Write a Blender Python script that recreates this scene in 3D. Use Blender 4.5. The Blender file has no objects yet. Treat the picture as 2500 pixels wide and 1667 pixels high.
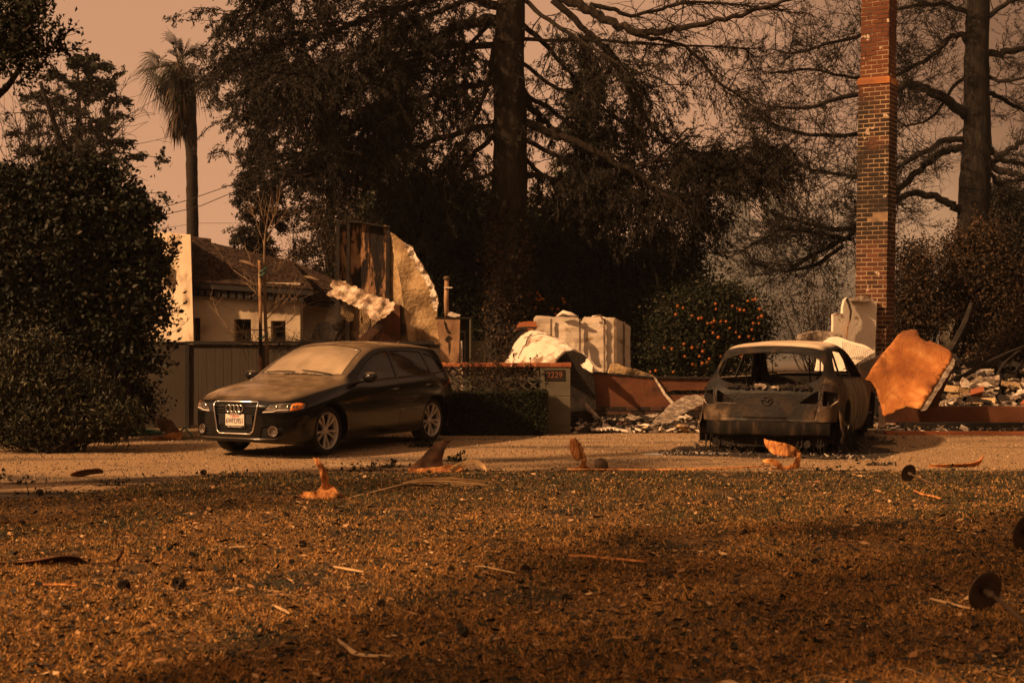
import bpy, bmesh, math, random
import numpy as np
from mathutils import Vector, Matrix, noise
from mathutils.geometry import delaunay_2d_cdt
from mathutils.bvhtree import BVHTree
sc = bpy.context.scene
COL = sc.collection
PI = math.pi
# ---------------------------------------------------------------- camera
F = 3472.2; HC = 1.6; HY = 808.0            # focal length in photo pixels, eye height, horizon row
cam_d = bpy.data.cameras.new('camera'); cam = bpy.data.objects.new('camera', cam_d); COL.objects.link(cam)
cam.location = (0, 0, HC); cam.rotation_euler = (PI/2, 0, 0)
cam_d.lens = 50; cam_d.sensor_width = 36; cam_d.clip_end = 3000
cam_d.shift_y = -(833.5-HY)/2500
cam_d.dof.use_dof = True; cam_d.dof.focus_distance = 19.5; cam_d.dof.aperture_fstop = 4.0
sc.camera = cam
sc.view_settings.view_transform = 'Standard'; sc.view_settings.look = 'None'
sc.view_settings.gamma = 1; sc.view_settings.exposure = 0.32; sc.view_settings.use_curve_mapping = False
sc.cycles.max_bounces = 5; sc.cycles.diffuse_bounces = 2; sc.cycles.glossy_bounces = 3
sc.cycles.transmission_bounces = 4; sc.cycles.transparent_max_bounces = 6; sc.cycles.volume_bounces = 1
# ---------------------------------------------------------------- smoky sky
SUN = Vector((-0.78, -0.44, 0.60)).normalized()
w = bpy.data.worlds.new('World'); sc.world = w; w.use_nodes = True
nt = w.node_tree; N = nt.nodes; L = nt.links; N.clear()
out = N.new('ShaderNodeOutputWorld'); bg = N.new('ShaderNodeBackground'); L.new(bg.outputs[0], out.inputs[0])
tc = N.new('ShaderNodeTexCoord'); sep = N.new('ShaderNodeSeparateXYZ'); L.new(tc.outputs['Generated'], sep.inputs[0])
r1 = N.new('ShaderNodeValToRGB'); L.new(sep.outputs['Z'], r1.inputs[0]); e = r1.color_ramp.elements
e[0].position = 0.0; e[0].color = (.70, .335, .170, 1); e[1].position = 1.0; e[1].color = (.15, .085, .048, 1)
for p_, c_ in ((.10, (.66, .325, .168, 1)), (.24, (.60, .300, .160, 1)), (.5, (.26, .14, .078, 1))):
    k = e.new(p_); k.color = c_
nz = N.new('ShaderNodeTexNoise'); nz.inputs['Scale'].default_value = 4.5; nz.inputs['Detail'].default_value = 6
nz.inputs['Roughness'].default_value = .5; L.new(tc.outputs['Generated'], nz.inputs['Vector'])
def _m(op, a, b):
    m = N.new('ShaderNodeMath'); m.operation = op
    for i, q in enumerate((a, b)):
        if isinstance(q, (int, float)): m.inputs[i].default_value = q
        else: L.new(q, m.inputs[i])
    return m.outputs[0]
q = _m('ADD', sep.outputs['X'], _m('MULTIPLY', _m('SUBTRACT', nz.outputs['Fac'], .5), .55))
q = _m('ADD', q, _m('MULTIPLY', sep.outputs['Z'], .45))
mr = N.new('ShaderNodeMapRange'); mr.interpolation_type = 'SMOOTHSTEP'; L.new(q, mr.inputs['Value'])
mr.inputs['From Min'].default_value = .12; mr.inputs['From Max'].default_value = .46
mr2 = N.new('ShaderNodeMapRange'); mr2.interpolation_type = 'SMOOTHSTEP'; L.new(sep.outputs['Y'], mr2.inputs['Value']); mr2.inputs['From Min'].default_value = .45; mr2.inputs['From Max'].default_value = .85
smk = _m('MULTIPLY', mr.outputs[0], mr2.outputs[0])
mx = N.new('ShaderNodeMix'); mx.data_type = 'RGBA'; mx.blend_type = 'MULTIPLY'
L.new(smk, mx.inputs['Factor']); L.new(r1.outputs[0], mx.inputs['A']); mx.inputs['B'].default_value = (.43, .42, .41, 1)
# the smoke glows round the hidden sun
vd = N.new('ShaderNodeVectorMath'); vd.operation = 'DOT_PRODUCT'; L.new(tc.outputs['Generated'], vd.inputs[0]); vd.inputs[1].default_value = SUN
gl = _m('POWER', _m('MAXIMUM', vd.outputs['Value'], 0), 2.2)
gs = N.new('ShaderNodeVectorMath'); gs.operation = 'SCALE'; gs.inputs[0].default_value = (1.0, .53, .26); L.new(gl, gs.inputs['Scale'])
ad = N.new('ShaderNodeVectorMath'); ad.operation = 'ADD'; L.new(mx.outputs['Result'], ad.inputs[0]); L.new(gs.outputs[0], ad.inputs[1])
L.new(ad.outputs[0], bg.inputs[0]); bg.inputs[1].default_value = 0.80
sun_d = bpy.data.lights.new('sun', 'SUN'); sun_d.energy = 5.0; sun_d.angle = math.radians(1.6); sun_d.color = (1, .55, .25)
sun = bpy.data.objects.new('sun', sun_d); COL.objects.link(sun); sun.rotation_euler = SUN.to_track_quat('Z', 'Y').to_euler()
# ---------------------------------------------------------------- helpers
def P(px, py, Y): return Vector(((px-1250)/F*Y, Y, HC-(py-HY)/F*Y))
def GY(py): return F*HC/(py-HY)                # distance of a ground point seen at row py
def G(px, py, z=0.0):
    Y = F*(HC-z)/(py-HY); return Vector(((px-1250)/F*Y, Y, z))
def tag(o, label=None, cat=None, group=None, kind=None):
    if label: o['label'] = label
    if cat: o['category'] = cat
    if group: o['group'] = group
    if kind: o['kind'] = kind
    return o
def thing(name, loc, label, cat, group=None, rz=0, kind=None):
    o = bpy.data.objects.new(name, None); COL.objects.link(o); o.location = loc; o.rotation_euler = (0, 0, rz)
    o.empty_display_size = .2
    o['local'] = 0
    return tag(o, label, cat, group, kind)
def unit(v):
    n = np.linalg.norm(v, axis=-1, keepdims=True); return v/np.maximum(n, 1e-9)
def link(name, me, mats, parent=None, local=False, smooth=False):
    for m in (mats if isinstance(mats, (list, tuple)) else [mats]): me.materials.append(m)
    o = bpy.data.objects.new(name, me); COL.objects.link(o)
    if parent is not None:
        o.parent = parent
        if not local:                          # vertices were given in world space
            p = parent
            T = Matrix.Identity(4)
            while p is not None:
                T = p.matrix_basis @ T if False else Matrix.Translation(p.location) @ T; p = p.parent
            me.transform(T.inverted())
    if smooth: me.polygons.foreach_set('use_smooth', np.ones(len(me.polygons), dtype=bool))
    me.update()
    return o
class MB:
    def __init__(s): s.v = []; s.f = []; s.m = []
    def add(s, vs, fs, m=0):
        b = len(s.v); s.v.extend([tuple(q) for q in vs]); s.f.extend([tuple(b+i for i in f) for f in fs]); s.m.extend([m]*len(fs))
    def box(s, a, b, m=0, M=None):
        x0, y0, z0 = a; x1, y1, z1 = b
        vs = [(x0,y0,z0),(x1,y0,z0),(x1,y1,z0),(x0,y1,z0),(x0,y0,z1),(x1,y0,z1),(x1,y1,z1),(x0,y1,z1)]
        if M is not None: vs = [M @ Vector(q) for q in vs]
        s.add(vs, [(0,3,2,1),(4,5,6,7),(0,1,5,4),(1,2,6,5),(2,3,7,6),(3,0,4,7)], m)
    def tube(s, pts, rads, n=8, m=0, cap=True, jit=0):
        pts = [Vector(p) for p in pts]
        if isinstance(rads, (int, float)): rads = [rads]*len(pts)
        vs = []; up = None
        for i, p in enumerate(pts):
            d = (pts[min(i+1, len(pts)-1)]-pts[max(i-1, 0)])
            if d.length < 1e-9: d = Vector((0, 0, 1))
            d.normalize()
            if up is None: up = d.orthogonal().normalized()
            up = (up-d*up.dot(d));
            if up.length < 1e-6: up = d.orthogonal()
            up.normalize(); sd = d.cross(up)
            for k in range(n):
                a = 2*PI*k/n; r = rads[i]*(1+(random.uniform(-jit, jit) if jit else 0))
                vs.append(p+up*(math.cos(a)*r)+sd*(math.sin(a)*r))
        fs = [(i*n+k, i*n+(k+1) % n, (i+1)*n+(k+1) % n, (i+1)*n+k) for i in range(len(pts)-1) for k in range(n)]
        if cap: fs += [tuple(range(n-1, -1, -1)), tuple((len(pts)-1)*n+k for k in range(n))]
        s.add(vs, fs, m)
    def lathe(s, prof, n=24, m=0, M=None, closed=False):      # prof: (r, h) about local z
        vs = []
        for r, h in prof:
            for k in range(n):
                a = 2*PI*k/n; q_ = Vector((r*math.cos(a), r*math.sin(a), h)); vs.append(M @ q_ if M is not None else q_)
        nn = len(prof); rng_ = range(nn if closed else nn-1)
        fs = [(i*n+k, i*n+(k+1) % n, ((i+1) % nn)*n+(k+1) % n, ((i+1) % nn)*n+k) for i in rng_ for k in range(n)]
        s.add(vs, fs, m)
    def prism(s, poly, h0, h1, m=0, M=None):                 # poly in local xy, extruded along z
        n = len(poly); vs = [Vector((x, y, h0)) for x, y in poly]+[Vector((x, y, h1)) for x, y in poly]
        if M is not None: vs = [M @ q_ for q_ in vs]
        s.add(vs, [tuple(range(n-1, -1, -1)), tuple(range(n, 2*n))]+[(i, (i+1) % n, n+(i+1) % n, n+i) for i in range(n)], m)
    def grid(s, fn, nu, nv, m=0):
        vs = [fn(i/nu, j/nv) for i in range(nu+1) for j in range(nv+1)]
        s.add(vs, [(i*(nv+1)+j, (i+1)*(nv+1)+j, (i+1)*(nv+1)+j+1, i*(nv+1)+j+1) for i in range(nu) for j in range(nv)], m)
    def build(s, name, mats, parent=None, local=False, smooth=False, bevel=0, solid=0, seg=1):
        me = bpy.data.meshes.new(name); me.from_pydata(s.v, [], s.f)
        me.polygons.foreach_set('material_index', np.array(s.m, dtype=np.int32))
        o = link(name, me, mats, parent, local, smooth)
        if solid:
            md = o.modifiers.new('solid', 'SOLIDIFY'); md.thickness = abs(solid); md.offset = -1 if solid > 0 else 1
        if bevel:
            md = o.modifiers.new('bevel', 'BEVEL'); md.width = bevel; md.segments = seg; md.limit_method = 'ANGLE'; md.angle_limit = .6
        return o
def np_mesh(name, V, k, mats, parent=None, local=False, smooth=False):
    """faces are consecutive k-gons over V"""
    V = np.asarray(V, dtype=np.float32).reshape(-1, 3); n = len(V)//k
    me = bpy.data.meshes.new(name); me.vertices.add(len(V)); me.vertices.foreach_set('co', V.ravel())
    me.loops.add(n*k); me.loops.foreach_set('vertex_index', np.arange(n*k, dtype=np.int32))
    me.polygons.add(n); me.polygons.foreach_set('loop_start', np.arange(0, n*k, k, dtype=np.int32))
    me.polygons.foreach_set('loop_total', np.full(n, k, dtype=np.int32))
    me.update(calc_edges=True)
    return link(name, me, mats, parent, local, smooth)
def leafV(C, size, rng, aspect=.4, d=None, spread=1.0, flat=0.0):
    """diamond leaves at the points C; d: preferred direction"""
    C = np.asarray(C, dtype=np.float64); n = len(C)
    r = rng.normal(size=(n, 3))
    if d is not None: r = np.asarray(d)+r*spread
    dd = unit(r); t = rng.normal(size=(n, 3))
    if flat: t[:, 2] *= (1-flat)
    s = unit(np.cross(dd, t)); L_ = (size*rng.uniform(.6, 1.3, size=(n, 1)))/2; W_ = L_*aspect
    up = np.cross(dd, s)*L_*.25
    return np.stack([C-dd*L_, C+s*W_+up-dd*L_*.1, C+dd*L_, C-s*W_+up-dd*L_*.1], axis=1).reshape(-1, 3)
def slab(mb, outline, Yf, th=.05, jag=.0, step=None, bump=0, bscale=3, seed=0, m=0, grid=12, off=None):
    """a thick sheet whose outline is given in photo pixels at the distance Yf(px,py); real geometry with front, back and rim"""
    random.seed(seed)
    if not callable(Yf): Y0 = Yf; Yf = lambda a, b: Y0
    pts = []
    for i in range(len(outline)):
        a = Vector(outline[i][:2]); b = Vector(outline[(i+1) % len(outline)][:2]); dl = (b-a).length
        k = max(1, int(dl/(step or 1e9))) if step else 1
        for j in range(k):
            q_ = a.lerp(b, j/k)
            if jag and j: q_ = q_+Vector((random.uniform(-jag, jag), random.uniform(-jag, jag)))
            pts.append(q_)
    nb = len(pts); xs = [p[0] for p in pts]; ys = [p[1] for p in pts]
    inner = []
    if grid:
        x = min(xs)+grid/2
        while x < max(xs):
            y = min(ys)+grid/2
            while y < max(ys):
                inner.append(Vector((x+random.uniform(-.25, .25)*grid, y+random.uniform(-.25, .25)*grid))); y += grid
            x += grid
    v2, e2, f2, _, _, _ = delaunay_2d_cdt(pts+inner, [(i, (i+1) % nb) for i in range(nb)], [], 1, 1e-4)
    fr = []
    for q_ in v2:
        Y = Yf(q_[0], q_[1]); w_ = P(q_[0], q_[1], Y)
        if bump:
            w_ = w_+Vector((0, 1, 0))*noise.noise(w_*bscale+Vector((seed, 0, 0)))*bump
        fr.append(w_)
    offv = Vector(off) if off else Vector((0, th, 0))
    n = len(fr); fs = []
    for f in f2:
        a, b, c = (fr[i] for i in f[:3]); nn = (b-a).cross(c-a)
        f = tuple(f) if nn.y < 0 else tuple(reversed(f))
        fs.append(f); fs.append(tuple(n+i for i in reversed(f)))
    cnt = {}
    for f in f2:
        for i in range(len(f)):
            k = tuple(sorted((f[i], f[(i+1) % len(f)]))); cnt[k] = cnt.get(k, 0)+1
    for (a, b), c in cnt.items():
        if c == 1: fs.append((a, b, n+b, n+a))
    mb.add(fr+[q_+offv for q_ in fr], fs, m)
def text_mesh(txt, size, M, m, name, parent, local=True, depth=.003, scale_x=1.0):
    cu = bpy.data.curves.new(name, 'FONT'); cu.body = txt; cu.size = size; cu.extrude = depth
    cu.align_x = 'CENTER'; cu.align_y = 'CENTER'
    o = bpy.data.objects.new(name, cu); COL.objects.link(o)
    dg = bpy.context.evaluated_depsgraph_get(); me = bpy.data.meshes.new_from_object(o.evaluated_get(dg))
    bpy.data.objects.remove(o)
    me.transform(M @ Matrix.Diagonal((scale_x, 1, 1, 1)))
    return link(name, me, m, parent, local)
# ---------------------------------------------------------------- materials
def rgb(c): return (c[0], c[1], c[2], 1)
def mat(name, stops, scale=4.0, detail=6, rough=.85, metal=0, bump=0, bscale=None, bdetail=6, stretch=(1, 1, 1), island=0, spec=.3,
        noise_rough=.6, dist=0, coat=0, trans=0, rot=(0, 0, 0), rvar=0, emis=None):
    m = bpy.data.materials.new(name); m.use_nodes = True; t = m.node_tree; N = t.nodes; L = t.links
    b = N['Principled BSDF']; b.inputs['Roughness'].default_value = rough; b.inputs['Metallic'].default_value = metal
    b.inputs['Specular IOR Level'].default_value = spec; b.inputs['Coat Weight'].default_value = coat
    if trans: b.inputs['Transmission Weight'].default_value = trans
    tc = N.new('ShaderNodeTexCoord'); mp = N.new('ShaderNodeMapping'); mp.inputs['Scale'].default_value = stretch; mp.inputs['Rotation'].default_value = rot
    L.new(tc.outputs['Object'], mp.inputs[0])
    nz = N.new('ShaderNodeTexNoise'); nz.inputs['Scale'].default_value = scale; nz.inputs['Detail'].default_value = detail
    nz.inputs['Roughness'].default_value = noise_rough; nz.inputs['Distortion'].default_value = dist; L.new(mp.outputs[0], nz.inputs['Vector'])
    fac = nz.outputs['Fac']
    if island:
        gi = N.new('ShaderNodeNewGeometry'); mm = N.new('ShaderNodeMix'); mm.inputs[0].default_value = island
        L.new(fac, mm.inputs[2]); L.new(gi.outputs['Random Per Island'], mm.inputs[3]); fac = mm.outputs[0]
    cr = N.new('ShaderNodeValToRGB'); e = cr.color_ramp.elements
    while len(e) < len(stops): e.new(.5)
    for k, (p_, c_) in enumerate(stops): e[k].position = p_; e[k].color = rgb(c_)
    L.new(fac, cr.inputs[0]); L.new(cr.outputs[0], b.inputs['Base Color'])
    if bump:
        n2 = N.new('ShaderNodeTexNoise'); n2.inputs['Scale'].default_value = bscale or scale*3; n2.inputs['Detail'].default_value = bdetail
        L.new(mp.outputs[0], n2.inputs['Vector']); bp = N.new('ShaderNodeBump'); bp.inputs['Strength'].default_value = 1
        bp.inputs['Distance'].default_value = bump; L.new(n2.outputs['Fac'], bp.inputs['Height']); L.new(bp.outputs[0], b.inputs['Normal'])
    if rvar:
        mr = N.new('ShaderNodeMapRange'); mr.inputs['To Min'].default_value = rough-rvar; mr.inputs['To Max'].default_value = rough+rvar
        L.new(nz.outputs['Fac'], mr.inputs[0]); L.new(mr.outputs[0], b.inputs['Roughness'])
    m['cr'] = 1
    return m
def layer(m, color, lo, hi, scale=6, detail=8, stretch=(1, 1, 1), rough=None, kind='noise', zr=None, dist=0, seed=0, axis='Z'):
    """mixes a second colour over m's base colour where a pattern (optionally limited to a height band) is high"""
    t = m.node_tree; N = t.nodes; L = t.links; b = N['Principled BSDF']; src = b.inputs['Base Color'].links[0].from_socket
    tc = N.new('ShaderNodeTexCoord'); mp = N.new('ShaderNodeMapping'); mp.inputs['Scale'].default_value = stretch; mp.inputs['Location'].default_value = (seed, seed*.7, seed*.3)
    L.new(tc.outputs['Object'], mp.inputs[0])
    if kind == 'noise':
        nz = N.new('ShaderNodeTexNoise'); nz.inputs['Scale'].default_value = scale; nz.inputs['Detail'].default_value = detail; nz.inputs['Distortion'].default_value = dist
        L.new(mp.outputs[0], nz.inputs['Vector']); f = nz.outputs['Fac']
    elif kind == 'crack':
        n0 = N.new('ShaderNodeTexNoise'); n0.inputs['Scale'].default_value = scale*2; n0.inputs['Detail'].default_value = 4; L.new(mp.outputs[0], n0.inputs['Vector'])
        mv = N.new('ShaderNodeMix'); mv.data_type = 'RGBA'; mv.blend_type = 'ADD'; mv.inputs[0].default_value = .25
        L.new(mp.outputs[0], mv.inputs['A']); L.new(n0.outputs['Color'], mv.inputs['B'])
        v = N.new('ShaderNodeTexVoronoi'); v.feature = 'DISTANCE_TO_EDGE'; v.inputs['Scale'].default_value = scale; L.new(mv.outputs['Result'], v.inputs['Vector'])
        f = v.outputs['Distance']
    mr = N.new('ShaderNodeMapRange'); mr.interpolation_type = 'SMOOTHSTEP'; mr.inputs['From Min'].default_value = lo; mr.inputs['From Max'].default_value = hi
    L.new(f, mr.inputs['Value']); f = mr.outputs[0]
    if kind == 'crack':
        mr.inputs['To Min'].default_value = 1; mr.inputs['To Max'].default_value = 0
    if zr:
        sp = N.new('ShaderNodeSeparateXYZ'); L.new(tc.outputs['Object'], sp.inputs[0])
        m2 = N.new('ShaderNodeMapRange'); m2.interpolation_type = 'SMOOTHSTEP'; m2.inputs['From Min'].default_value = zr[0]; m2.inputs['From Max'].default_value = zr[1]
        L.new(sp.outputs[axis], m2.inputs['Value']); mu = N.new('ShaderNodeMath'); mu.operation = 'MULTIPLY'
        L.new(f, mu.inputs[0]); L.new(m2.outputs[0], mu.inputs[1]); f = mu.outputs[0]
    mx = N.new('ShaderNodeMix'); mx.data_type = 'RGBA'; L.new(f, mx.inputs['Factor']); L.new(src, mx.inputs['A']); mx.inputs['B'].default_value = rgb(color)
    L.new(mx.outputs['Result'], b.inputs['Base Color'])
    if rough is not None:
        m3 = N.new('ShaderNodeMix'); L.new(f, m3.inputs[0])
        if b.inputs['Roughness'].links: L.new(b.inputs['Roughness'].links[0].from_socket, m3.inputs[2])
        else: m3.inputs[2].default_value = b.inputs['Roughness'].default_value
        m3.inputs[3].default_value = rough; L.new(m3.outputs[0], b.inputs['Roughness'])
    return m
BLK = (.010, .009, .008)
M = {}
M['leaf_dark'] = mat('leaf_dark', [(.25, (.007, .010, .006)), (.6, (.018, .022, .011)), (.9, (.055, .048, .024))], scale=1.5, rough=.7, island=.75, spec=.15)
M['leaf_camellia'] = mat('leaf_camellia', [(.2, (.006, .009, .005)), (.55, (.014, .018, .009)), (.86, (.028, .026, .013)), (.99, (.12, .06, .025))], scale=1.5, rough=.6, island=.8, spec=.22)
M['leaf_pale'] = mat('leaf_pale', [(.2, (.012, .014, .009)), (.6, (.035, .036, .02)), (.9, (.11, .095, .05))], scale=2, rough=.65, island=.75, spec=.22)
M['leaf_brown'] = mat('leaf_brown', [(.2, (.012, .009, .006)), (.6, (.036, .022, .012)), (.9, (.10, .052, .022))], scale=2, rough=.7, island=.75)
M['needle'] = mat('needle', [(.2, (.007, .0065, .005)), (.6, (.015, .0125, .008)), (.93, (.038, .026, .014))], scale=.7, rough=.8, island=.6)
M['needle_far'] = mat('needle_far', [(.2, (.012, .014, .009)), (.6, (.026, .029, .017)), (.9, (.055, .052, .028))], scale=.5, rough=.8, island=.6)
M['needle_grey'] = mat('needle_grey', [(.2, (.04, .042, .03)), (.6, (.07, .072, .05)), (.9, (.12, .12, .085))], scale=.5, rough=.8, island=.6)  # greyer needles: part of the distance haze is put into their colour
M['bark'] = mat('bark', [(.35, (.008, .006, .005)), (.6, (.026, .018, .012)), (.85, (.075, .048, .030))], scale=14, stretch=(1, 1, .22), rough=.95, bump=.03, bscale=22)
M['bark_grey'] = mat('bark_grey', [(.38, (.005, .004, .004)), (.58, (.017, .013, .010)), (.85, (.055, .040, .028))], scale=10, stretch=(1, 1, .2), rough=.95, bump=.03, bscale=18)
M['twig'] = mat('twig', [(.3, (.022, .016, .012)), (.8, (.06, .042, .028))], scale=6, rough=.9)
M['twig_pale'] = mat('twig_pale', [(.3, (.10, .065, .04)), (.8, (.26, .17, .10))], scale=6, rough=.8)
M['palm_trunk'] = mat('palm_trunk', [(.3, (.012, .009, .007)), (.7, (.035, .024, .016))], scale=5, stretch=(1, 1, 5), rough=.95, bump=.03, bscale=8)
M['stucco'] = mat('stucco', [(.3, (.44, .35, .25)), (.6, (.56, .46, .33)), (.8, (.62, .52, .39))], scale=1.6, rough=.95, bump=.006, bscale=40)
layer(M['stucco'], (.20, .14, .09), .56, .72, scale=1.3, detail=10)
M['stucco_ruin'] = mat('stucco_ruin', [(.3, (.24, .16, .085)), (.5, (.42, .29, .15)), (.62, (.50, .36, .20)), (.8, (.60, .46, .30))], scale=5, detail=9, rough=.95, bump=.02, bscale=18)
layer(M['stucco_ruin'], (.10, .07, .045), .49, .60, scale=1.9, detail=8, stretch=(1, 1, .7), dist=.4)
layer(M['stucco_ruin'], (.04, .026, .016), 0, .010, scale=2.4, kind='crack')
M['plaster_white'] = mat('plaster_white', [(.3, (.62, .52, .42)), (.6, (.78, .69, .57)), (.8, (.84, .76, .66))], scale=3, rough=.95, bump=.02, bscale=22)
layer(M['plaster_white'], (.22, .14, .085), .50, .66, scale=3, detail=10)
M['plaster_sheet'] = mat('plaster_sheet', [(.3, (.55, .45, .34)), (.6, (.72, .62, .49)), (.8, (.80, .71, .60))], scale=2, rough=.95, bump=.006, bscale=10, stretch=(.5, .5, 2.5))
layer(M['plaster_sheet'], (.30, .21, .13), .56, .72, scale=5, detail=9, stretch=(.6, .6, 1.2))
M['stucco_orange'] = mat('stucco_orange', [(.36, (.30, .10, .028)), (.5, (.50, .19, .05)), (.62, (.72, .36, .12))], scale=1.5, detail=3, rough=.9, bump=.008, bscale=20)  # golden and dark patches put tree-shade dapples into the colour
layer(M['stucco_orange'], (.18, .06, .022), .55, .72, scale=1.8, detail=4, seed=3)
layer(M['stucco_orange'], (.05, .03, .02), 0, .006, scale=1.6, kind='crack')
layer(M['stucco_orange'], (.55, .48, .38), .72, .75, scale=5, detail=4, seed=8)
layer(M['stucco_orange'], (.22, .085, .035), .25, .5, scale=1.2, detail=3, zr=(1.0, 1.7))
M['plaster_red'] = mat('plaster_red', [(.3, (.07, .026, .014)), (.6, (.15, .056, .026)), (.85, (.22, .09, .042))], scale=1.6, rough=.9, bump=.008, bscale=20)
layer(M['plaster_red'], (.025, .017, .012), .5, .64, scale=1.1, detail=7)
M['char_board'] = mat('char_board', [(.44, (.012, .009, .008)), (.50, (.04, .022, .013)), (.535, (.26, .14, .07)), (.70, (.50, .33, .19))], scale=1.9, detail=8, stretch=(2.2, 1, .8), rough=.9, bump=.02, bscale=14, dist=.4)
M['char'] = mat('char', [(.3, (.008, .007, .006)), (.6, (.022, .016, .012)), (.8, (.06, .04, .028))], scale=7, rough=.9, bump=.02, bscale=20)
M['ash'] = mat('ash', [(.3, (.06, .045, .035)), (.5, (.22, .17, .13)), (.75, (.55, .47, .38))], scale=12, detail=10, rough=.95, bump=.02, bscale=40)
M['brick'] = mat('brick', [(.15, (.035, .018, .012)), (.45, (.11, .042, .022)), (.7, (.20, .075, .035)), (.95, (.30, .13, .06))], scale=3, rough=.9, island=.6, bump=.008, bscale=30)
M['mortar'] = mat('mortar', [(.3, (.22, .15, .09)), (.7, (.45, .33, .21))], scale=5, rough=.95, bump=.01, bscale=30)
M['block'] = mat('block', [(.3, (.085, .076, .052)), (.7, (.125, .112, .078))], scale=3, rough=.9, bump=.004, bscale=60)
M['fence'] = mat('fence', [(.3, (.040, .031, .023)), (.7, (.060, .047, .034))], scale=2.5, stretch=(6, 6, .5), rough=.8, bump=.003, bscale=12)
M['fence_wall'] = mat('fence_wall', [(.3, (.036, .028, .020)), (.7, (.055, .043, .031))], scale=1.2, rough=.9, bump=.004, bscale=60)
M['dark_paint'] = mat('dark_paint', [(.3, (.012, .010, .009)), (.7, (.022, .018, .015))], scale=5, rough=.6)
M['roof_tile'] = mat('roof_tile', [(.3, (.035, .022, .017)), (.55, (.065, .040, .029)), (.85, (.10, .062, .042))], scale=2, rough=.95, island=.55)
M['cap_brick'] = mat('cap_brick', [(.2, (.22, .065, .028)), (.8, (.42, .15, .06))], scale=4, rough=.85, island=.6)
M['rust'] = mat('rust', [(.3, (.20, .10, .05)), (.55, (.36, .22, .12)), (.8, (.46, .32, .20))], scale=4, rough=.75, metal=.2)
M['soil'] = mat('soil', [(.3, (.025, .016, .010)), (.7, (.06, .04, .024))], scale=5, rough=1, bump=.02, bscale=30)
M['sheath'] = mat('sheath', [(.34, (.14, .045, .014)), (.5, (.46, .18, .05)), (.66, (.78, .38, .12))], scale=7, stretch=(1.6, 1.6, .7), rough=.8, bump=.010, bscale=34, dist=1)
M['sheath_dark'] = mat('sheath_dark', [(.3, (.03, .015, .009)), (.55, (.11, .048, .022)), (.8, (.28, .125, .05))], scale=5, rough=.8, bump=.004, bscale=60)
M['straw'] = mat('straw', [(.25, (.32, .19, .08)), (.8, (.62, .42, .22))], scale=6, rough=.8, island=.5)
M['fruit'] = mat('fruit', [(.3, (.24, .065, .009)), (.8, (.38, .12, .018))], scale=9, rough=.5)
M['metal_dark'] = mat('metal_dark', [(.3, (.055, .034, .022)), (.7, (.13, .08, .048))], scale=9, rough=.7, metal=.1)
M['wire'] = mat('wire', [(.3, (.03, .024, .02)), (.7, (.06, .045, .035))], scale=6, rough=.8)
# ================================================================ ground
def sheet_poly(name, pts, z, m, n=0):
    mb = MB(); mb.add([(x, y, z) for x, y in pts], [tuple(range(len(pts)))]); return mb.build(name, m)
mg = mat('earth', [(.3, (.05, .033, .02)), (.5, (.09, .062, .04)), (.75, (.14, .10, .065))], scale=2, rough=1, bump=.03, bscale=8)
g = sheet_poly('ground', [(-900, -60), (900, -60), (900, 1500), (-900, 1500)], -.012, mg); tag(g, kind='structure')
# gravel driveway
mgr = mat('gravel', [(.28, (.09, .056, .030)), (.45, (.27, .175, .095)), (.62, (.52, .34, .18)), (.8, (.72, .51, .30))], scale=42, detail=9, rough=.95, bump=.02, bscale=60, noise_rough=.75)
layer(mgr, (.10, .068, .042), .50, .66, scale=.55, detail=8, stretch=(.5, 1.6, 1))
layer(mgr, (.40, .30, .20), .58, .75, scale=.9, detail=8, stretch=(.35, 1.8, 1), seed=6)
lawn_edge = [(-12, 1222), (-300, 1232), (0, 1222), (150, 1212), (300, 1192), (450, 1172), (600, 1160), (900, 1156), (1250, 1153), (1600, 1150), (1950, 1152), (2250, 1152), (2500, 1148), (2900, 1146)][1:]
drive = [(-18, 23.6), (-18, GY(1232)-.6)]+[(G(a, b).x, G(a, b).y-.5) for a, b in lawn_edge]+[(18, 14.5), (18, 22.6), (6.4, 22.3), (3, 22.6), (1, 23.2), (-2, 23.6)]
dr = sheet_poly('gravel_driveway', drive[::-1], -.004, mgr); tag(dr, kind='structure')
# lawn: one uneven sheet
def lawn_y(x):
    pts = [(G(a, b).x, G(a, b).y) for a, b in lawn_edge]
    for (x0, y0), (x1, y1) in zip(pts, pts[1:]):
        if x0 <= x <= x1: return y0+(y1-y0)*(x-x0)/(x1-x0)
    return pts[0][1] if x < pts[0][0] else pts[-1][1]
def lawn_z(x, y):
    e_ = lawn_y(x)+.12*noise.noise(Vector((x*2.3, 0, 5)))+.05*noise.noise(Vector((x*9, 1, 5)))-y
    f = max(0, min(1, e_/.22)); return -.010+.028*f*f*(3-2*f)+.02*f*noise.noise(Vector((x*.8, y*.8, 0)))+.008*f*noise.noise(Vector((x*4, y*4, 0)))
mb = MB(); nx, ny = 150, 170
mb.grid(lambda u, v: (lambda x, y: Vector((x, y, lawn_z(x, y))))(-9+18*u, 3.5+13.4*v), nx, ny)
ml = mat('lawn_soil', [(.25, (.045, .028, .014)), (.5, (.19, .10, .032)), (.75, (.42, .21, .065))], scale=16, detail=10, rough=1, bump=.03, bscale=50, noise_rough=.7)
layer(ml, (.04, .034, .018), .48, .64, scale=1.1, detail=9)
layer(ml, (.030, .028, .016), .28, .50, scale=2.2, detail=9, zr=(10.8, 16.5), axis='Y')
layer(ml, (.015, .011, .008), .60, .68, scale=7, detail=8, seed=3)
lw = mb.build('lawn', ml, smooth=True); tag(lw, kind='structure')
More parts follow.
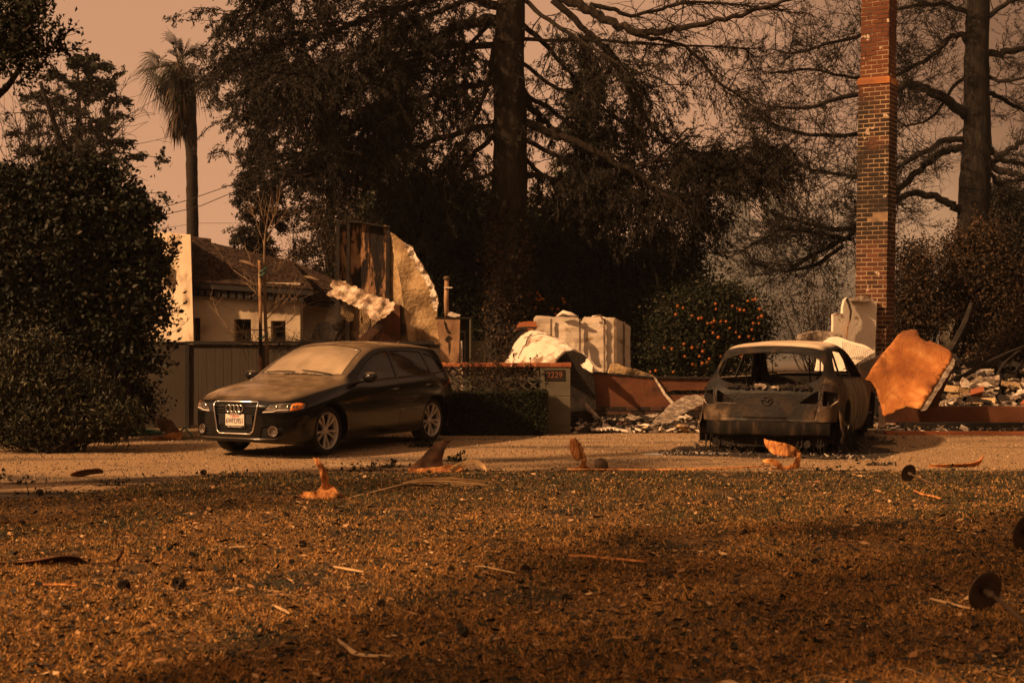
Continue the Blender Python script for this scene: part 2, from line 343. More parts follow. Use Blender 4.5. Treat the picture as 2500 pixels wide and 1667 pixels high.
# grass blades: nobody could count them
rng = np.random.default_rng(3)
def blades(n, y0, y1, pw):
    u = rng.uniform(0, 1, n); y = (y0**pw+(y1**pw-y0**pw)*u)**(1/pw); x = rng.uniform(-1, 1, n)*(y*.40+.3); return x, y
x, y = blades(460000, 5.6, 16.6, .55)
lz = np.array([lawn_z(a, b) for a, b in zip(x, y)]); ed = np.array([lawn_y(a) for a in x])
keep = y < ed+rng.normal(0, .12, len(x))-.03
pn = np.array([noise.noise(Vector((a*1.1, b*1.1, 3)))+.6*noise.noise(Vector((a*5, b*5, 3))) for a, b in zip(x, y)])
keep &= rng.uniform(-.75, .35, len(x)) < pn+.12
x, y, lz = x[keep], y[keep], np.maximum(lz[keep], -.004); n = len(x)
az = rng.uniform(0, 2*PI, n); h = rng.uniform(.008, .030, n)*(1+.5*np.clip(pn[keep], -.5, 1))*(1+.0*y); lean = rng.uniform(.1, 1.6, n)*h*1.1; wd = rng.uniform(.0018, .0036, n)*(.7+y*.06)
ca, sa = np.cos(az), np.sin(az); b0 = rng.uniform(0, 2*PI, n)
V = np.zeros((n, 3, 3)); V[:, 0] = np.stack([x-wd*np.cos(b0), y-wd*np.sin(b0), lz-.002], 1); V[:, 1] = np.stack([x+wd*np.cos(b0), y+wd*np.sin(b0), lz-.002], 1)
V[:, 2] = np.stack([x+ca*lean, y+sa*lean, lz+h], 1)
mgs = mat('grass_blade', [(.20, (.024, .024, .012)), (.40, (.075, .048, .018)), (.54, (.42, .20, .052)), (.80, (.80, .42, .12))], scale=1.3, detail=7, rough=.8, island=.5)
mgg = mat('green_blade', [(.25, (.016, .020, .010)), (.5, (.045, .048, .022)), (.75, (.12, .095, .038)), (.92, (.34, .20, .07))], scale=1.3, detail=7, rough=.8, island=.6)
green = rng.uniform(0, 1, n) < np.clip((y-9.5)/7.0+pn[keep]*.7, .10, .75)
o = np_mesh('grass', V[~green], 3, mgs); tag(o, 'short dry straw-coloured grass covering the lawn', 'grass', kind='stuff')
o = np_mesh('grass', V[green], 3, mgg); tag(o, 'darker green grass growing thickest along the far edge of the lawn', 'grass', kind='stuff')
# fallen leaf litter all over the lawn and along its edge
x, y = blades(42000, 5.8, 17.4, .6); ed = np.array([lawn_y(a) for a in x])
keep = (y < ed+.1) | (rng.uniform(0, 1, len(x)) < .22*np.exp(-(y-ed)*1.4)); x, y = x[keep], y[keep]
lz = np.array([max(lawn_z(a, b), 0) for a, b in zip(x, y)])
C = np.stack([x, y, lz+rng.uniform(.008, .035, len(x))], 1)
V = leafV(C, .048, rng, aspect=.5, d=(0, 0, 0), flat=0); 
V = V.reshape(-1, 4, 3); V[:, :, 2] = C[:, None, 2]+(V[:, :, 2]-C[:, None, 2])*.45
V = C[:, None, :]+(V-C[:, None, :])*rng.choice([.45, .7, 1.0, 1.6], size=(len(C), 1, 1), p=[.35, .35, .22, .08])
mlt = mat('litter', [(.1, (.008, .009, .008)), (.58, (.022, .020, .014)), (.76, (.08, .045, .022)), (.89, (.40, .20, .075)), (.98, (.66, .46, .25))], scale=1, rough=.8, island=.92)
o = np_mesh('leaf_litter', V.reshape(-1, 3), 4, mlt); tag(o, 'dead leaves and bark flakes strewn over the lawn', 'leaf litter', kind='stuff')
# needles / fine twigs litter on lawn
mb = MB(); random.seed(5)
for i in range(300):
    yy = random.uniform(6.2, 15.8)**1.0; xx = random.uniform(-1, 1)*(yy*.38); a = random.uniform(-.6, .6)+(PI if random.random() < .5 else 0)
    l_ = random.uniform(.04, .20); z = lawn_z(xx, yy)+.02
    mb.tube([(xx, yy, z), (xx+math.cos(a)*l_*.5, yy+math.sin(a)*l_*.5+random.uniform(-.02, .02), z+random.uniform(0, .03)), (xx+math.cos(a)*l_, yy+math.sin(a)*l_, z)], [.0015, .0025, .001], 4)
o = mb.build('twig_litter', mat('twig_mix', [(.1, (.02, .014, .01)), (.6, (.07, .042, .022)), (.95, (.45, .27, .12))], island=.9, rough=.8)); tag(o, 'thin fallen twigs scattered over the lawn', 'twig litter', kind='stuff')
# loose gravel stones
x = rng.uniform(-9, 9, 26000); y = rng.uniform(14.8, 23.0, 26000); ed = np.array([lawn_y(a) for a in x]); k = y > ed-.1; x, y = x[k], y[k]
s = rng.uniform(.004, .011, len(x))*rng.choice([1, 1, 1.6], len(x)); n = len(x)
C = np.stack([x, y, np.zeros(n)], 1); an = rng.uniform(0, 6.28, n)
T = []
ring = [np.stack([C[:, 0]+np.cos(an+t)*s, C[:, 1]+np.sin(an+t)*s*1.0, np.full(n, -.004)], 1) for t in (0, 2.1, 4.2)]
top = np.stack([C[:, 0], C[:, 1], s*.9], 1)
V = np.stack([ring[0], ring[1], top, ring[1], ring[2], top, ring[2], ring[0], top], 1)
o = np_mesh('gravel_stones', V.reshape(-1, 3), 3, mat('stone', [(.1, (.05, .034, .022)), (.5, (.20, .14, .08)), (.9, (.42, .31, .19))], island=.9, rough=.9)); tag(o, 'loose stones scattered over the gravel driveway', 'gravel', kind='stuff')
# ================================================================ lofted car bodies
def cr_interp(A, n):
    """Catmull-Rom along axis 0, n samples per span"""
    A = np.asarray(A, dtype=float); K = len(A); E = np.concatenate([A[:1]*2-A[1:2], A, A[-1:]*2-A[-2:-1]])
    out_ = []
    for i in range(K-1):
        p0, p1, p2, p3 = E[i], E[i+1], E[i+2], E[i+3]
        for k in range(n):
            t = k/n; out_.append(.5*((2*p1)+(-p0+p2)*t+(2*p0-5*p1+4*p2-p3)*t*t+(-p0+3*p1-3*p2+p3)*t**3))
    out_.append(A[-1]); return np.array(out_)
def resample(pts, rads, k):
    A = cr_interp(np.array([tuple(p)+(r,) for p, r in zip(pts, rads)]), k); return [Vector(a[:3]) for a in A], [max(.003, a[3]) for a in A]
def loft_bm(st, nu=5, nv=4, shrink=1.0):
    """st: list of (x, [(y,z)...]) or (None, [(x,y,z)...]) -> closed symmetric bmesh"""
    A = np.array([[((p[0], p[1], p[2]) if x is None else (x, p[0], p[1])) for p in ps] for x, ps in st], dtype=float)
    B = cr_interp(A, nu); B = np.swapaxes(cr_interp(np.swapaxes(B, 0, 1), nv), 0, 1)
    B[:, :, 1] = np.maximum(B[:, :, 1], 0); B[:, -1, 1] = 0; B[0, :, 1] = 0; B[-1, :, 1] = 0
    nU, nV = B.shape[:2]; bm = bmesh.new(); G_ = {}
    for s in (1, -1):
        for i in range(nU):
            for j in range(nV):
                x, y, z = B[i, j]
                if s < 0 and y == 0: G_[(s, i, j)] = G_[(1, i, j)]
                else: G_[(s, i, j)] = bm.verts.new((x, y*s, z))
    for s in (1, -1):
        for i in range(nU-1):
            for j in range(nV-1):
                q_ = [G_[(s, i, j)], G_[(s, i+1, j)], G_[(s, i+1, j+1)], G_[(s, i, j+1)]]
                qq = []
                for v in q_:
                    if v not in qq: qq.append(v)
                if len(qq) >= 3:
                    if s > 0: qq.reverse()
                    try: bm.faces.new(qq)
                    except ValueError: pass
    bm.normal_update(); return bm, B
AX = {'y': (0, 2), 'x': (1, 2), 'z': (0, 1)}
def inside(c, poly):
    for (ax, ay), (bx, by) in zip(poly, poly[1:]+poly[:1]):
        if (bx-ax)*(c[1]-ay)-(by-ay)*(c[0]-ax) < -1e-7: return False
    return True
def ccw(poly):
    a = sum(x0*y1-x1*y0 for (x0, y0), (x1, y1) in zip(poly, poly[1:]+poly[:1])); return poly if a > 0 else poly[::-1]
def cutpoly(bm, poly, ax, flt):
    poly = ccw(list(poly)); i, j = AX[ax]; lo = [min(p[k] for p in poly) for k in (0, 1)]; hi = [max(p[k] for p in poly) for k in (0, 1)]
    def cand(f):
        if not flt(f): return False
        a = [v.co[i] for v in f.verts]; b = [v.co[j] for v in f.verts]
        return max(a) > lo[0] and min(a) < hi[0] and max(b) > lo[1] and min(b) < hi[1]
    fs = [f for f in bm.faces if cand(f)]
    for (p0, p1) in zip(poly, poly[1:]+poly[:1]):
        co = [0, 0, 0]; co[i], co[j] = p0; no = [0, 0, 0]; no[i], no[j] = p1[1]-p0[1], -(p1[0]-p0[0])
        fs = [f for f in fs if f.is_valid]
        geo = fs+list({e for f in fs for e in f.edges})+list({v for f in fs for v in f.verts})
        r = bmesh.ops.bisect_plane(bm, geom=geo, dist=1e-6, plane_co=co, plane_no=no)
        S = set(f for f in fs if f.is_valid)
        for g_ in r['geom_cut']:
            if isinstance(g_, bmesh.types.BMEdge):
                for f in g_.link_faces: S.add(f)
        for g_ in r['geom']:
            if isinstance(g_, bmesh.types.BMFace): S.add(g_)
        fs = [f for f in S if cand(f)]
    bm.normal_update()
    return [f for f in fs if f.is_valid and inside((f.calc_center_median()[i], f.calc_center_median()[j]), poly)]
def take(bm, faces, delete=True, off=0.0):
    """copies faces into an MB (moved along normals by off) and removes them"""
    mb = MB(); idx = {}; vs = []
    fl = []
    for f in faces:
        ids = []
        for v in f.verts:
            if v not in idx: idx[v] = len(vs); vs.append(v.co+v.normal*off)
            ids.append(idx[v])
        fl.append(ids)
    mb.add(vs, fl)
    if delete: bmesh.ops.delete(bm, geom=list(faces), context='FACES')
    return mb
def shrink_poly(poly, d):
    poly = ccw(list(poly)); n = len(poly); res = []
    for k in range(n):
        p0 = Vector(poly[k-1]); p1 = Vector(poly[k]); p2 = Vector(poly[(k+1) % n])
        a = (p1-p0).normalized(); b = (p2-p1).normalized(); na = Vector((-a.y, a.x)); nb_ = Vector((-b.y, b.x))
        m_ = (na+nb_); m_ = m_/max(.35, m_.dot(na)) if m_.length > 1e-6 else na
        res.append(tuple(p1+m_*d))
    return res
def from_bm(bm, name, mats, parent, smooth=True):
    me = bpy.data.meshes.new(name); bm.to_mesh(me); return link(name, me, mats, parent, True, smooth)
def superell(cx, cz, a, b, n=28, e=3.0, eb=None):
    r = []
    for k in range(n):
        t = 2*PI*k/n; c, s = math.cos(t), math.sin(t); ee = e if s > 0 or eb is None else eb
        r.append((cx+a*math.copysign(abs(c)**(2/ee), c), cz+b*math.copysign(abs(s)**(2/ee), s)))
    return r
# ---- paints
pt = mat('car_paint', [(.3, (.0035, .0035, .0035)), (.7, (.0055, .005, .005))], scale=2, rough=.18, coat=.30, spec=.32, rvar=.04)
# a film of ash and dust lying on surfaces that face up
def dust(m, col, lo=.2, hi=.95, amt=.5, sc_=5, rmax=.75):
    t = m.node_tree; N = t.nodes; L = t.links; b = N['Principled BSDF']; src = b.inputs['Base Color'].links[0].from_socket
    g_ = N.new('ShaderNodeNewGeometry'); tr = N.new('ShaderNodeSeparateXYZ'); L.new(g_.outputs['True Normal'], tr.inputs[0])
    mr = N.new('ShaderNodeMapRange'); mr.inputs['From Min'].default_value = lo; mr.inputs['From Max'].default_value = hi; L.new(tr.outputs['Z'], mr.inputs[0])
    tc = N.new('ShaderNodeTexCoord'); nz = N.new('ShaderNodeTexNoise'); nz.inputs['Scale'].default_value = sc_; nz.inputs['Detail'].default_value = 9; L.new(tc.outputs['Object'], nz.inputs[0])
    m2 = N.new('ShaderNodeMapRange'); m2.inputs['From Min'].default_value = .3; m2.inputs['From Max'].default_value = .7; m2.inputs['To Min'].default_value = amt*.45; m2.inputs['To Max'].default_value = amt; L.new(nz.outputs['Fac'], m2.inputs[0])
    mu = N.new('ShaderNodeMath'); mu.operation = 'MULTIPLY'; L.new(mr.outputs[0], mu.inputs[0]); L.new(m2.outputs[0], mu.inputs[1])
    mx = N.new('ShaderNodeMix'); mx.data_type = 'RGBA'; L.new(mu.outputs[0], mx.inputs['Factor']); L.new(src, mx.inputs['A']); mx.inputs['B'].default_value = rgb(col); L.new(mx.outputs['Result'], b.inputs['Base Color'])
    ro = N.new('ShaderNodeMapRange'); ro.inputs['To Min'].default_value = b.inputs['Roughness'].default_value; ro.inputs['To Max'].default_value = rmax; L.new(mu.outputs[0], ro.inputs[0]); L.new(ro.outputs[0], b.inputs['Roughness'])
    return m
dust(pt, (.52, .36, .21), lo=.70, hi=.97, amt=.55, rmax=.30)  # dust film, brightened so its colour also carries the bonnet's sky sheen
M['paint'] = pt
M['gap'] = mat('panel_gap', [(.3, (.003, .003, .003)), (.7, (.004, .004, .004))], rough=.7)
M['glass_dusty'] = mat('glass_dusty', [(.3, (.42, .31, .20)), (.7, (.62, .47, .30))], scale=1.6, detail=9, rough=.18, coat=.8, spec=.7)
def see_through(m, a0, a1):
    t = m.node_tree; b = t.nodes['Principled BSDF']; tc = t.nodes.new('ShaderNodeTexCoord'); nz = t.nodes.new('ShaderNodeTexNoise'); nz.inputs['Scale'].default_value = 2.5; nz.inputs['Detail'].default_value = 8; t.links.new(tc.outputs['Object'], nz.inputs[0])
    mr = t.nodes.new('ShaderNodeMapRange'); mr.inputs['From Min'].default_value = .3; mr.inputs['From Max'].default_value = .7; mr.inputs['To Min'].default_value = a0; mr.inputs['To Max'].default_value = a1; t.links.new(nz.outputs['Fac'], mr.inputs[0]); t.links.new(mr.outputs[0], b.inputs['Alpha'])
see_through(M['glass_dusty'], .50, .86)
M['glass_side'] = mat('glass_side', [(.3, (.004, .004, .004)), (.7, (.008, .007, .006))], scale=3, rough=.06, spec=.8)
see_through(M['glass_side'], .72, .80)
M['chrome'] = mat('chrome', [(.3, (.70, .66, .60)), (.7, (.80, .77, .72))], rough=.18, metal=1)
M['alloy'] = mat('alloy', [(.3, (.42, .38, .33)), (.7, (.58, .54, .48))], scale=8, rough=.42, metal=.7)
M['tyre'] = mat('tyre', [(.3, (.010, .009, .008)), (.7, (.020, .017, .014))], scale=14, rough=.85, bump=.004, bscale=40)
M['plastic'] = mat('plastic', [(.3, (.008, .007, .007)), (.7, (.013, .012, .011))], rough=.5)
M['lamp_glass'] = mat('lamp_glass', [(.3, (.10, .085, .07)), (.7, (.32, .27, .21))], scale=7, rough=.08, metal=.6, coat=1)
M['amber'] = mat('amber', [(.3, (.75, .20, .03)), (.7, (.90, .30, .05))], rough=.2, coat=.6)
M['red_lens'] = mat('red_lens', [(.3, (.45, .03, .015)), (.7, (.60, .05, .02))], rough=.2, coat=.6)
M['plate'] = mat('plate', [(.3, (.66, .58, .50)), (.7, (.74, .66, .58))], rough=.5)
M['ink'] = mat('ink', [(.3, (.02, .02, .05)), (.7, (.03, .03, .06))], rough=.5)
M['ink_red'] = mat('ink_red', [(.3, (.55, .08, .05)), (.7, (.6, .1, .06))], rough=.5)
M['white_letters'] = mat('white_letters', [(.3, (.6, .55, .5)), (.7, (.7, .65, .6))], rough=.5)
def mirror_x(mb): return mb
# ---- parked hatchback
def S(x, *p): return (x, list(p))
A3 = [
 (None, [(0.0, 0, z) for z in (.27, .28, .32, .42, .58, .72, .80, .85, .88, .90, .91, .92, .92)]),
 S(.005, (.22,.26), (.32,.27), (.36,.31), (.37,.42), (.37,.58), (.35,.73), (.33,.82), (.30,.87), (.27,.90), (.24,.915), (.18,.925), (.09,.93), (0,.935)),
 S(.04, (.45,.25), (.62,.25), (.67,.30), (.69,.42), (.69,.60), (.66,.76), (.61,.86), (.56,.91), (.51,.94), (.46,.955), (.35,.965), (.17,.975), (0,.98)),
 S(.14, (.50,.22), (.72,.22), (.78,.28), (.81,.42), (.82,.62), (.795,.80), (.745,.94), (.69,1.01), (.63,1.07), (.575,1.10), (.44,1.125), (.22,1.14), (0,1.145)),
 S(.32, (.53,.19), (.76,.19), (.82,.25), (.85,.42), (.865,.62), (.845,.81), (.795,.975), (.735,1.09), (.665,1.22), (.61,1.29), (.48,1.33), (.24,1.35), (0,1.355)),
 S(.60, (.55,.17), (.78,.18), (.84,.24), (.875,.42), (.885,.62), (.865,.81), (.825,.965), (.755,1.13), (.68,1.28), (.625,1.345), (.49,1.375), (.245,1.40), (0,1.41)),
 S(1.10, (.55,.17), (.78,.18), (.845,.24), (.872,.42), (.880,.62), (.867,.81), (.832,.955), (.757,1.14), (.68,1.31), (.625,1.375), (.50,1.41), (.25,1.435), (0,1.445)),
 S(1.65, (.55,.17), (.78,.18), (.845,.24), (.870,.42), (.876,.62), (.866,.80), (.832,.940), (.757,1.14), (.68,1.32), (.625,1.385), (.50,1.42), (.25,1.448), (0,1.458)),
 S(2.10, (.55,.17), (.78,.18), (.845,.24), (.870,.42), (.876,.62), (.866,.79), (.832,.925), (.760,1.11), (.683,1.29), (.63,1.36), (.50,1.405), (.25,1.43), (0,1.44)),
 S(2.45, (.55,.17), (.78,.18), (.845,.24), (.872,.42), (.878,.62), (.866,.78), (.832,.915), (.775,1.06), (.705,1.20), (.655,1.25), (.50,1.30), (.25,1.325), (0,1.335)),
 S(2.75, (.55,.17), (.78,.18), (.845,.24), (.875,.42), (.880,.62), (.866,.77), (.835,.905), (.795,.985), (.748,1.06), (.71,1.095), (.52,1.145), (.26,1.17), (0,1.18)),
 S(3.02, (.55,.17), (.78,.18), (.845,.24), (.875,.42), (.882,.62), (.868,.76), (.835,.885), (.797,.925), (.748,.952), (.70,.962), (.52,.985), (.26,1.005), (0,1.01)),
 S(3.35, (.55,.17), (.78,.18), (.845,.24), (.875,.42), (.884,.62), (.868,.75), (.825,.845), (.775,.880), (.71,.900), (.64,.915), (.46,.935), (.23,.948), (0,.952)),
 S(3.70, (.55,.17), (.78,.18), (.84,.24), (.868,.40), (.876,.59), (.855,.71), (.805,.795), (.745,.835), (.675,.858), (.60,.87), (.43,.888), (.215,.90), (0,.905)),
 S(3.98, (.52,.18), (.73,.18), (.79,.24), (.822,.39), (.828,.56), (.805,.67), (.755,.74), (.70,.775), (.63,.795), (.56,.808), (.40,.828), (.20,.842), (0,.848)),
 S(4.15, (.46,.19), (.64,.19), (.69,.24), (.715,.38), (.715,.54), (.695,.64), (.65,.70), (.60,.725), (.54,.742), (.475,.755), (.34,.775), (.17,.788), (0,.793)),
 S(4.245, (.38,.20), (.50,.205), (.535,.25), (.545,.38), (.54,.53), (.52,.61), (.485,.655), (.445,.675), (.395,.69), (.345,.70), (.25,.72), (.125,.735), (0,.74)),
 S(4.285, (.20,.21), (.26,.215), (.275,.26), (.28,.38), (.28,.52), (.27,.59), (.25,.63), (.23,.65), (.205,.665), (.18,.675), (.13,.69), (.065,.70), (0,.705)),
 (None, [(4.292, 0, z) for z in (.21, .215, .26, .38, .52, .59, .63, .65, .665, .675, .69, .70, .705)]),
]
A3 = [(x if (x is None or x > 1.1) else 1.1-(1.1-x)*.86, ps) for x, ps in A3]; A3[0] = (None, [(.150, 0, p[2]) for p in A3[0][1]])
HEAD = Vector((-1.2, -2.25)).normalized(); rzA = math.atan2(HEAD.y, HEAD.x)
left = Vector((-HEAD.y, HEAD.x)); cfa = Vector((-2.36, 18.3))-left*.82; orgA = cfa-HEAD*3.42
car = thing('parked_car', (orgA.x, orgA.y, 0), 'dark hatchback parked on the gravel with a dusty golden windscreen', 'car', rz=rzA)
bm, Bg = loft_bm(A3, 6, 5)
def side(f): c = f.calc_center_median(); return abs(c.y) > .5 and abs(f.normal.y) > .25
def circ(cx, cz, r, n=28): return [(cx+r*math.cos(2*PI*k/n), cz+r*math.sin(2*PI*k/n)) for k in range(n)]
# wheel arches
for wx in (.84, 3.42):
    fs = cutpoly(bm, circ(wx, .32, .365), 'y', lambda f: abs(f.calc_center_median().y) > .45 and f.calc_center_median().z < .8)
    bmesh.ops.delete(bm, geom=fs, context='FACES')
def panel(poly, ax, flt, name, m, off=0.0, gap=.006, parent=None, inset_m='gap', both=True):
    fs = cutpoly(bm, poly, ax, flt)
    if gap:
        inner = set(cutpoly(bm, shrink_poly(poly, gap), ax, flt)); i, j = AX[ax]; pc = ccw(list(poly))
        fs = [f for f in bm.faces if f.is_valid and flt(f) and inside((f.calc_center_median()[i], f.calc_center_median()[j]), pc)]
        fi = [f for f in fs if f in inner]; fo = [f for f in fs if f not in inner]
        mbi = take(bm, fi, off=off); mbo = take(bm, [f for f in fo if f.is_valid], off=-.004)
        return mbi, mbo
    return take(bm, fs, off=off), None
gapm = MB()
glass = []
DLO = [[(2.84,.935),(2.62,1.075),(2.38,1.205),(2.15,1.285),(1.92,1.322),(1.84,1.325),(1.82,.955)],
       [(1.77,.957),(1.79,1.327),(1.45,1.327),(1.10,1.31),(.98,1.295),(.90,.985)],
       [(.85,.988),(.92,1.285),(.74,1.245),(.56,1.15),(.44,1.03),(.46,1.00)]]
glass_mb = []
for k, pl in enumerate(DLO):
    for s in (1, -1):
        a, b = panel(pl, 'y', lambda f, s=s: f.calc_center_median().y*s > .5 and abs(f.normal.y) > .2, '', '', off=-.006, gap=.012)
        glass_mb.append(a); gapm.add(b.v, b.f)
# windscreen
ws_flt = lambda f: f.calc_center_median().z > .95 and f.normal.z > .2 and 2.1 < f.calc_center_median().x < 3.2
wind, b = panel([(3.0, 0), (2.995, .25), (2.955, .50), (2.90, .665), (2.30, .575), (2.25, .35), (2.235, 0), (2.25, -.35), (2.30, -.575), (2.90, -.665), (2.955, -.50), (2.995, -.25)], 'z', ws_flt, '', '', off=-.004, gap=.016)
gapm.add(b.v, b.f)
# bonnet, doors
hood, b = panel([(3.04, -.63), (3.04, .63), (3.5, .61), (3.95, .52), (4.16, .40), (4.20, .2), (4.20, -.2), (4.16, -.40), (3.95, -.52), (3.5, -.61)], 'z', lambda f: f.normal.z > .3 and f.calc_center_median().z > .6 and f.calc_center_median().x > 2.9, '', '', gap=.005)
gapm.add(b.v, b.f)
doors = []
for s in (1, -1):
    fl = lambda f, s=s: f.calc_center_median().y*s > .5 and abs(f.normal.y) > .2 and f.calc_center_median().z < 1.0
    for pl in ([(2.98,.27),(2.99,.60),(2.97,.90),(1.81,.944),(1.80,.27)], [(1.79,.27),(1.80,.944),(.94,.975),(.90,.27)]):
        a, b = panel(pl, 'y', fl, '', '', gap=.005); doors.append((s, a)); gapm.add(b.v, b.f)
# grille opening
gr_poly = [(-.24,.31),(.24,.31),(.285,.345),(.345,.64),(.345,.69),(.325,.712),(-.325,.712),(-.345,.69),(-.345,.64),(-.285,.345)]
xf = lambda f: f.calc_center_median().x > 3.75 and f.normal.x > .15
grl, _ = panel(gr_poly, 'x', xf, '', '', off=-.035, gap=0)
lamps = []
for s in (1, -1):
    pl = [(s*a, b) for a, b in ((.405,.575),(.70,.585),(.835,.625),(.83,.69),(.78,.715),(.62,.705),(.50,.685))]
    a, b = panel(pl, 'x', lambda f, s=s: xf(f) and f.calc_center_median().y*s > 0, '', '', off=-.004, gap=.006); lamps.append((s, a)); gapm.add(b.v, b.f)
vents = []
for s in (1, -1):
    pl = [(s*a, b) for a, b in ((.38,.27),(.66,.29),(.68,.40),(.62,.425),(.40,.40))]
    a, b = panel(pl, 'x', lambda f, s=s: xf(f) and f.calc_center_median().y*s > 0, '', '', off=-.02, gap=0); vents.append(a)
bmc = bm.copy()
body = from_bm(bm, 'body', M['paint'], car)
ob = gapm.build('seal', M['gap'], body, True)
for a in glass_mb:
    if a.f: a.build('window', M['glass_side'], car, True, smooth=True)
wo = wind.build('windscreen', M['glass_dusty'], car, True, smooth=True)
hood.build('bonnet', M['paint'], car, True, smooth=True)
dobj = [(s, a.build('door', M['paint'], car, True, smooth=True)) for s, a in doors]
bv, BV = None, None
def surf_tree(bm_): return BVHTree.FromBMesh(bm_)
full, _ = loft_bm(A3, 6, 5); TR = surf_tree(full)
def sy(x, z, s=1): r = TR.ray_cast(Vector((x, 2*s, z)), Vector((0, -s, 0))); return r[0].y if r[0] else .8*s
def sx(y, z): r = TR.ray_cast(Vector((6, y, z)), Vector((-1, 0, 0))); return r[0].x if r[0] else 4.2
# door handles
for (s, d), hx in zip(dobj, (1.98, 1.12, 1.98, 1.12)):
    mb = MB(); z = .80 if hx > 1.5 else .83; y = sy(hx, z, s)
    mb.tube([(hx-.10, y+.002*s, z), (hx-.09, y+.032*s, z+.003), (hx+.05, y+.036*s, z), (hx+.08, y+.002*s, z-.003)], [.012, .014, .014, .010], 8)
    mb.build('handle', M['paint'], d, True, smooth=True)
    mb = MB(); mb.tube([(hx-.085, y+.045*s, z+.012), (hx+.06, y+.048*s, z+.010)], .0045, 6); mb.build('handle_trim', M['chrome'], d, True)
# grille
gq = grl.build('grille', M['plastic'], car, True)
mb = MB()
for k in range(11):
    z = .345+k*.034
    if .42 < z < .52: continue
    hw = .28+(z-.345)/.3*.055 if z < .64 else .335
    pts = [(sx(y, z)-.012, y, z) for y in np.linspace(-hw, hw, 9)]
    mb.tube(pts, .0065, 4)
mb.build('slats', M['plastic'], gq, True)
mb = MB(); loop = []
gp = ccw(gr_poly)
for (a, b_) in zip(gp, gp[1:]+gp[:1]):
    for k in range(5):
        y = a[0]+(b_[0]-a[0])*k/5; z = a[1]+(b_[1]-a[1])*k/5; loop.append((sx(y, z)+.003, y, z))
loop += loop[:2]
mb.tube(loop, .0115, 8, cap=False); mb.build('grille_frame', M['chrome'], gq, True, smooth=True)
mb = MB(); mb.box((4.255, -.27, .425), (4.283, .27, .555)); mb.build('plate_mount', M['plastic'], gq, True, bevel=.004)
# emblem: four linked rings
Rx = Matrix(((0, 0, 1, 4.298), (1, 0, 0, 0), (0, 1, 0, .635), (0, 0, 0, 1)))
mb = MB()
for k in range(4):
    cy = (k-1.5)*.062; pts = [(4.298+.002*(k % 2), cy+.043*math.cos(a), .627+.043*math.sin(a)) for a in np.linspace(0, 2*PI, 29)]
    mb.tube(pts, .0058, 6, cap=False)
mb.build('emblem', M['chrome'], gq, True, smooth=True)
# number plate
pl = MB(); pl.box((4.285, -.15, .405), (4.292, .15, .555)); plo = pl.build('number_plate', M['plate'], car, True, bevel=.003)
pf = MB()
for a, b_ in (((4.284, -.165, .385), (4.295, .165, .412)), ((4.284, -.10, .546), (4.295, .10, .572)), ((4.284, -.158, .405), (4.294, -.148, .56)), ((4.284, .148, .405), (4.294, .158, .56))): pf.box(a, b_)
pf.build('plate_frame', M['plastic'], plo, True)
def TM(y, z, x): return Matrix(((0, 0, 1, x), (1, 0, 0, y), (0, 1, 0, z), (0, 0, 0, 1)))
text_mesh('6WFD951', .098, TM(0, .468, 4.2925), M['ink'], 'plate_characters', plo, scale_x=.66)
text_mesh('California', .036, TM(0, .530, 4.2925), M['ink_red'], 'plate_script', plo)
text_mesh('RC Motorcars', .030, TM(0, .3985, 4.2955), M['white_letters'], 'frame_lettering', plo, scale_x=1.25)
text_mesh('(818) 545-8710', .024, TM(0, .559, 4.2955), M['white_letters'], 'frame_lettering', plo, scale_x=.95)
# head lamps: reflector bowl, light strip, amber corner
for s, a in lamps:
    lo_ = a.build('headlight', M['lamp_glass'], car, True, smooth=True)
    mb = MB()
    for cy, r in ((.55, .042), (.67, .036)):
        pts = [(sx(s*cy+r*math.cos(t), .655+r*.8*math.sin(t))+.004, s*cy+r*math.cos(t), .655+r*.8*math.sin(t)) for t in np.linspace(0, 2*PI, 19)]
        mb.tube(pts, .004, 5, cap=False)
    mb.build('reflector_ring', M['chrome'], lo_, True)
    mb = MB(); pts = [(sx(s*y, z)+.004, s*y, z) for y, z in ((.425, .587), (.50, .592), (.56, .594), (.60, .612), (.66, .615), (.72, .617))]; mb.tube(pts, .007, 6); mb.build('light_strip', M['white_letters'], lo_, True)
    mb = MB(); ys = [(.735, .606, .685), (.765, .61, .70), (.79, .616, .700), (.805, .622, .695), (.818, .63, .688)]; vs = []
    for y, z0, z1 in ys: vs += [(sx(s*y, z)+.004, s*y, z) for z in (z0, z1)]
    mb.add(vs, [(2*k, 2*k+2, 2*k+3, 2*k+1) for k in range(4)]); mb.build('turn_signal', M['amber'], lo_, True, smooth=True, solid=.004)
for a in vents:
    v_ = a.build('air_intake', M['gap'], car, True)
for s in (1, -1):
    mb = MB(); cy = s*.56; c = Vector((sx(cy, .35)+.0, cy, .352)); Mx = Matrix.Translation(c) @ Matrix.Rotation(s*.32, 4, 'Z') @ Matrix.Rotation(PI/2, 4, 'Y')
    mb.lathe([(.001, -.01), (.05, -.006), (.052, .008), (.058, .012), (.062, .006), (.062, -.02)], 24, M=Mx); fo = mb.build('fog_light', M['lamp_glass'], car, True, smooth=True)
    mb = MB(); pts = [Mx @ Vector((.060*math.cos(t), .060*math.sin(t), .010)) for t in np.linspace(0, 2*PI, 25)]; mb.tube(pts, .005, 6, cap=False); mb.build('fog_ring', M['chrome'], fo, True)
    mb = MB()
    for z in (.30, .335, .37): mb.tube([(sx(s*y, z)-.006, s*y, z) for y in (.39, .48, .56, .63, .665)], .004, 4)
    mb.build('intake_slat', M['plastic'], v_, True)
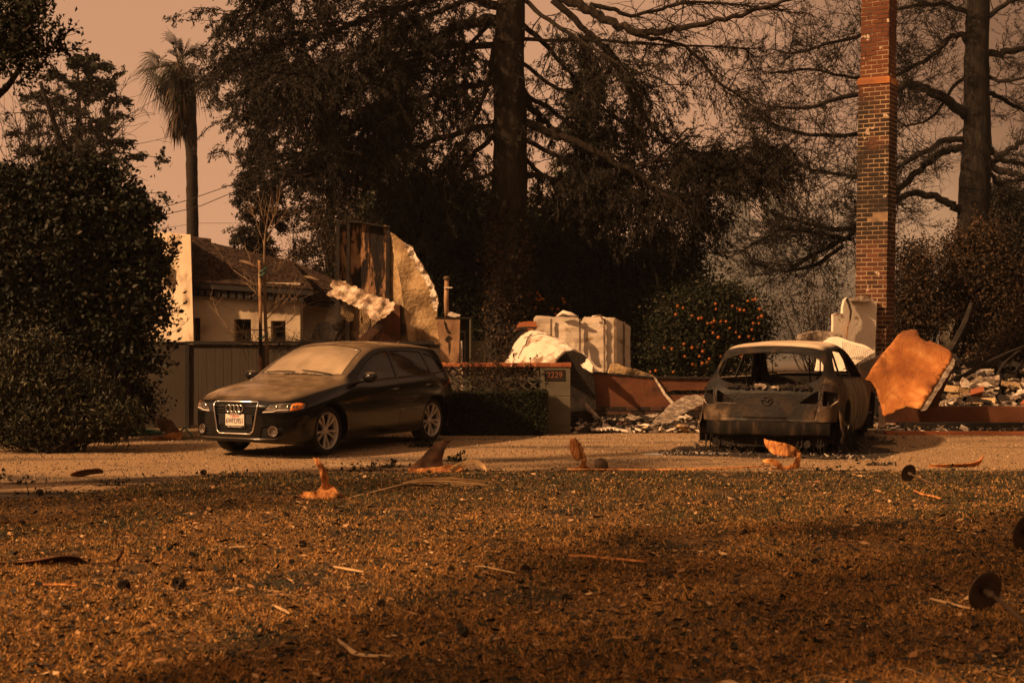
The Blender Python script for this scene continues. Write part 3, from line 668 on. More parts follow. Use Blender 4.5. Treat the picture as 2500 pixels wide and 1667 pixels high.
# lower lip
mb = MB(); pts = [(sx(y, .255)+.012, y, .245) for y in np.linspace(-.62, .62, 17)]; mb.tube(pts, .016, 8); mb.build('front_lip', M['paint'], car, True, smooth=True)
# mirrors
for s in (1, -1):
    mb = MB(); y0 = sy(2.72, .93, s)
    def mf(u, v, s=s, y0=y0):
        a = 2*PI*u; b_ = PI*(v-.5); cx, cz = 2.70, .985
        rx = .075*(1.0 if math.cos(b_)*math.cos(a) > 0 else .45)
        return Vector((cx+rx*math.cos(b_)*math.cos(a), y0+s*(.155+.105*math.sin(b_)), cz+.070*math.copysign(abs(math.sin(a))**.8, math.sin(a))*math.cos(b_)**.7+.008*math.sin(b_)))
    mb.grid(mf, 22, 14); mo = mb.build('mirror', M['paint'], car, True, smooth=True)
    mb = MB(); mb.tube([(2.71, y0-.01*s, .935), (2.70, y0+.06*s, .945), (2.70, y0+.12*s, .965)], [.026, .02, .024], 8); mb.build('mirror_stalk', M['plastic'], mo, True, smooth=True)
# roof antenna, tail light, wiper
mb = MB(); mb.tube([(.52, 0, 1.39), (.46, 0, 1.43), (.40, 0, 1.44)], [.03, .016, .004], 8); mb.build('antenna', M['paint'], car, True, smooth=True)
for s in (1, -1):
    mb = MB(); vs = []
    for x, z0, z1 in ((.40, .85, .86), (.36, .83, .88), (.31, .82, .90), (.26, .82, .91)): vs += [(x, sy(x, z, s)+.004*s, z) for z in (z0, z1)]
    mb.add(vs, [(2*k, 2*k+2, 2*k+3, 2*k+1) for k in range(3)]); mb.build('tail_light', M['red_lens'], car, True, solid=.006)
mb = MB()
def wz(x, y): r = TR.ray_cast(Vector((x, y, 3)), Vector((0, 0, -1))); return r[0].z
for y0, y1 in ((.55, .05), (-.05, -.55)):
    mb.tube([(2.97-.03*abs(t), y0+(y1-y0)*t, wz(2.96-.03*t, y0+(y1-y0)*t)+.018) for t in (0, .25, .5, .75, 1)], .008, 5)
mb.build('wiper', M['plastic'], car, True)
# debris caught at the base of the windscreen, inspection sticker, badge
mb = MB(); random.seed(2)
mb.tube([(3.0, y/20, wz(3.0, y/20)+.008) for y in range(-4, 9)], .006, 4)
for k in range(60):
    y = random.uniform(-.2, .4); x = 3.0+random.uniform(-.006, .006); z = wz(x, y)+.008
    mb.tube([(x, y, z), (x+random.uniform(-.03, .03), y+random.uniform(-.05, .05), z+random.uniform(0, .02))], .003, 3)
o = mb.build('leaf_scrap', M['twig'], None); o.parent = None
vs = [Matrix.Translation(Vector((orgA.x, orgA.y, 0))) @ Matrix.Rotation(rzA, 4, 'Z') @ v.co for v in o.data.vertices]
for v, c in zip(o.data.vertices, vs): v.co = c
tag(o, 'small heap of dark needles caught at the foot of the hatchback windscreen', 'leaf debris')
mb = MB(); vs = [(x, y, wz(x, y)+.006) for x, y in ((2.36, .50), (2.36, .53), (2.33, .53), (2.33, .50))]; mb.add(vs, [(0, 1, 2, 3)]); mb.build('sticker', M['plate'], wo, True)
mb = MB(); vs = [(x, sy(x, z)+.004, z) for x, z in ((3.11, .66), (3.05, .66), (3.05, .672), (3.11, .672))]; mb.add(vs, [(0, 1, 2, 3)]); mb.build('badge', M['chrome'], car, True, solid=.003)
# belt trim
for s in (1, -1):
    mb = MB(); mb.tube([(x, sy(x, z, s)+.004*s, z) for x, z in ((2.85, .93), (2.4, .938), (1.8, .952), (1.2, .972), (.85, .982), (.50, .998))], .006, 5); mb.build('window_trim', M['metal_dark'], car, True)
# cabin seen through the dusty glass
mb = MB(); mb.box((2.55, -.66, .70), (2.92, .66, .90)); mb.build('dashboard', M['plastic'], car, True, bevel=.05, seg=3)
mb = MB(); c = Vector((2.42, .36, .93)); Mw = Matrix.Translation(c) @ Matrix.Rotation(-1.15, 4, 'Y'); mb.tube([Mw @ Vector((.185*math.cos(t), .185*math.sin(t), 0)) for t in np.linspace(0, 2*PI, 25)], .016, 6, cap=False)
for a in (0, 2.2, 4.1): mb.tube([Mw @ Vector((0, 0, -.01)), Mw @ Vector((.18*math.cos(a), .18*math.sin(a), 0))], .018, 5)
mb.build('steering_wheel', M['plastic'], car, True, smooth=True)
for sx_, sy_ in ((1.75, .36), (1.75, -.36), (.95, .38), (.95, -.38)):
    mb = MB(); mb.box((sx_-.10, sy_-.24, .45), (sx_+.04, sy_+.24, 1.02)); mb.box((sx_-.10, sy_-.13, 1.06), (sx_-.0, sy_+.13, 1.22)); mb.box((sx_-.07, sy_-.04, 1.0), (sx_-.04, sy_+.04, 1.08)); mb.build('seat', M['plastic'], car, True, bevel=.04, seg=3)
mb = MB(); mb.box((2.36, -.12, 1.20), (2.39, .12, 1.265)); mb.tube([(2.38, 0, 1.25), (2.36, 0, 1.31)], .012, 5); mb.build('rear_view_mirror', M['plastic'], car, True, bevel=.012, seg=2)
# inner wells + floor keep the underside dark
mb = MB(); mb.box((.30, -.70, .24), (3.95, .70, .50)); mb.build('underbody', M['gap'], car, True)
for wx in (.84, 3.42):
    for s in (1, -1):
        mb = MB(); n = 20
        prof = [(wx+.372*math.cos(t), .32+.372*math.sin(t)) for t in np.linspace(-.35, PI+.35, n)]
        vs = [(x, s*.50, z) for x, z in prof]+[(x, s*.835, z) for x, z in prof]
        mb.add(vs, [(k, k+1, n+k+1, n+k) for k in range(n-1)]); mb.build('wheel_well', M['gap'], car, True, solid=.004)
def wheel(parent, x, s, steer=0, name='wheel'):
    R, Rr = .318, .235
    Mx = Matrix.Translation(Vector((x, s*.80, .318))) @ Matrix.Rotation(steer, 4, 'Z') @ Matrix.Rotation(-s*PI/2, 4, 'X')   # local z points outwards
    mb = MB(); mb.lathe([(Rr, -.19), (.29, -.20), (R-.006, -.18), (R, -.14), (R, -.03), (R-.006, .0), (.295, .018), (Rr+.004, .008), (Rr, -.02)], 48, M=Mx, closed=True); ty = mb.build('tyre', M['tyre'], None, True, smooth=True)
    mb = MB(); mb.lathe([(Rr, -.19), (Rr-.01, -.15), (Rr-.03, -.05), (Rr-.014, .0), (Rr+.002, .010), (Rr+.004, .002), (Rr, -.02)], 48, M=Mx)
    for k in range(5):
        for dk in (-.17, .17):
            a = 2*PI*k/5+PI/2; a0 = a+dk*.55; a1 = a+dk*1.35
            p0 = Vector((.035*math.cos(a0), .035*math.sin(a0), -.030)); p1 = Vector(((Rr-.008)*math.cos(a1), (Rr-.008)*math.sin(a1), -.004)); d = (p1-p0); t_ = Vector((-d.y, d.x, 0)).normalized()
            vs = []
            for p, w_, h in ((p0, .016, .0), (p0.lerp(p1, .5)+Vector((0, 0, .006)), .015, .0), (p1, .024, 0)):
                vs += [p-t_*w_-Vector((0, 0, .02)), p-t_*w_*.7, p+t_*w_*.7, p+t_*w_-Vector((0, 0, .02))]
            mb.add([Mx @ v for v in vs], [(4*i+j, 4*i+4+j, 4*i+5+j, 4*i+1+j) for i in (0, 1) for j in range(3)])
    mb.lathe([(.001, -.012), (.028, -.014), (.034, -.022), (.055, -.026), (.058, -.05)], 20, M=Mx)
    ri = mb.build('rim', M['alloy'], None, True, bevel=.002)
    mb = MB(); mb.lathe([(.001, -.06), (.15, -.06), (.15, -.08)], 24, M=Mx); mb.lathe([(.001, -.10), (Rr-.02, -.10)], 24, M=Mx); br = mb.build('brake_disc', M['gap'], None, True)
    return ty, ri, br
for wx, st in ((.84, 0), (3.42, -.0)):
    for s in (1, -1):
        wr = MB(); c = (wx, s*.78, .318); wr.lathe([(.02, -.03), (.05, -.03), (.05, .0), (.02, 0)], 12, M=Matrix.Translation(Vector((wx, s*.70, .318))) @ Matrix.Rotation(-s*PI/2, 4, 'X'))
        wo_ = wr.build('wheel', M['gap'], car, True)
        for p in wheel(car, wx, s, st): p.parent = wo_
# ================================================================ burnt car
bm_m = mat('burnt_metal', [(.42, (.004, .0035, .003)), (.51, (.010, .0075, .006)), (.57, (.035, .021, .012)), (.64, (.13, .085, .048)), (.78, (.24, .18, .12))], scale=1.5, detail=9, rough=.6, rvar=.2, metal=.05, bump=.006, bscale=24, dist=.5, spec=.4)
layer(bm_m, (.004, .0035, .003), .50, .60, scale=1.1, detail=5, seed=5)
layer(bm_m, (.034, .019, .011), .50, .72, scale=3.2, detail=8, seed=9)
dust(bm_m, (.80, .64, .46), lo=.84, hi=.97, amt=1.35, sc_=3)
M['burnt'] = bm_m
M['burnt_dark'] = mat('burnt_dark', [(.38, (.004, .0035, .003)), (.55, (.012, .009, .007)), (.68, (.045, .028, .018))], scale=5, detail=9, stretch=(1, 2, .5), rough=.8, metal=.05, spec=.15, bump=.006, bscale=24)
M['burnt_pale'] = mat('burnt_pale', [(.35, (.03, .026, .02)), (.5, (.13, .12, .095)), (.7, (.24, .22, .18))], scale=2.2, detail=8, stretch=(2.2, 1, .25), rough=.6, metal=.2, spec=.4)
layer(M['burnt_pale'], (.02, .015, .012), .55, .68, scale=2.5, detail=8, stretch=(1.5, 1, .3))
SX = [
 (None, [(0.02, 0, z) for z in (.25, .26, .30, .42, .56, .66, .72, .76, .79, .80, .81, .82, .82)]),
 S(.025, (.24,.25), (.33,.25), (.36,.30), (.37,.42), (.37,.57), (.36,.67), (.34,.735), (.31,.77), (.28,.795), (.25,.81), (.19,.82), (.10,.825), (0,.83)),
 S(.05, (.45,.24), (.62,.24), (.67,.30), (.70,.42), (.70,.58), (.68,.70), (.64,.77), (.59,.81), (.54,.83), (.48,.845), (.37,.855), (.18,.865), (0,.87)),
 S(.13, (.5,.20), (.72,.20), (.80,.26), (.845,.42), (.855,.60), (.835,.75), (.79,.85), (.73,.895), (.67,.92), (.61,.935), (.47,.95), (.23,.965), (0,.97)),
 S(.30, (.5,.18), (.78,.18), (.86,.25), (.905,.42), (.92,.62), (.905,.80), (.86,.93), (.79,1.02), (.72,1.09), (.66,1.12), (.50,1.15), (.25,1.17), (0,1.175)),
 S(.52, (.5,.16), (.80,.17), (.87,.23), (.92,.42), (.935,.62), (.915,.80), (.875,.935), (.80,1.08), (.725,1.23), (.665,1.29), (.51,1.335), (.25,1.36), (0,1.365)),
 S(.66, (.5,.16), (.80,.17), (.87,.23), (.92,.42), (.935,.62), (.915,.80), (.88,.93), (.80,1.10), (.725,1.29), (.67,1.37), (.53,1.42), (.26,1.445), (0,1.45)),
 S(1.0, (.5,.15), (.80,.16), (.88,.22), (.92,.42), (.935,.62), (.915,.80), (.88,.92), (.80,1.10), (.72,1.32), (.665,1.40), (.52,1.45), (.26,1.475), (0,1.48)),
 S(1.6, (.5,.15), (.80,.16), (.88,.22), (.92,.42), (.935,.62), (.915,.80), (.875,.905), (.795,1.10), (.71,1.33), (.655,1.41), (.51,1.46), (.25,1.487), (0,1.495)),
 S(2.2, (.5,.15), (.80,.16), (.88,.22), (.92,.42), (.935,.62), (.912,.79), (.87,.89), (.79,1.09), (.70,1.32), (.645,1.40), (.50,1.455), (.25,1.48), (0,1.485)),
 S(2.65, (.5,.15), (.80,.16), (.88,.22), (.92,.42), (.935,.62), (.912,.78), (.87,.88), (.81,1.05), (.72,1.26), (.665,1.32), (.51,1.37), (.25,1.40), (0,1.405)),
 S(3.1, (.5,.15), (.80,.16), (.88,.22), (.92,.42), (.935,.62), (.912,.77), (.87,.87), (.83,.96), (.775,1.06), (.73,1.10), (.54,1.14), (.27,1.165), (0,1.17)),
 S(3.5, (.5,.15), (.80,.16), (.88,.22), (.92,.42), (.935,.62), (.91,.75), (.865,.85), (.81,.90), (.75,.925), (.70,.935), (.52,.955), (.26,.97), (0,.975)),
 S(4.1, (.5,.15), (.78,.16), (.86,.22), (.90,.40), (.91,.58), (.88,.70), (.83,.77), (.77,.80), (.70,.82), (.62,.835), (.45,.855), (.22,.87), (0,.875)),
 S(4.5, (.45,.17), (.65,.18), (.72,.24), (.75,.38), (.75,.52), (.72,.60), (.67,.65), (.61,.675), (.55,.69), (.48,.70), (.35,.715), (.17,.725), (0,.73)),
 (None, [(4.62, 0, z) for z in (.2, .22, .26, .36, .48, .55, .6, .62, .635, .645, .655, .665, .67)]),
]
SX = [(x, [((p[0], p[1], p[2]*.98) if x is None else (p[0]*.975, p[1]*.98)) for p in ps]) for x, ps in SX]
hb = math.radians(90-21); HB = Vector((math.cos(hb), math.sin(hb)))
orgB = Vector((3.28, 18.35))
wreck = thing('burnt_car', (orgB.x, orgB.y, 0), 'burnt out car shell seen from behind with no glass or tyres', 'car', rz=hb)
bm, _ = loft_bm(SX, 6, 5)
# heat-buckled metal
for v in bm.verts:
    c = v.co; n_ = noise.noise(Vector((c.x*2.2, c.y*2.2, c.z*2.6))); f = .012+(.03 if c.z < .45 else 0)+(.014 if abs(c.y) > .8 and c.z < .9 else 0)
    v.co += v.normal*n_*f
bm.normal_update(); full2 = bm.copy(); TB = BVHTree.FromBMesh(full2)
for wx in (.95, 3.70):
    fs = cutpoly(bm, circ(wx, .30, .40), 'y', lambda f: abs(f.calc_center_median().y) > .45 and f.calc_center_median().z < .9); bmesh.ops.delete(bm, geom=fs, context='FACES')
xr = lambda f: f.calc_center_median().x < .8 and f.normal.x < -.12
fs = cutpoly(bm, superell(0, 1.105, .685, .215, 32, 2.6, 3.0), 'x', lambda f: xr(f) and f.calc_center_median().z > .85); bmesh.ops.delete(bm, geom=fs, context='FACES')
for s in (1, -1):
    sw = lambda f, s=s: f.calc_center_median().y*s > .5 and abs(f.normal.y) > .2 and f.calc_center_median().z > .85
    for pl in ([(3.05,.93),(2.80,1.12),(2.5,1.27),(2.2,1.345),(1.98,1.355),(1.95,.95)], [(1.88,.955),(1.90,1.355),(1.3,1.345),(1.05,1.32),(1.0,.965)], [(.94,.97),(.98,1.30),(.80,1.22),(.66,1.10),(.60,1.0)]):
        fs = cutpoly(bm, pl, 'y', sw); bmesh.ops.delete(bm, geom=fs, context='FACES')
fs = cutpoly(bm, [(3.42, -.62), (3.42, .62), (2.72, .54), (2.72, -.54)], 'z', lambda f: f.normal.z > .2 and f.calc_center_median().z > .95); bmesh.ops.delete(bm, geom=fs, context='FACES')
# empty lamp openings
for s in (1, -1):
    for pl in ([(.40,.665),(.47,.715),(.57,.79),(.64,.825),(.66,.82),(.655,.665)], [(.71,.64),(.72,.835),(.80,.82),(.88,.80),(.885,.70),(.80,.64)]):
        fs = cutpoly(bm, [(s*a, b) for a, b in pl], 'x', lambda f, s=s: f.calc_center_median().x < .5 and f.calc_center_median().y*s > 0 and f.normal.x < -.05); bmesh.ops.delete(bm, geom=fs, context='FACES')
# tailgate and the pale doors on its right-hand side
tg = cutpoly(bm, [(-.69,.47),(-.70,.80),(-.74,.95),(-.74,1.20),(-.66,1.335),(.66,1.335),(.74,1.20),(.74,.95),(.70,.80),(.69,.47)], 'x', lambda f: f.calc_center_median().x < .75 and f.normal.x < -.1)
tgm = take(bm, tg, off=.0)
# bumper skin is gone below .47
fs = cutpoly(bm, [(-.95,.15),(-.95,.43),(.95,.43),(.95,.15)], 'x', lambda f: f.calc_center_median().x < .5); bmesh.ops.delete(bm, geom=fs, context='FACES')
dd = []
for s in (-1, 1):
    fl = lambda f, s=s: f.calc_center_median().y*s > .5 and abs(f.normal.y) > .2 and f.calc_center_median().z < .97
    for pl in ([(3.15,.22),(3.15,.90),(1.93,.945),(1.92,.22)], [(1.89,.22),(1.90,.945),(1.02,.96),(1.02,.22)]):
        dd.append((s, take(bm, cutpoly(bm, pl, 'y', fl), off=-.004)))
bo = from_bm(bm, 'body', M['burnt'], wreck); md = bo.modifiers.new('s', 'SOLIDIFY'); md.thickness = .018; md.offset = -1
tgo = tgm.build('tailgate', M['burnt'], wreck, True, smooth=True, solid=.018)
for k, (s, a) in enumerate(dd):
    d_ = a.build('door', M['burnt_pale'], wreck, True, smooth=True, solid=.02)
def bx_(y, z):
    r = TB.ray_cast(Vector((-2, y, z)), Vector((1, 0, 0))); return r[0].x if r[0] else .05
# scorched inner panels, floor, dash
mb = MB(); mb.box((.20, -.72, .26), (4.2, .72, .42)); mb.box((.16, -.66, .42), (.24, .66, .80)); mb.box((3.3, -.72, .45), (3.42, .72, .92)); mb.build('floor_pan', M['char'], wreck, True)
for s in (1, -1):
    mb = MB(); mb.box((.26, s*.66-.02, .40), (1.0, s*.66+.02, .90)); mb.box((.22, s*.80-.06, .42), (.34, s*.80+.06, .86)); mb.build('inner_panel', M['char'], wreck, True)
# bars and wires left standing inside
random.seed(11)
for y in (-.50, -.36, .30, .40, .52):
    mb = MB(); mb.tube([(1.4, y, .5), (1.35, y+.02, 1.0), (1.2, y+random.uniform(-.06, .06), 1.38)], .010, 5); mb.build('burnt_bar', M['char'], wreck, True)
for y in (.10, .24):
    mb = MB(); mb.tube([(1.0, y, .6), (.98, y, 1.05), (1.0, y+.01, 1.40)], .006, 4); mb.build('hanging_wire', M['char'], wreck, True)
for cy, x in ((.15, 1.1), (-.58, 1.1)):
    mb = MB(); mb.tube([(x, cy-.10, .62), (x, cy-.10, .97), (x, cy-.08, 1.03), (x, cy+.08, 1.03), (x, cy+.10, .97), (x, cy+.10, .62)], .011, 6)
    mb.tube([(x, cy-.10, .88), (x, cy+.10, .88)], .007, 5); mb.tube([(x+.02, cy-.2, .8), (x+.02, cy+.2, .8)], .01, 5); mb.build('seat_frame', M['char'], wreck, True, smooth=True)
mb = MB()
for k in range(90):
    a = random.uniform(0, 6.3); y = random.uniform(-.62, .62); x = .28+random.uniform(0, .25)
    mb.tube([(x, y, .80+random.uniform(0, .06)), (x+.06*math.cos(a), y+.09*math.sin(a), .84+random.uniform(0, .10))], random.uniform(.003, .010), 4)
mb.build('melted_trim', M['char'], wreck, True)
# sagging scraps along the lower window edge
mb = MB(); random.seed(4)
for k in range(34):
    y = random.uniform(-.55, .55); z = .895+random.uniform(-.02, .02); x = bx_(y, .86)-.02; w_ = random.uniform(.02, .08); h = random.uniform(.012, .045)
    mb.add([(x, y-w_, z), (x-.015, y, z+.015), (x, y+w_, z), (x-.03, y+w_*.3, z-h), (x-.035, y-w_*.5, z-h*.8)], [(0, 1, 2, 3, 4)], 1 if -.25 < y < .15 and random.random() < .5 else 0)
mb.build('glass_scrap', [M['char'], M['ash']], wreck, True, solid=.006)
# oval badge
mb = MB(); c = Vector((bx_(0, .70)-.010, 0, .70)); mb.tube([c+Vector((0, .070*math.cos(t), .048*math.sin(t))) for t in np.linspace(0, 2*PI, 29)], .007, 6, cap=False)
mb.tube([c+Vector((-.002, y, z)) for y, z in ((-.062, .012), (-.03, .02), (-.012, -.012), (0, -.02), (.012, -.012), (.03, .02), (.062, .012))], .006, 5)
mb.build('badge', M['burnt'], tgo, True, smooth=True)
# lamp housings inside the openings
for s in (1, -1):
    mb = MB()
    for y, z, x in ((.80, .765, .25), (.80, .69, .25)):
        mb.lathe([(.001, .03), (.028, .03), (.034, 0), (.040, 0), (.040, .04)], 14, M=Matrix.Translation(Vector((x, s*y, z))) @ Matrix.Rotation(PI/2, 4, 'Y'))
    mb.box((.14, min(s*.44, s*.66), .66), (.16, max(s*.44, s*.66), .80)); mb.build('lamp_housing', M['char'], wreck, True)
# bumper beam and what hangs below it
mb = MB()
def beam(u, v):
    y = -.80+1.60*u; a = v*2*PI; x = .02+.10*(abs(y)/.8)**3; z = .34+.006*math.sin(9*y)
    return Vector((x+.045*math.cos(a)*(.8+.2*abs(math.cos(a))), y, z+.095*math.copysign(abs(math.sin(a))**.45, math.sin(a))+.004*noise.noise(Vector((y*8, a, 0)))))
mb.grid(beam, 40, 16); mb.build('bumper_beam', M['burnt_dark'], wreck, True, smooth=True)
mb = MB(); random.seed(8)
for k in range(46):
    y = random.uniform(-.85, .85); x = .10+random.uniform(0, .2); z0 = random.uniform(.24, .36)
    mb.tube([(x, y, z0), (x+random.uniform(-.06, .06), y+random.uniform(-.05, .05), z0*.5), (x+random.uniform(-.1, .1), y+random.uniform(-.08, .08), .01)], [.012, .009, .004], 5)
mb.box((.16, -.74, .10), (.30, .74, .30)); mb.tube([(.02, -.52, .15), (.4, -.52, .17)], .045, 12); mb.tube([(.30, -.6, .18), (.5, 0, .2), (.30, .6, .18)], .03, 8)
mb.build('underside', M['char'], wreck, True)
# torn wing skins hanging at both rear corners
for s in (1, -1):
    mb = MB()
    def fn(u, v, s=s):
        x = .20+.38*u; z = .60-.46*v; y = s*(.875+.05*math.sin(4*u+2*v)+.05*v*math.sin(7*u)+.03*noise.noise(Vector((u*5, v*5, s))))
        return Vector((x, y, z))
    mb.grid(fn, 12, 12); mb.build('torn_wing', M['burnt'], wreck, True, smooth=True, solid=.008)
for wx in (.95, 3.70):
    for s in (1, -1):
        Mx = Matrix.Translation(Vector((wx, s*.80, .235))) @ Matrix.Rotation(-s*PI/2, 4, 'X')
        mb = MB(); mb.lathe([(.235, -.2), (.24, -.19), (.215, -.17), (.20, -.10), (.215, -.02), (.238, 0), (.232, -.004), (.205, -.03)], 30, M=Mx)
        for k in range(6):
            a = PI*k/3; mb.box((-.02, .04, -.05), (.02, .21, -.025), M=Mx @ Matrix.Rotation(a, 4, 'Z'))
        mb.lathe([(.001, -.02), (.06, -.025), (.065, -.06)], 14, M=Mx); mb.build('bare_rim', M['burnt'], wreck, True, smooth=False)
        mb = MB(); n = 18; prof = [(wx+.41*math.cos(t), .30+.41*math.sin(t)) for t in np.linspace(-.5, PI+.5, n)]
        mb.add([(x, s*.50, z) for x, z in prof]+[(x, s*.87, z) for x, z in prof], [(k, k+1, n+k+1, n+k) for k in range(n-1)]); mb.build('wheel_well', M['char'], wreck, True, solid=.004)
# strips of tyre cord and trim around the right rear wheel
mb = MB(); random.seed(21)
for k in range(34):
    x = random.uniform(.5, 1.5); z = random.uniform(.05, .4); y = -.93+random.uniform(-.04, .04)
    mb.tube([(x, y, z), (x+random.uniform(-.1, .1), y-random.uniform(0, .05), z*.5), (x+random.uniform(-.2, .2), y-random.uniform(0, .12), .01)], [.006, .005, .003], 4)
mb.build('tyre_cord', M['char'], wreck, True)
# melted metal and soot on the ground
mb = MB()
def puddle(cx, cy, rx, ry, seed, h=.012, n=40):
    vs = [Vector((cx, cy, h))]
    for ring in (.5, .85, 1.0):
        for k in range(n):
            a = 2*PI*k/n; r = ring*(1+.45*noise.noise(Vector((math.cos(a)*1.6, math.sin(a)*1.6, seed))))
            vs.append(Vector((cx+rx*r*math.cos(a), cy+ry*r*math.sin(a), h if ring < .9 else .0)))
    fs = [(0, 1+k, 1+(k+1) % n) for k in range(n)]
    for rg in (0, 1): fs += [(1+rg*n+k, 1+(rg+1)*n+k, 1+(rg+1)*n+(k+1) % n, 1+rg*n+(k+1) % n) for k in range(n)]
    return vs, fs
for a in ((2.15, 18.62, .34, .11, 1), (2.6, 18.55, .22, .08, 2), (1.85, 18.45, .16, .05, 3)): mb.add(*puddle(*a))
o = mb.build('melted_metal', mat('melt', [(.3, (.35, .33, .30)), (.7, (.75, .72, .68))], scale=9, rough=.35, metal=.5, bump=.01, bscale=20), smooth=True); tag(o, 'pale puddle of melted metal beside the wreck of the burnt car', 'melted metal')
mb = MB()
for a in ((3.2, 18.9, 1.35, .85, 5, .004), (4.3, 19.2, 1.0, 1.2, 6, .006), (4.7, 21, .8, 1.4, 7, .005)): mb.add(*puddle(*a))
o = mb.build('scorched_ground', mat('soot', [(.3, (.012, .009, .007)), (.6, (.04, .028, .02)), (.8, (.12, .085, .055))], scale=14, detail=9, rough=1, bump=.01, bscale=40)); tag(o, kind='structure')
rb = MB(); random.seed(31)
for k in range(420):
    a = random.uniform(0, 6.3); t = random.uniform(-.5, 4.6); s_ = random.choice((-1, 1)); off = s_*random.gauss(1.0, .18) if random.random() < .7 else random.uniform(-1, 1)
    c = orgB+HB*(t if random.random() < .55 else random.uniform(-.35, .2))+Vector((-HB.y, HB.x))*off; r = random.uniform(.008, .035)
    rb.tube([(c.x, c.y, .004), (c.x+r*2*math.cos(a), c.y+r*2*math.sin(a), random.uniform(.005, .05))], [r*.6, r*.2], 4)
o = rb.build('burnt_debris', [mat('burnt_bits', [(.1, (.012, .009, .007)), (.6, (.05, .035, .025)), (.9, (.35, .29, .23))], island=.9)]); tag(o, 'charred crumbs and ash fallen around the burnt car', 'debris', kind='stuff')
M['plaster_clean'] = mat('plaster_clean', [(.3, (.70, .60, .48)), (.6, (.80, .72, .60))], scale=2, rough=.95, bump=.006, bscale=24)
layer(M['plaster_clean'], (.30, .20, .13), .60, .70, scale=4, detail=9)
M['plaster_dirty'] = mat('plaster_dirty', [(.38, (.16, .10, .06)), (.48, (.42, .31, .21)), (.6, (.62, .50, .37)), (.8, (.76, .65, .52))], scale=5, detail=10, rough=.95, bump=.03, bscale=20)
layer(M['plaster_dirty'], (.04, .026, .018), 0, .012, scale=4, kind='crack')
# ================================================================ block wall with pillar, hedge
YW = 22.3
zz = lambda py, Y: HC-(py-HY)/F*Y
xx = lambda px, Y: (px-1250)/F*Y
wl = thing('block_wall', (xx(1230, YW), YW, 0), 'low painted block wall with pierced blocks, red brick cap and a house number', 'wall')
x0, x1 = xx(1320, YW), xx(1393, YW)
hs = [0, .125, .345, .575, .805, zz(896, YW)]
mb = MB()
for a, b in zip(hs, hs[1:]): mb.box((x0, YW, a+.004), (x1, YW+.42, b-.004))
mb.box((x0+.006, YW+.006, 0), (x1-.006, YW+.41, zz(896, YW)-.01))
mb.build('pillar', M['block'], wl, bevel=.006)
zc0, zc1 = zz(896, YW), zz(886, YW)
mb = MB(); x = xx(1030, YW); random.seed(3)
while x < x1+.01:
    l_ = .20; mb.box((x+.003, YW-.012-random.uniform(0, .006), zc0+.002), (min(x+l_-.003, x1+.012), YW+.30, zc1+random.uniform(-.004, .004))); x += l_
mb.build('cap', M['cap_brick'], wl, bevel=.004)
xl = x0-.006; bw = (xx(1320, YW)-xx(1085, YW))/3.85
rows = [(.655, .862), (.868, 1.032)]; rows = [(.42, .640), (.648, .838), (.846, zc0-.002)]
nblk = 0
for r, (za, zb) in enumerate(rows):
    for k in range(5):
        b = xl-k*bw-.003; a = b-bw+.006; mb = MB(); t = .018; y0, y1 = YW+.10, YW+.20
        mb.box((a, y0, za), (b, y1, za+t)); mb.box((a, y0, zb-t), (b, y1, zb)); mb.box((a, y0, za+t), (a+t, y1, zb-t)); mb.box((b-t, y0, za+t), (b, y1, zb-t))
        ia, ib, ja, jb = a+t, b-t, za+t, zb-t; wv = .016
        for h in (0, 1):
            pa, pb = ia+(ib-ia)*h/2, ia+(ib-ia)*(h+1)/2
            for q0, q1 in (((pa, ja), (pb, jb)), ((pa, jb), (pb, ja))):
                d = Vector((q1[0]-q0[0], q1[1]-q0[1])).normalized(); nn = Vector((-d.y, d.x))*wv
                e0, e1 = .002 if q0[1] < q1[1] else .004, -.002
                pts = [(q0[0]+nn.x, q0[1]+nn.y), (q0[0]-nn.x, q0[1]-nn.y), (q1[0]-nn.x, q1[1]-nn.y), (q1[0]+nn.x, q1[1]+nn.y)]
                pts = [(min(max(u, ia-.01), ib+.01), min(max(v, ja-.01), jb+.01)) for u, v in pts]
                vs = [(u, y0+e0, v) for u, v in pts]+[(u, y1-e0, v) for u, v in pts]
                mb.add(vs, [(0, 1, 2, 3), (7, 6, 5, 4), (0, 4, 5, 1), (1, 5, 6, 2), (2, 6, 7, 3), (3, 7, 4, 0)])
        mb.build('pierced_block', M['block'], wl); nblk += 1
mb = MB(); mb.box((xx(1030, YW), YW+.08, 0), (xl, YW+.24, .415)); mb.build('footing', M['block'], wl)
mb = MB(); mb.box((xx(1329, YW), YW-.014, zz(928.5, YW)), (xx(1378.5, YW), YW-.001, zz(902.5, YW))); npl = mb.build('house_number_plate', M['dark_paint'], wl, bevel=.003)
mb = MB(); a, b, c, d = xx(1331, YW), xx(1376.5, YW), zz(927, YW), zz(904, YW)
mb.tube([(a, YW-.016, c), (b, YW-.016, c), (b, YW-.016, d), (a, YW-.016, d), (a, YW-.016, c)], .0022, 4); mb.build('plate_border', M['metal_dark'], npl)
text_mesh('2229', .128, Matrix(((1, 0, 0, xx(1354, YW)), (0, 0, -1, YW-.0165), (0, 1, 0, zz(915.7, YW)), (0, 0, 0, 1))), mat('number_red', [(.3, (.20, .07, .04)), (.7, (.26, .095, .05))], rough=.6), 'number', npl, local=False, scale_x=.98)
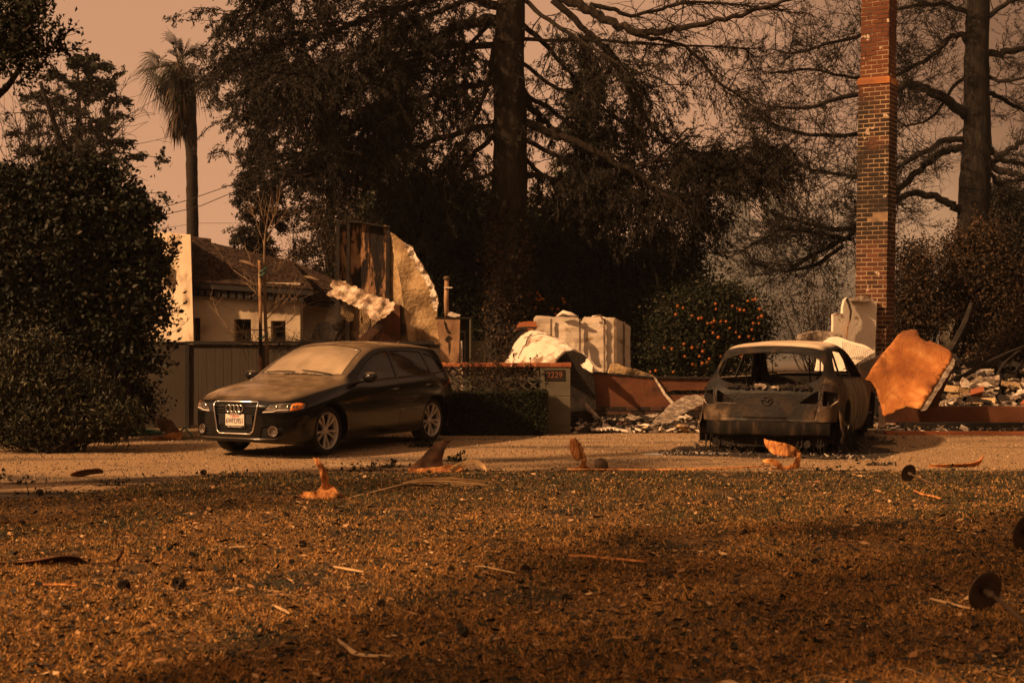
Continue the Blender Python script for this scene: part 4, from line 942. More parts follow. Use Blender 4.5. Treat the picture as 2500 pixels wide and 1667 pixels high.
# clipped hedge
Yh = 21.75; rng = np.random.default_rng(11)
def hedge(name, x0, x1, y0, y1, z1, n, label):
    t = thing(name, ((x0+x1)/2, (y0+y1)/2, 0), label, 'hedge')
    u = rng.uniform(size=(n, 3)); side_ = rng.integers(0, 5, n); dpt = rng.exponential(.05, n)
    x = x0+(x1-x0)*u[:, 0]; y = y0+(y1-y0)*u[:, 1]; z = .03+(z1-.03)*u[:, 2]
    y = np.where(side_ <= 1, y0+dpt, y); z = np.where((side_ == 2) | (side_ == 3), z1-dpt, z); x = np.where(side_ == 4, x1-dpt, x)
    wob = np.array([noise.noise(Vector((a*2.5, b*2.5, c*2.5))) for a, b, c in zip(x, y, z)])*.05
    y = y-wob*.6; z = z+wob*.7*(z > .2)
    np_mesh('foliage', leafV(np.stack([x, y, z], 1), .034, rng, aspect=.5), 4, M['leaf_dark'], t)
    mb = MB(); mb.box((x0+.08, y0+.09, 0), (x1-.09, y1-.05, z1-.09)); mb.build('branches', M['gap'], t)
    return t
hedge('clipped_hedge', xx(1060, Yh), xx(1338, Yh), Yh, Yh+.5, zz(957, Yh)+.0, 26000, 'low clipped box hedge in front of the pierced block wall')
# ================================================================ boarded gate and plain wall on the left
YF = 23.4
fw = thing('garden_wall', (xx(330, YF), YF, 0), 'plain brown rendered garden wall behind the dark bushes', 'wall')
mb = MB(); mb.box((-9.5, YF, 0), (xx(452, YF), YF+.18, zz(838, YF))); mb.build('panel', M['fence_wall'], fw)
mb = MB(); mb.box((-9.5, YF-.02, zz(838, YF)+.001), (xx(452, YF), YF+.20, zz(834, YF))); mb.build('coping', M['dark_paint'], fw)
gt = thing('driveway_gate', (xx(540, YF), YF, 0), 'brown gate of wide vertical boards between dark posts', 'gate')
mb = MB()
for a, b in ((453, 463.5), (631, 638), (700, 706), (782, 790)): mb.box((xx(a, YF), YF-.04, 0), (xx(b, YF), YF+.06, zz(834, YF)))
o_ = []
for a, b in ((453, 463.5), (631, 638), (722, 728), (812, 819)):
    mb = MB(); mb.box((xx(a, YF), YF-.04, 0), (xx(b, YF), YF+.06, zz(840, YF)-.002)); mb.build('post', M['dark_paint'], gt, bevel=.004)
mb = MB(); mb.box((xx(453, YF), YF-.05, zz(840, YF)), (xx(1060, YF), YF+.07, zz(833, YF))); mb.build('top_rail', M['dark_paint'], gt)
px = 464.5
mb = MB()
while px < 1058:
    w_ = 20.3
    mb.box((xx(px, YF)+.0015, YF, .05), (xx(px+w_, YF)-.0015, YF+.03, zz(840.5, YF)))
    px += w_
mb.build('boards', M['fence'], gt, bevel=.003)
mb = MB(); mb.box((xx(453, YF), YF+.032, .3), (xx(1060, YF), YF+.06, .4)); mb.box((xx(453, YF), YF+.032, 1.1), (xx(1060, YF), YF+.06, 1.2)); mb.build('back_rail', M['dark_paint'], gt)
# dry vine on the rail
mb = MB(); random.seed(14)
for k in range(260):
    px = random.uniform(590, 830); p = P(px, 834+random.uniform(-3, 6), YF-.03+random.uniform(-.05, .1)); pts = [p]; d = Vector((random.uniform(-1, 1), random.uniform(-.3, .3), random.uniform(-.2, 1))).normalized()
    for j in range(5): d = (d+Vector((random.uniform(-.8, .8), random.uniform(-.4, .4), random.uniform(-.8, .6)))*.6).normalized(); p = p+d*random.uniform(.03, .07); pts.append(p)
    mb.tube(pts, [.004, .0035, .003, .003, .002, .002], 3)
o = mb.build('dry_vine', M['twig']); tag(o, 'tangle of dry vine stems on the rail above the parked car', 'vine')
# ================================================================ neighbour's stucco house
YN = 27.5
hs_ = thing('stucco_house', (xx(560, YN), YN, 0), 'cream stucco house with dark shingle roof and small deep windows', 'house')
def ext_poly(mb, poly_px, Y, depth, m=0):
    vs = [P(a, b, Y) for a, b in poly_px]; n = len(vs); back = [v+Vector((0, depth, 0)) for v in vs]
    mb.add(vs+back, [tuple(range(n)), tuple(range(2*n-1, n-1, -1))]+[(i, (i+1) % n, n+(i+1) % n, n+i) for i in range(n)], m)
# front wall with real window openings
wins = [(472, 489, 776, 832), (571, 613, 779, 834), (661, 697, 783, 834)]
mb = MB(); a0, a1 = 462, 733
cols = [a0]+[v for w_ in wins for v in w_[:2]]+[a1]
def wallbox(pa, pb, ta, tb): mb.box((xx(pa, YN), YN, tb if isinstance(tb, float) else 0), (xx(pb, YN), YN+.35, ta))
for i in range(0, len(cols)-1):
    pa, pb = cols[i], cols[i+1]
    if i % 2 == 0: mb.box((xx(pa, YN), YN, 0), (xx(pb, YN), YN+.35, zz(702, YN)+.0))
    else:
        w_ = wins[i//2]; mb.box((xx(pa, YN), YN, zz(w_[2], YN)), (xx(pb, YN), YN+.35, zz(702, YN))); mb.box((xx(pa, YN), YN, 0), (xx(pb, YN), YN+.35, zz(w_[3], YN)))
mb.box((xx(a0, YN), YN+.0, zz(702, YN)), (xx(a1, YN), YN+.35, zz(690, YN)))
mb.build('wall', M['stucco'], hs_)
for w_ in wins:
    mb = MB(); X0, X1, Z0, Z1 = xx(w_[0], YN), xx(w_[1], YN), zz(w_[3], YN), zz(w_[2], YN); yy = YN+.24
    for a, b in (((X0, yy, Z0), (X1, yy+.06, Z0+.05)), ((X0, yy, Z1-.05), (X1, yy+.06, Z1)), ((X0, yy, Z0+.05), (X0+.05, yy+.06, Z1-.05)), ((X1-.05, yy, Z0+.05), (X1, yy+.06, Z1-.05)), ((X0+.05, yy+.01, (Z0+Z1)/2-.015), (X1-.05, yy+.05, (Z0+Z1)/2+.015))): mb.box(a, b)
    wf = mb.build('window', M['metal_dark'], hs_)
    mb = MB(); mb.box((X0, yy+.035, Z0), (X1, yy+.045, Z1)); mb.build('pane', M['glass_side'], wf)
    mb = MB(); mb.box((X0-.04, YN-.05, Z0-.07), (X1+.04, YN-.002, Z0-.005)); mb.build('sill', M['stucco'], wf)
# lower right wing set back
YN2 = YN+1.2
mb = MB(); mb.box((xx(725, YN2), YN2, 0), (xx(820, YN2), YN2+.3, zz(742, YN2))); mb.build('wing_wall', M['stucco'], hs_)
# bright projecting left wing: battered end wall
mb = MB(); YL = 27.15
tl, tr_, br_, bl_ = P(330, 560, YL+1.6), P(465, 573, YL), P(474, 880, YL-.3), P(330, 880, YL+1.4)
bk = Vector((.9, 3.2, 0))
mb.add([tl, tr_, br_, bl_, tl+Vector((.3, 3, 0)), P(468, 578, YN+.3), P(474, 880, YN+.3), bl_+Vector((.3, 3, 0))], [(0, 3, 2, 1), (1, 2, 6, 5), (0, 1, 5, 4), (4, 5, 6, 7), (0, 4, 7, 3)])
mb.build('gable_wall', M['stucco'], hs_)
mb = MB(); mb.box((P(378, 640, YL).x, YL+.2, zz(688, YL)), (P(395, 640, YL).x, YL+.9, zz(640, YL))); mb.build('wall_niche', M['stucco'], hs_)
# roof: eave at the front wall, ridge behind; course by course shingles
def roof(e0, e1, r0, r1, nrow, name, ncol, ov=0):
    mb = MB(); random.seed(5)
    for i in range(nrow):
        ta, tb = i/nrow, (i+1)/nrow
        A, B = e0.lerp(r0, ta), e1.lerp(r1, ta); C, D = e0.lerp(r0, tb), e1.lerp(r1, tb); nn = (B-A).cross(C-A).normalized()
        if nn.z < 0: nn = -nn
        k = max(3, int(ncol*((B-A).length/(e1-e0).length)))
        sh = (i % 2)*.5
        for j in range(-1, k+1):
            u0 = max(0, (j+sh)/k); u1 = min(1, (j+1+sh)/k)
            if u1-u0 < .1/k: continue
            g_ = .04*(u1-u0); h = .035+random.uniform(-.010, .016)
            a, b, c, d = A.lerp(B, u0+g_), A.lerp(B, u1-g_), C.lerp(D, u1-g_), C.lerp(D, u0+g_)
            dn = (a-d)*.12
            vs = [a+dn+nn*h, b+dn+nn*h, c+nn*.006, d+nn*.006, a+dn, b+dn, c, d]
            mb.add(vs, [(0, 1, 2, 3), (0, 4, 5, 1), (1, 5, 6, 2), (3, 7, 4, 0)])
    o = mb.build(name, M['roof_tile'], hs_)
    mb = MB(); mb.add([e0, e1, r1, r0]+[v-Vector((0, 0, .12)) for v in (e0, e1, r1, r0)], [(0, 1, 2, 3), (7, 6, 5, 4), (0, 4, 5, 1), (1, 5, 6, 2), (2, 6, 7, 3), (3, 7, 4, 0)])
    mb.build('roof_deck', M['dark_paint'], o); return o
YE, YR = YN-.26, YN+3.4
roof(P(462, 687, YE), P(764, 706, YE), P(462, 580, YR), P(712, 640, YR+.1), 22, 'roof', 46)
roof(P(462, 580, YR-.02)-Vector((0, 0, .02)), P(515, 588, YR), P(462, 578, YR+.3), P(505, 582, YR+.3), 1, 'ridge', 6)
roof(P(735, 731, YE+.9), P(838, 738, YE+.9), P(700, 632, YR+.5), P(822, 686, YR+.5), 18, 'wing_roof', 22)
for k in range(15):
    px = 476+k*18.6; mb = MB(); p = P(px, 706, YE+.12)
    zt = P(px, 689+(px-462)*.063, YE).z-.12
    mb.box((p.x-.05, YE+.06, zt-.13), (p.x+.05, YN, zt-.0)); 
    if k < 15: mb.build('rafter_end', M['dark_paint'], hs_)
for a, b in (((585, 637), (628, 652)), ((735, 675), (780, 685))):
    p0 = P(a[0], a[1], YE+1.9); p1 = P(b[0], b[1], YE+1.6); mb = MB(); mb.tube([p0, p0.lerp(p1, .5)+Vector((0, 0, .02)), p1], [.02, .035, .02], 6)
    o = mb.build('fallen_branch', M['twig_pale'], None, smooth=True); tag(o, 'pale fallen stick lying on the shingle roof, '+('left one above the small tree' if a[0] < 600 else 'right one near the lower wing'), 'branch')
# ================================================================ ruins
def ruin(name, px, Y, label, cat, group=None): return thing(name, (xx(px, Y), Y, 0), label, cat, group)
# tall charred board wall with its stucco skin peeling away
RY = 26.2
r_ = ruin('charred_wall', 900, RY, 'tall charred remnant of a wall with scorched boards and cracked cream stucco', 'ruined wall')
bd = [(828, 850, 548, 700), (850, 882.5, 541, 735), (882, 901.5, 543, 742), (901, 920, 545, 748), (919.5, 945, 549, 760)]
for a, b, t0, t1 in bd:
    mb = MB(); slab(mb, [(a, t0+random.uniform(-1, 3)), (b, t0+1), (b, 885), (a, 885)], lambda x_, y_, k_=.012*(int(a) % 3): RY+k_, th=.03, jag=.25, step=14, seed=int(a), grid=14, bump=.01)
    mb.build('board', M['char_board'], r_)
    mb = MB(); slab(mb, [(a+.3, 742-(a-828)*.05), (b-.3, 740-(a-828)*.05), (b-.3, 885), (a+.3, 885)], lambda x_, y_, k_=.012*(int(a) % 3): RY+k_-.014, th=.012, jag=3.5, step=7, seed=int(a)+5, grid=14, bump=.0); mb.build('pale_render', M['stucco_ruin'], r_)
for a, b, t0 in ((820, 829.5, 539), (847, 854, 537), (943, 952, 550)):
    mb = MB(); slab(mb, [(a, t0), (b, t0+1), (b-1, 885), (a-4, 885)], RY-.10, th=.10, jag=.5, step=20, seed=int(a), grid=0); mb.build('stud', M['char'], r_)
mb = MB(); slab(mb, [(848, 537), (882, 540), (948, 553), (952, 557), (882, 545), (848, 542)], RY-.13, th=.2, jag=.5, step=8, grid=0); mb.build('top_plate', M['char'], r_)
mb = MB(); slab(mb, [(944, 556), (953, 568), (962, 628), (977, 679), (985, 745), (998, 832), (1003, 890), (930, 890), (944, 760)], lambda a, b: RY+.04-.30*max(0, a-944)/50, th=.04, jag=.8, step=12, seed=3, bump=.02, grid=12); mb.build('return_panel', M['stucco_ruin'], r_)
st = [(953, 567), (964, 573), (974, 582), (983, 589), (990, 602), (1000, 598), (1008, 602), (1013, 616), (1021, 630), (1029, 641), (1036, 656), (1045, 668), (1056, 689), (1062, 705), (1069, 724), (1070, 742), (1067, 758), (1069, 790), (1073, 830), (1076, 892), (1004, 892), (998, 832), (985, 745), (977, 679), (962, 628)]
mb = MB(); slab(mb, st, lambda a, b: RY-.25-.35*max(0, (b-560)/330)+.10*math.sin((a-950)/45)+.12*math.sin(b/60), th=.05, jag=1.6, step=7, seed=9, bump=.10, bscale=2.2, grid=9); mb.build('stucco_skin', M['stucco_ruin'], r_, smooth=False)
# broken white render edge on the right of the skin
ed_ = [(983, 589), (1000, 600), (1008, 606), (1021, 632), (1036, 658), (1056, 691), (1069, 724), (1070, 742), (1067, 760), (1060, 757), (1053, 730), (1046, 700), (1034, 680), (1022, 662), (1010, 640), (996, 622), (992, 606)]
mb = MB(); slab(mb, ed_, lambda a, b: RY-.40-.35*max(0, (b-560)/330)+.10*math.sin((a-950)/45)+.12*math.sin(b/60), th=.05, jag=2.0, step=4, seed=19, bump=.07, bscale=12, grid=4); mb.build('broken_render', M['plaster_white'], r_)
# crumpled white sheet in front
sh = [(811, 684), (829, 682), (852, 694), (883, 707), (919, 722), (965, 740), (959, 758), (944, 770), (924, 781), (913, 786), (893, 765), (883, 753), (860, 745), (827, 730), (796, 719), (801, 712), (814, 707), (806, 694)]
mb = MB(); slab(mb, sh, lambda a, b: 25.2+(b-735)/120*-1.3+.03*math.sin(a/6+b/9), th=.05, jag=3.0, step=4, seed=5, bump=.045, bscale=9, grid=4)
o = mb.build('crumpled_sheet', M['plaster_dirty']); tag(o, 'crumpled white plaster sheet draped across the foot of the charred wall', 'plaster sheet')
mb = MB(); slab(mb, [(832, 750), (848, 748), (860, 757), (866, 768), (862, 782), (850, 786), (838, 775), (830, 764)], 25.6, th=.05, jag=2, step=5, seed=6, bump=.08, bscale=6, grid=6)
o = mb.build('plaster_fragment', M['stucco_ruin']); tag(o, 'small scorched plaster fragment caught in the wire below the crumpled sheet', 'plaster fragment')
mb = MB(); slab(mb, [(905, 800), (965, 744), (976, 744), (976, 890), (868, 890), (870, 832)], 25.75, th=.4, jag=.3, step=20, seed=2, grid=20)
o = mb.build('burnt_cabinet', M['plaster_red']); tag(o, 'dark red scorched cabinet side under the crumpled white sheet', 'cabinet')
mb = MB(); slab(mb, [(774, 790), (788, 786), (822, 798), (828, 808), (815, 834), (760, 836), (766, 806)], 25.0, th=.5, jag=1.5, step=6, seed=12, bump=.1, grid=10)
slab(mb, [(812, 792), (822, 789), (828, 799), (820, 804), (810, 800)], 24.95, th=.2, jag=.8, step=4, seed=13, grid=4)
o = mb.build('charred_box', M['char']); tag(o, 'black charred box lying behind the roof of the parked hatchback', 'box')
mb = MB(); random.seed(3)
def netpt(u, v): return P(795+u*140+8*math.sin(v*5), 715+v*100+u*25, 25.45+.15*math.sin(u*9+v*4))
for i in range(34):
    mb.tube([netpt(i/33, v/8) for v in range(9)], .004, 3); 
for j in range(26): mb.tube([netpt(u/10, j/25) for u in range(11)], .004, 3)
o = mb.build('wire_mesh', M['wire']); tag(o, 'stucco wire netting hanging below the crumpled white sheet', 'wire mesh')
# water heater cabinet with its flue pipe
ht = ruin('heater_cabinet', 1095, 25.4, 'scorched metal cabinet with a torn front and an upright flue pipe', 'cabinet')
HYc = 25.4
mb = MB(); slab(mb, [(1065, 775), (1123, 775), (1120, 890), (1078, 890)], HYc, th=.5, jag=.6, step=14, seed=2, bump=.02, grid=12); mb.build('casing', M['rust'], ht)
mb = MB(); mb.box((xx(1063, HYc), HYc-.02, zz(778, HYc)), (xx(1151, HYc), HYc+.6, zz(774.5, HYc))); mb.build('top_panel', M['char'], ht)
mb = MB(); X = lambda p: xx(p, HYc)
mb.box((X(1123), HYc+.40, 0), (X(1149), HYc+.45, zz(778, HYc))); mb.box((X(1146), HYc-.01, 0), (X(1149), HYc+.38, zz(778, HYc))); mb.build('side_frame', M['block'], ht)
mb = MB()
for a, b, c, d in ((1122.5, 1124, 810, 890), (1134, 1136, 810, 890), (1122.5, 1136, 808, 811)): mb.box((X(a), HYc-.03, zz(d, HYc)), (X(b), HYc-.0, zz(c, HYc)))
mb.build('door_frame', M['dark_paint'], ht)
mb = MB(); mb.box((X(1123), HYc+.02, 0), (X(1129.5), HYc+.05, zz(832, HYc))); mb.build('strip', M['plaster_white'], ht)
mb = MB(); rp = .042; xp = X(1089.5)
mb.tube([(xp, HYc+.2, zz(774, HYc)), (xp-.01, HYc+.2, zz(735, HYc)), (xp, HYc+.2, zz(682, HYc))], rp, 14, jit=.02); fl_ = mb.build('flue_pipe', M['rust'], ht, smooth=True)
mb = MB(); mb.lathe([(.03, 0), (.055, .01), (.062, .05), (.05, .075), (.03, .08)], 14, M=Matrix.Translation((xp, HYc+.2, zz(684, HYc)))); mb.build('flue_cap', M['metal_dark'], fl_, smooth=True)
mb = MB(); mb.box((xp-.045, HYc+.13, zz(703, HYc)), (xp+.10, HYc+.16, zz(700, HYc))); mb.build('bracket', M['plaster_white'], fl_)
mb = MB(); slab(mb, [(1092, 770), (1098, 761), (1108, 764), (1124, 768), (1122, 773), (1108, 775)], HYc+.05, th=.1, jag=1.2, step=4, seed=7, bump=.05, grid=4); o = mb.build('torn_insulation', M['plaster_white']); tag(o, 'torn white scrap lying on top of the metal cabinet beside its pipe', 'scrap')
mb = MB(); slab(mb, [(1084, 780), (1090, 788), (1092, 800), (1098, 814), (1091, 812), (1086, 796)], HYc-.012, th=.01, jag=1, step=5, seed=8, grid=0); slab(mb, [(1088, 825), (1096, 818), (1100, 822), (1093, 833), (1085, 832)], HYc-.012, th=.01, jag=1.2, step=4, seed=9, grid=0)
slab(mb, [(1094, 833), (1096, 833), (1098, 856), (1096, 870)], HYc-.012, th=.01, grid=0); mb.build('torn_hole', M['char'], ht)
mb = MB()
for r in range(4):
    for k in range(3):
        mb.box((xx(1149+k*11-(r % 2)*4, 26), 26, r*.2+.004+.2), (xx(1159.5+k*11-(r % 2)*4, 26), 26.2, r*.2+.396+.0))
mb2 = MB(); mb2.box((xx(1148, 26), 26.01, 0), (xx(1181, 26), 26.19, zz(832, 26)))
o = mb2.build('grey_wall', M['block']); tag(o, 'short grey block wall between the metal cabinet and the great trunk', 'wall')
# ---- curled stucco sheet
def lerp_poly(pl, u):
    k = min(int(u*(len(pl)-1)), len(pl)-2); t = u*(len(pl)-1)-k; return Vector(pl[k]).lerp(Vector(pl[k+1]), t)
Mth = [(1350, 894), (1360, 870), (1377, 855), (1400, 850), (1424, 859), (1441, 876), (1450, 895), (1448, 912)]
Bck = [(1222, 900), (1240, 868), (1262, 826), (1284, 801), (1300, 799), (1316, 810), (1330, 828), (1342, 850)]
def curl(u, v):
    a = lerp_poly(Mth, v); b = lerp_poly(Bck, v); c = a.lerp(b, u); bow = math.sin(PI*u)*6*(1 if v < .55 else .3)
    w_ = P(c.x, c.y-bow, 24.0+1.6*u+.5*math.sin(PI*v))
    return w_+Vector((0, -1, .4))*(.07*noise.noise(w_*2.0)+.035*noise.noise(w_*7)+.012*noise.noise(w_*22))
mb = MB(); mb.grid(curl, 80, 60); o = mb.build('curled_sheet', M['plaster_white'], solid=-.045, smooth=True)
mb = MB(); slab(mb, [(1353, 897), (1362, 874), (1380, 860), (1400, 856), (1424, 864), (1439, 880), (1446, 900), (1452, 940), (1456, 1000), (1393, 1000), (1393, 897)], 24.45, th=.06, jag=.5, step=9, seed=41, grid=14); sb_ = mb.build('shade_backing', M['char'], o)  # black slab added to stand for the shade inside the arch
tag(o, 'large curled sheet of white stucco forming an open arch behind the number pillar', 'stucco sheet')
mb = MB(); slab(mb, [(1262, 795), (1268, 787), (1290, 784), (1308, 786), (1312, 800), (1300, 805), (1280, 803), (1258, 806)], 25.9, th=.25, jag=1, step=5, seed=3, bump=.05, grid=6)
o = mb.build('roof_fragment', M['cap_brick']); tag(o, 'small broken piece of red clay roof lying on the curled stucco sheet', 'roof fragment')
mb = MB()
for a, b in (((1285, 800), (1243, 850)), ((1278, 800), (1240, 845)), ((1250, 803), (1310, 800))): mb.tube([P(a[0], a[1], 25.7), P((a[0]+b[0])/2+2, (a[1]+b[1])/2-2, 25.5), P(b[0], b[1], 25.4)], .018, 5)
o = mb.build('bent_lath', M['char']); tag(o, 'charred bent lath strips leaning left of the curled stucco sheet', 'lath')
# ---- pale sheet-lined cubicle
cb = ruin('white_cubicle', 1420, 26.6, 'pale boarded cubicle wall with dark stud marks rising behind the curled sheet', 'ruined wall')
CY = 26.6
segs = [(1304, 1350, 774, 772), (1350, 1418, 771, 775), (1418, 1478, 779, 774), (1478, 1502, 775, 776)]
mb = MB(); slab(mb, [(1303, 778), (1308, 771), (1340, 772), (1352, 774), (1372, 772), (1412, 776), (1414, 784), (1421, 784), (1427, 773), (1450, 774), (1466, 772), (1480, 775), (1501, 776), (1503, 925), (1303, 925)], lambda a, b: CY+.010*math.sin(a/14)+.006*math.sin(b/5+a/30), th=.06, jag=.9, step=6, seed=7, bump=.004, bscale=2.5, grid=12)
mb.build('front_sheet', M['plaster_sheet'], cb)
mb = MB(); slab(mb, [(1501, 776), (1506, 778), (1520, 785), (1539, 797), (1539, 925), (1503, 925)], lambda a, b: CY+(a-1501)/38*.7+.015*math.sin(a/5), th=.06, jag=.9, step=6, seed=8, bump=.03, grid=7)
mb.build('side_sheet', M['plaster_sheet'], cb)
for a, w_ in ((1346, 5), (1416, 4), (1476, 5), (1502, 7), (1524, 4)):
    mb = MB(); y_ = CY-.03+max(0, (a-1501)/38*.7); slab(mb, [(a-w_/2, 778+(8 if a > 1510 else 0)), (a+w_/2, 778+(8 if a > 1510 else 0)), (a+w_/2, 920), (a-w_/2, 920)], lambda p, q, y_=y_: y_-.04, th=.03, jag=.7, step=9, seed=a, grid=0); mb.build('stud_strip', mat('stud_mark', [(.3, (.10, .065, .04)), (.6, (.22, .16, .11)), (.8, (.42, .33, .24))], scale=8, detail=8, rough=.9) if 'stud' not in M else M['stud'], cb)
mb = MB(); slab(mb, [(1377, 786), (1384, 790), (1392, 800), (1402, 838), (1403, 846), (1396, 846), (1386, 832), (1378, 806)], 26.3, th=.05, jag=.8, step=5, seed=5, grid=6, bump=.04); o = mb.build('plaster_shard', M['plaster_sheet']); tag(o, 'pointed pale plaster shard leaning on the white cubicle wall', 'plaster shard')
mb = MB(); mb.tube([P(1360, 772, 26.5), P(1375, 763, 26.45), P(1395, 768, 26.4), P(1412, 774, 26.4)], [.02, .045, .04, .015], 7); mb.tube([P(1445, 773, 26.5), P(1466, 770, 26.5), P(1474, 785, 26.52), P(1473, 800, 26.55)], [.015, .02, .015, .008], 6)
o = mb.build('torn_strip', M['plaster_white'], smooth=True); tag(o, 'torn pale strips curling over the top edge of the white cubicle', 'torn strip')
# ---- low red wall on a brick plinth
YH = 24.6
lw_ = ruin('low_red_wall', 1560, YH, 'low burnt house wall of dark red plaster on a blackened brick plinth', 'ruined wall')
def lowY(a, b): return YH
mb = MB(); slab(mb, [(1393, 902), (1440, 907), (1480, 912), (1545, 918), (1596, 922), (1640, 986), (1642, 995), (1393, 995)], lowY, th=.25, jag=.8, step=8, seed=3, grid=20); mb.build('left_panel', M['plaster_red'], lw_)
mb = MB(); slab(mb, [(1599, 922), (1640, 925), (1660, 927), (1675, 922), (1700, 926), (1760, 923), (1765, 952), (1640, 953), (1626, 958)], lambda a, b: YH+.02, th=.22, jag=1.0, step=7, seed=4, grid=14); mb.build('right_panel', M['plaster_red'], lw_)
mb = MB(); slab(mb, [(1632, 964), (1765, 962), (1765, 995), (1650, 995)], lambda a, b: YH+.02, th=.22, jag=.6, step=9, seed=5, grid=14); mb.build('sill_panel', M['plaster_red'], lw_)
mb = MB(); random.seed(9); z = 0; r = 0
while z < zz(995, YH):
    x = xx(1393, YH)-(.1 if r % 2 else 0)
    while x < xx(1765, YH): mb.box((x+.004, YH-.05-random.uniform(0, .006), z+.004), (x+.205, YH+.1, z+.066)); x += .21
    z += .075; r += 1
mb.build('plinth', mat('sooty_brick', [(.1, (.012, .009, .008)), (.6, (.035, .02, .014)), (.95, (.10, .045, .028))], island=.7, rough=.9), lw_)
mb = MB(); mb.box((xx(1398, YH), YH-.03, 0), (xx(1765, YH), YH+.12, zz(994, YH)-.02)); mb.build('plinth_core', M['char'], lw_)
mb = MB(); slab(mb, [(1594, 919), (1600, 921), (1627, 962), (1648, 985), (1643, 990), (1622, 966)], YH-.05, th=.04, jag=.5, step=6, seed=2, grid=0); mb.build('broken_edge', M['plaster_white'], lw_)
mb = MB(); slab(mb, [(1393, 902), (1500, 912), (1596, 920), (1760, 921), (1760, 925), (1596, 924), (1500, 916), (1393, 907)], YH-.02, th=.28, jag=.8, step=6, seed=12, grid=0); mb.build('coping', M['char'], lw_)
mb = MB(); slab(mb, [(1486, 912), (1492, 890), (1510, 888), (1530, 897), (1560, 903), (1590, 914), (1600, 921), (1570, 920), (1500, 913)], 25.2, th=.3, jag=1.2, step=6, seed=14, bump=.08, grid=8); o = mb.build('collapsed_board', M['stucco_ruin']); tag(o, 'scorched board collapsed along the top of the low red wall', 'board')
mb = MB(); slab(mb, [(1594, 1030), (1612, 1012), (1640, 985), (1670, 968), (1700, 963), (1728, 968), (1720, 985), (1690, 998), (1660, 1014), (1638, 1032)], lambda a, b: 23.0+(1030-b)/60*.9, th=.08, jag=1.2, step=6, seed=15, bump=.06, grid=8); o = mb.build('ash_covered_board', M['ash']); tag(o, 'long ash-grey panel leaning from the ground onto the low red wall', 'panel')
mb = MB(); slab(mb, [(1393, 970), (1412, 980), (1436, 1004), (1450, 1020), (1440, 1034), (1425, 1042), (1393, 1040)], 23.2, th=.06, jag=1, step=7, seed=16, bump=.05, grid=10); o = mb.build('dark_sheet', M['char']); tag(o, 'black buckled sheet slumped beside the number pillar', 'sheet metal')
mb = MB(); mb.tube([P(1428, 985, 23.1), P(1440, 1000, 23.05), P(1452, 1010, 23), P(1462, 1020, 22.9)], [.03, .04, .03, .02], 6); o = mb.build('bent_pipe', M['ash']); tag(o, 'short pale bent pipe in the debris beside the black sheet', 'pipe')
# ---- brick chimney built brick by brick
YC = 26.0; ang = math.radians(31.7)
ch = thing('brick_chimney', (xx(2124, YC), YC, 0), 'tall lone brick chimney with smoke-blackened bricks and pale mortar', 'chimney')
fx = Vector((math.cos(ang), -math.sin(ang), 0)); fy = Vector((math.sin(ang), math.cos(ang), 0))       # along the front face; into the stack
W0, D0, cH = .585, .50, .0815
def chim_base(z): return P(2090+7*(z/8), 500, YC)*Vector((1, 1, 0)) if False else Vector((xx(2083+15.5*min(z, 8)/7.6, YC), YC, 0))
mb = MB(); cores = MB(); random.seed(77); z = 0; r = 0
while z < 8.6:
    upper = z > 6.15; o0 = chim_base(z); inset = .03 if upper else 0
    a0 = o0+fx*inset; Wf = W0-2*inset-.0; Dd = D0-inset
    bw_ = .205
    # front
    x = -(r % 2)*bw_/2
    while x < Wf-.01:
        xa, xb = max(0, x)+.008, min(Wf, x+bw_)-.008
        hole = (3.55 < z < 3.72 and xb > Wf*.62) 
        if xb-xa > .03 and not (hole and random.random() < .9):
            pr = random.uniform(-.004, .005); p = a0+fx*xa
            vs = [a0+fx*q+fy*w_+Vector((0, 0, zq)) for zq in (z+.009, z+cH-.009) for q, w_ in ((xa, -pr), (xb, -pr), (xb, .09), (xa, .09))]
            mb.add(vs, [(0, 1, 5, 4), (1, 2, 6, 5), (2, 3, 7, 6), (3, 0, 4, 7), (4, 5, 6, 7), (3, 2, 1, 0)])
        x += bw_
    x = -((r+1) % 2)*bw_/2
    while x < Dd-.01:
        xa, xb = max(.0, x)+.005, min(Dd, x+bw_)-.005
        if xb-xa > .03:
            pr = random.uniform(-.004, .005)
            for sgn, off in ((1, Wf), (-1, 0)):
                vs = [a0+fy*(q+.0)+fx*(off+sgn*w_)+Vector((0, 0, zq)) for zq in (z+.009, z+cH-.009) for q, w_ in ((xa+.003, pr-.001), (xb, pr-.001), (xb, -.09), (xa+.003, -.09))]
                mb.add(vs, [(0, 1, 5, 4), (1, 2, 6, 5), (2, 3, 7, 6), (3, 0, 4, 7), (4, 5, 6, 7), (3, 2, 1, 0)])
        x += bw_
    i_ = .006; vs = [a0+fx*q+fy*w_+Vector((0, 0, zq)) for zq in (z, z+cH) for q, w_ in ((i_, i_), (Wf-i_, i_), (Wf-i_, Dd-i_), (i_, Dd-i_))]
    cores.add(vs, [(0, 1, 5, 4), (1, 2, 6, 5), (2, 3, 7, 6), (3, 0, 4, 7), (4, 5, 6, 7), (3, 2, 1, 0)])
    z += cH; r += 1
mbk = mat('chimney_brick', [(.15, (.025, .013, .009)), (.5, (.07, .028, .016)), (.8, (.13, .05, .026)), (.97, (.24, .12, .065))], scale=4, rough=.9, island=.6, bump=.006, bscale=30)
layer(mbk, (.022, .015, .011), .30, .50, scale=1.3, detail=6, zr=(2.9, 3.5))
layer(mbk, (.11, .036, .016), .30, .45, scale=1.4, detail=4, zr=(5.6, 6.2))
layer(mbk, (.50, .40, .30), .64, .70, scale=5, detail=7, seed=2)
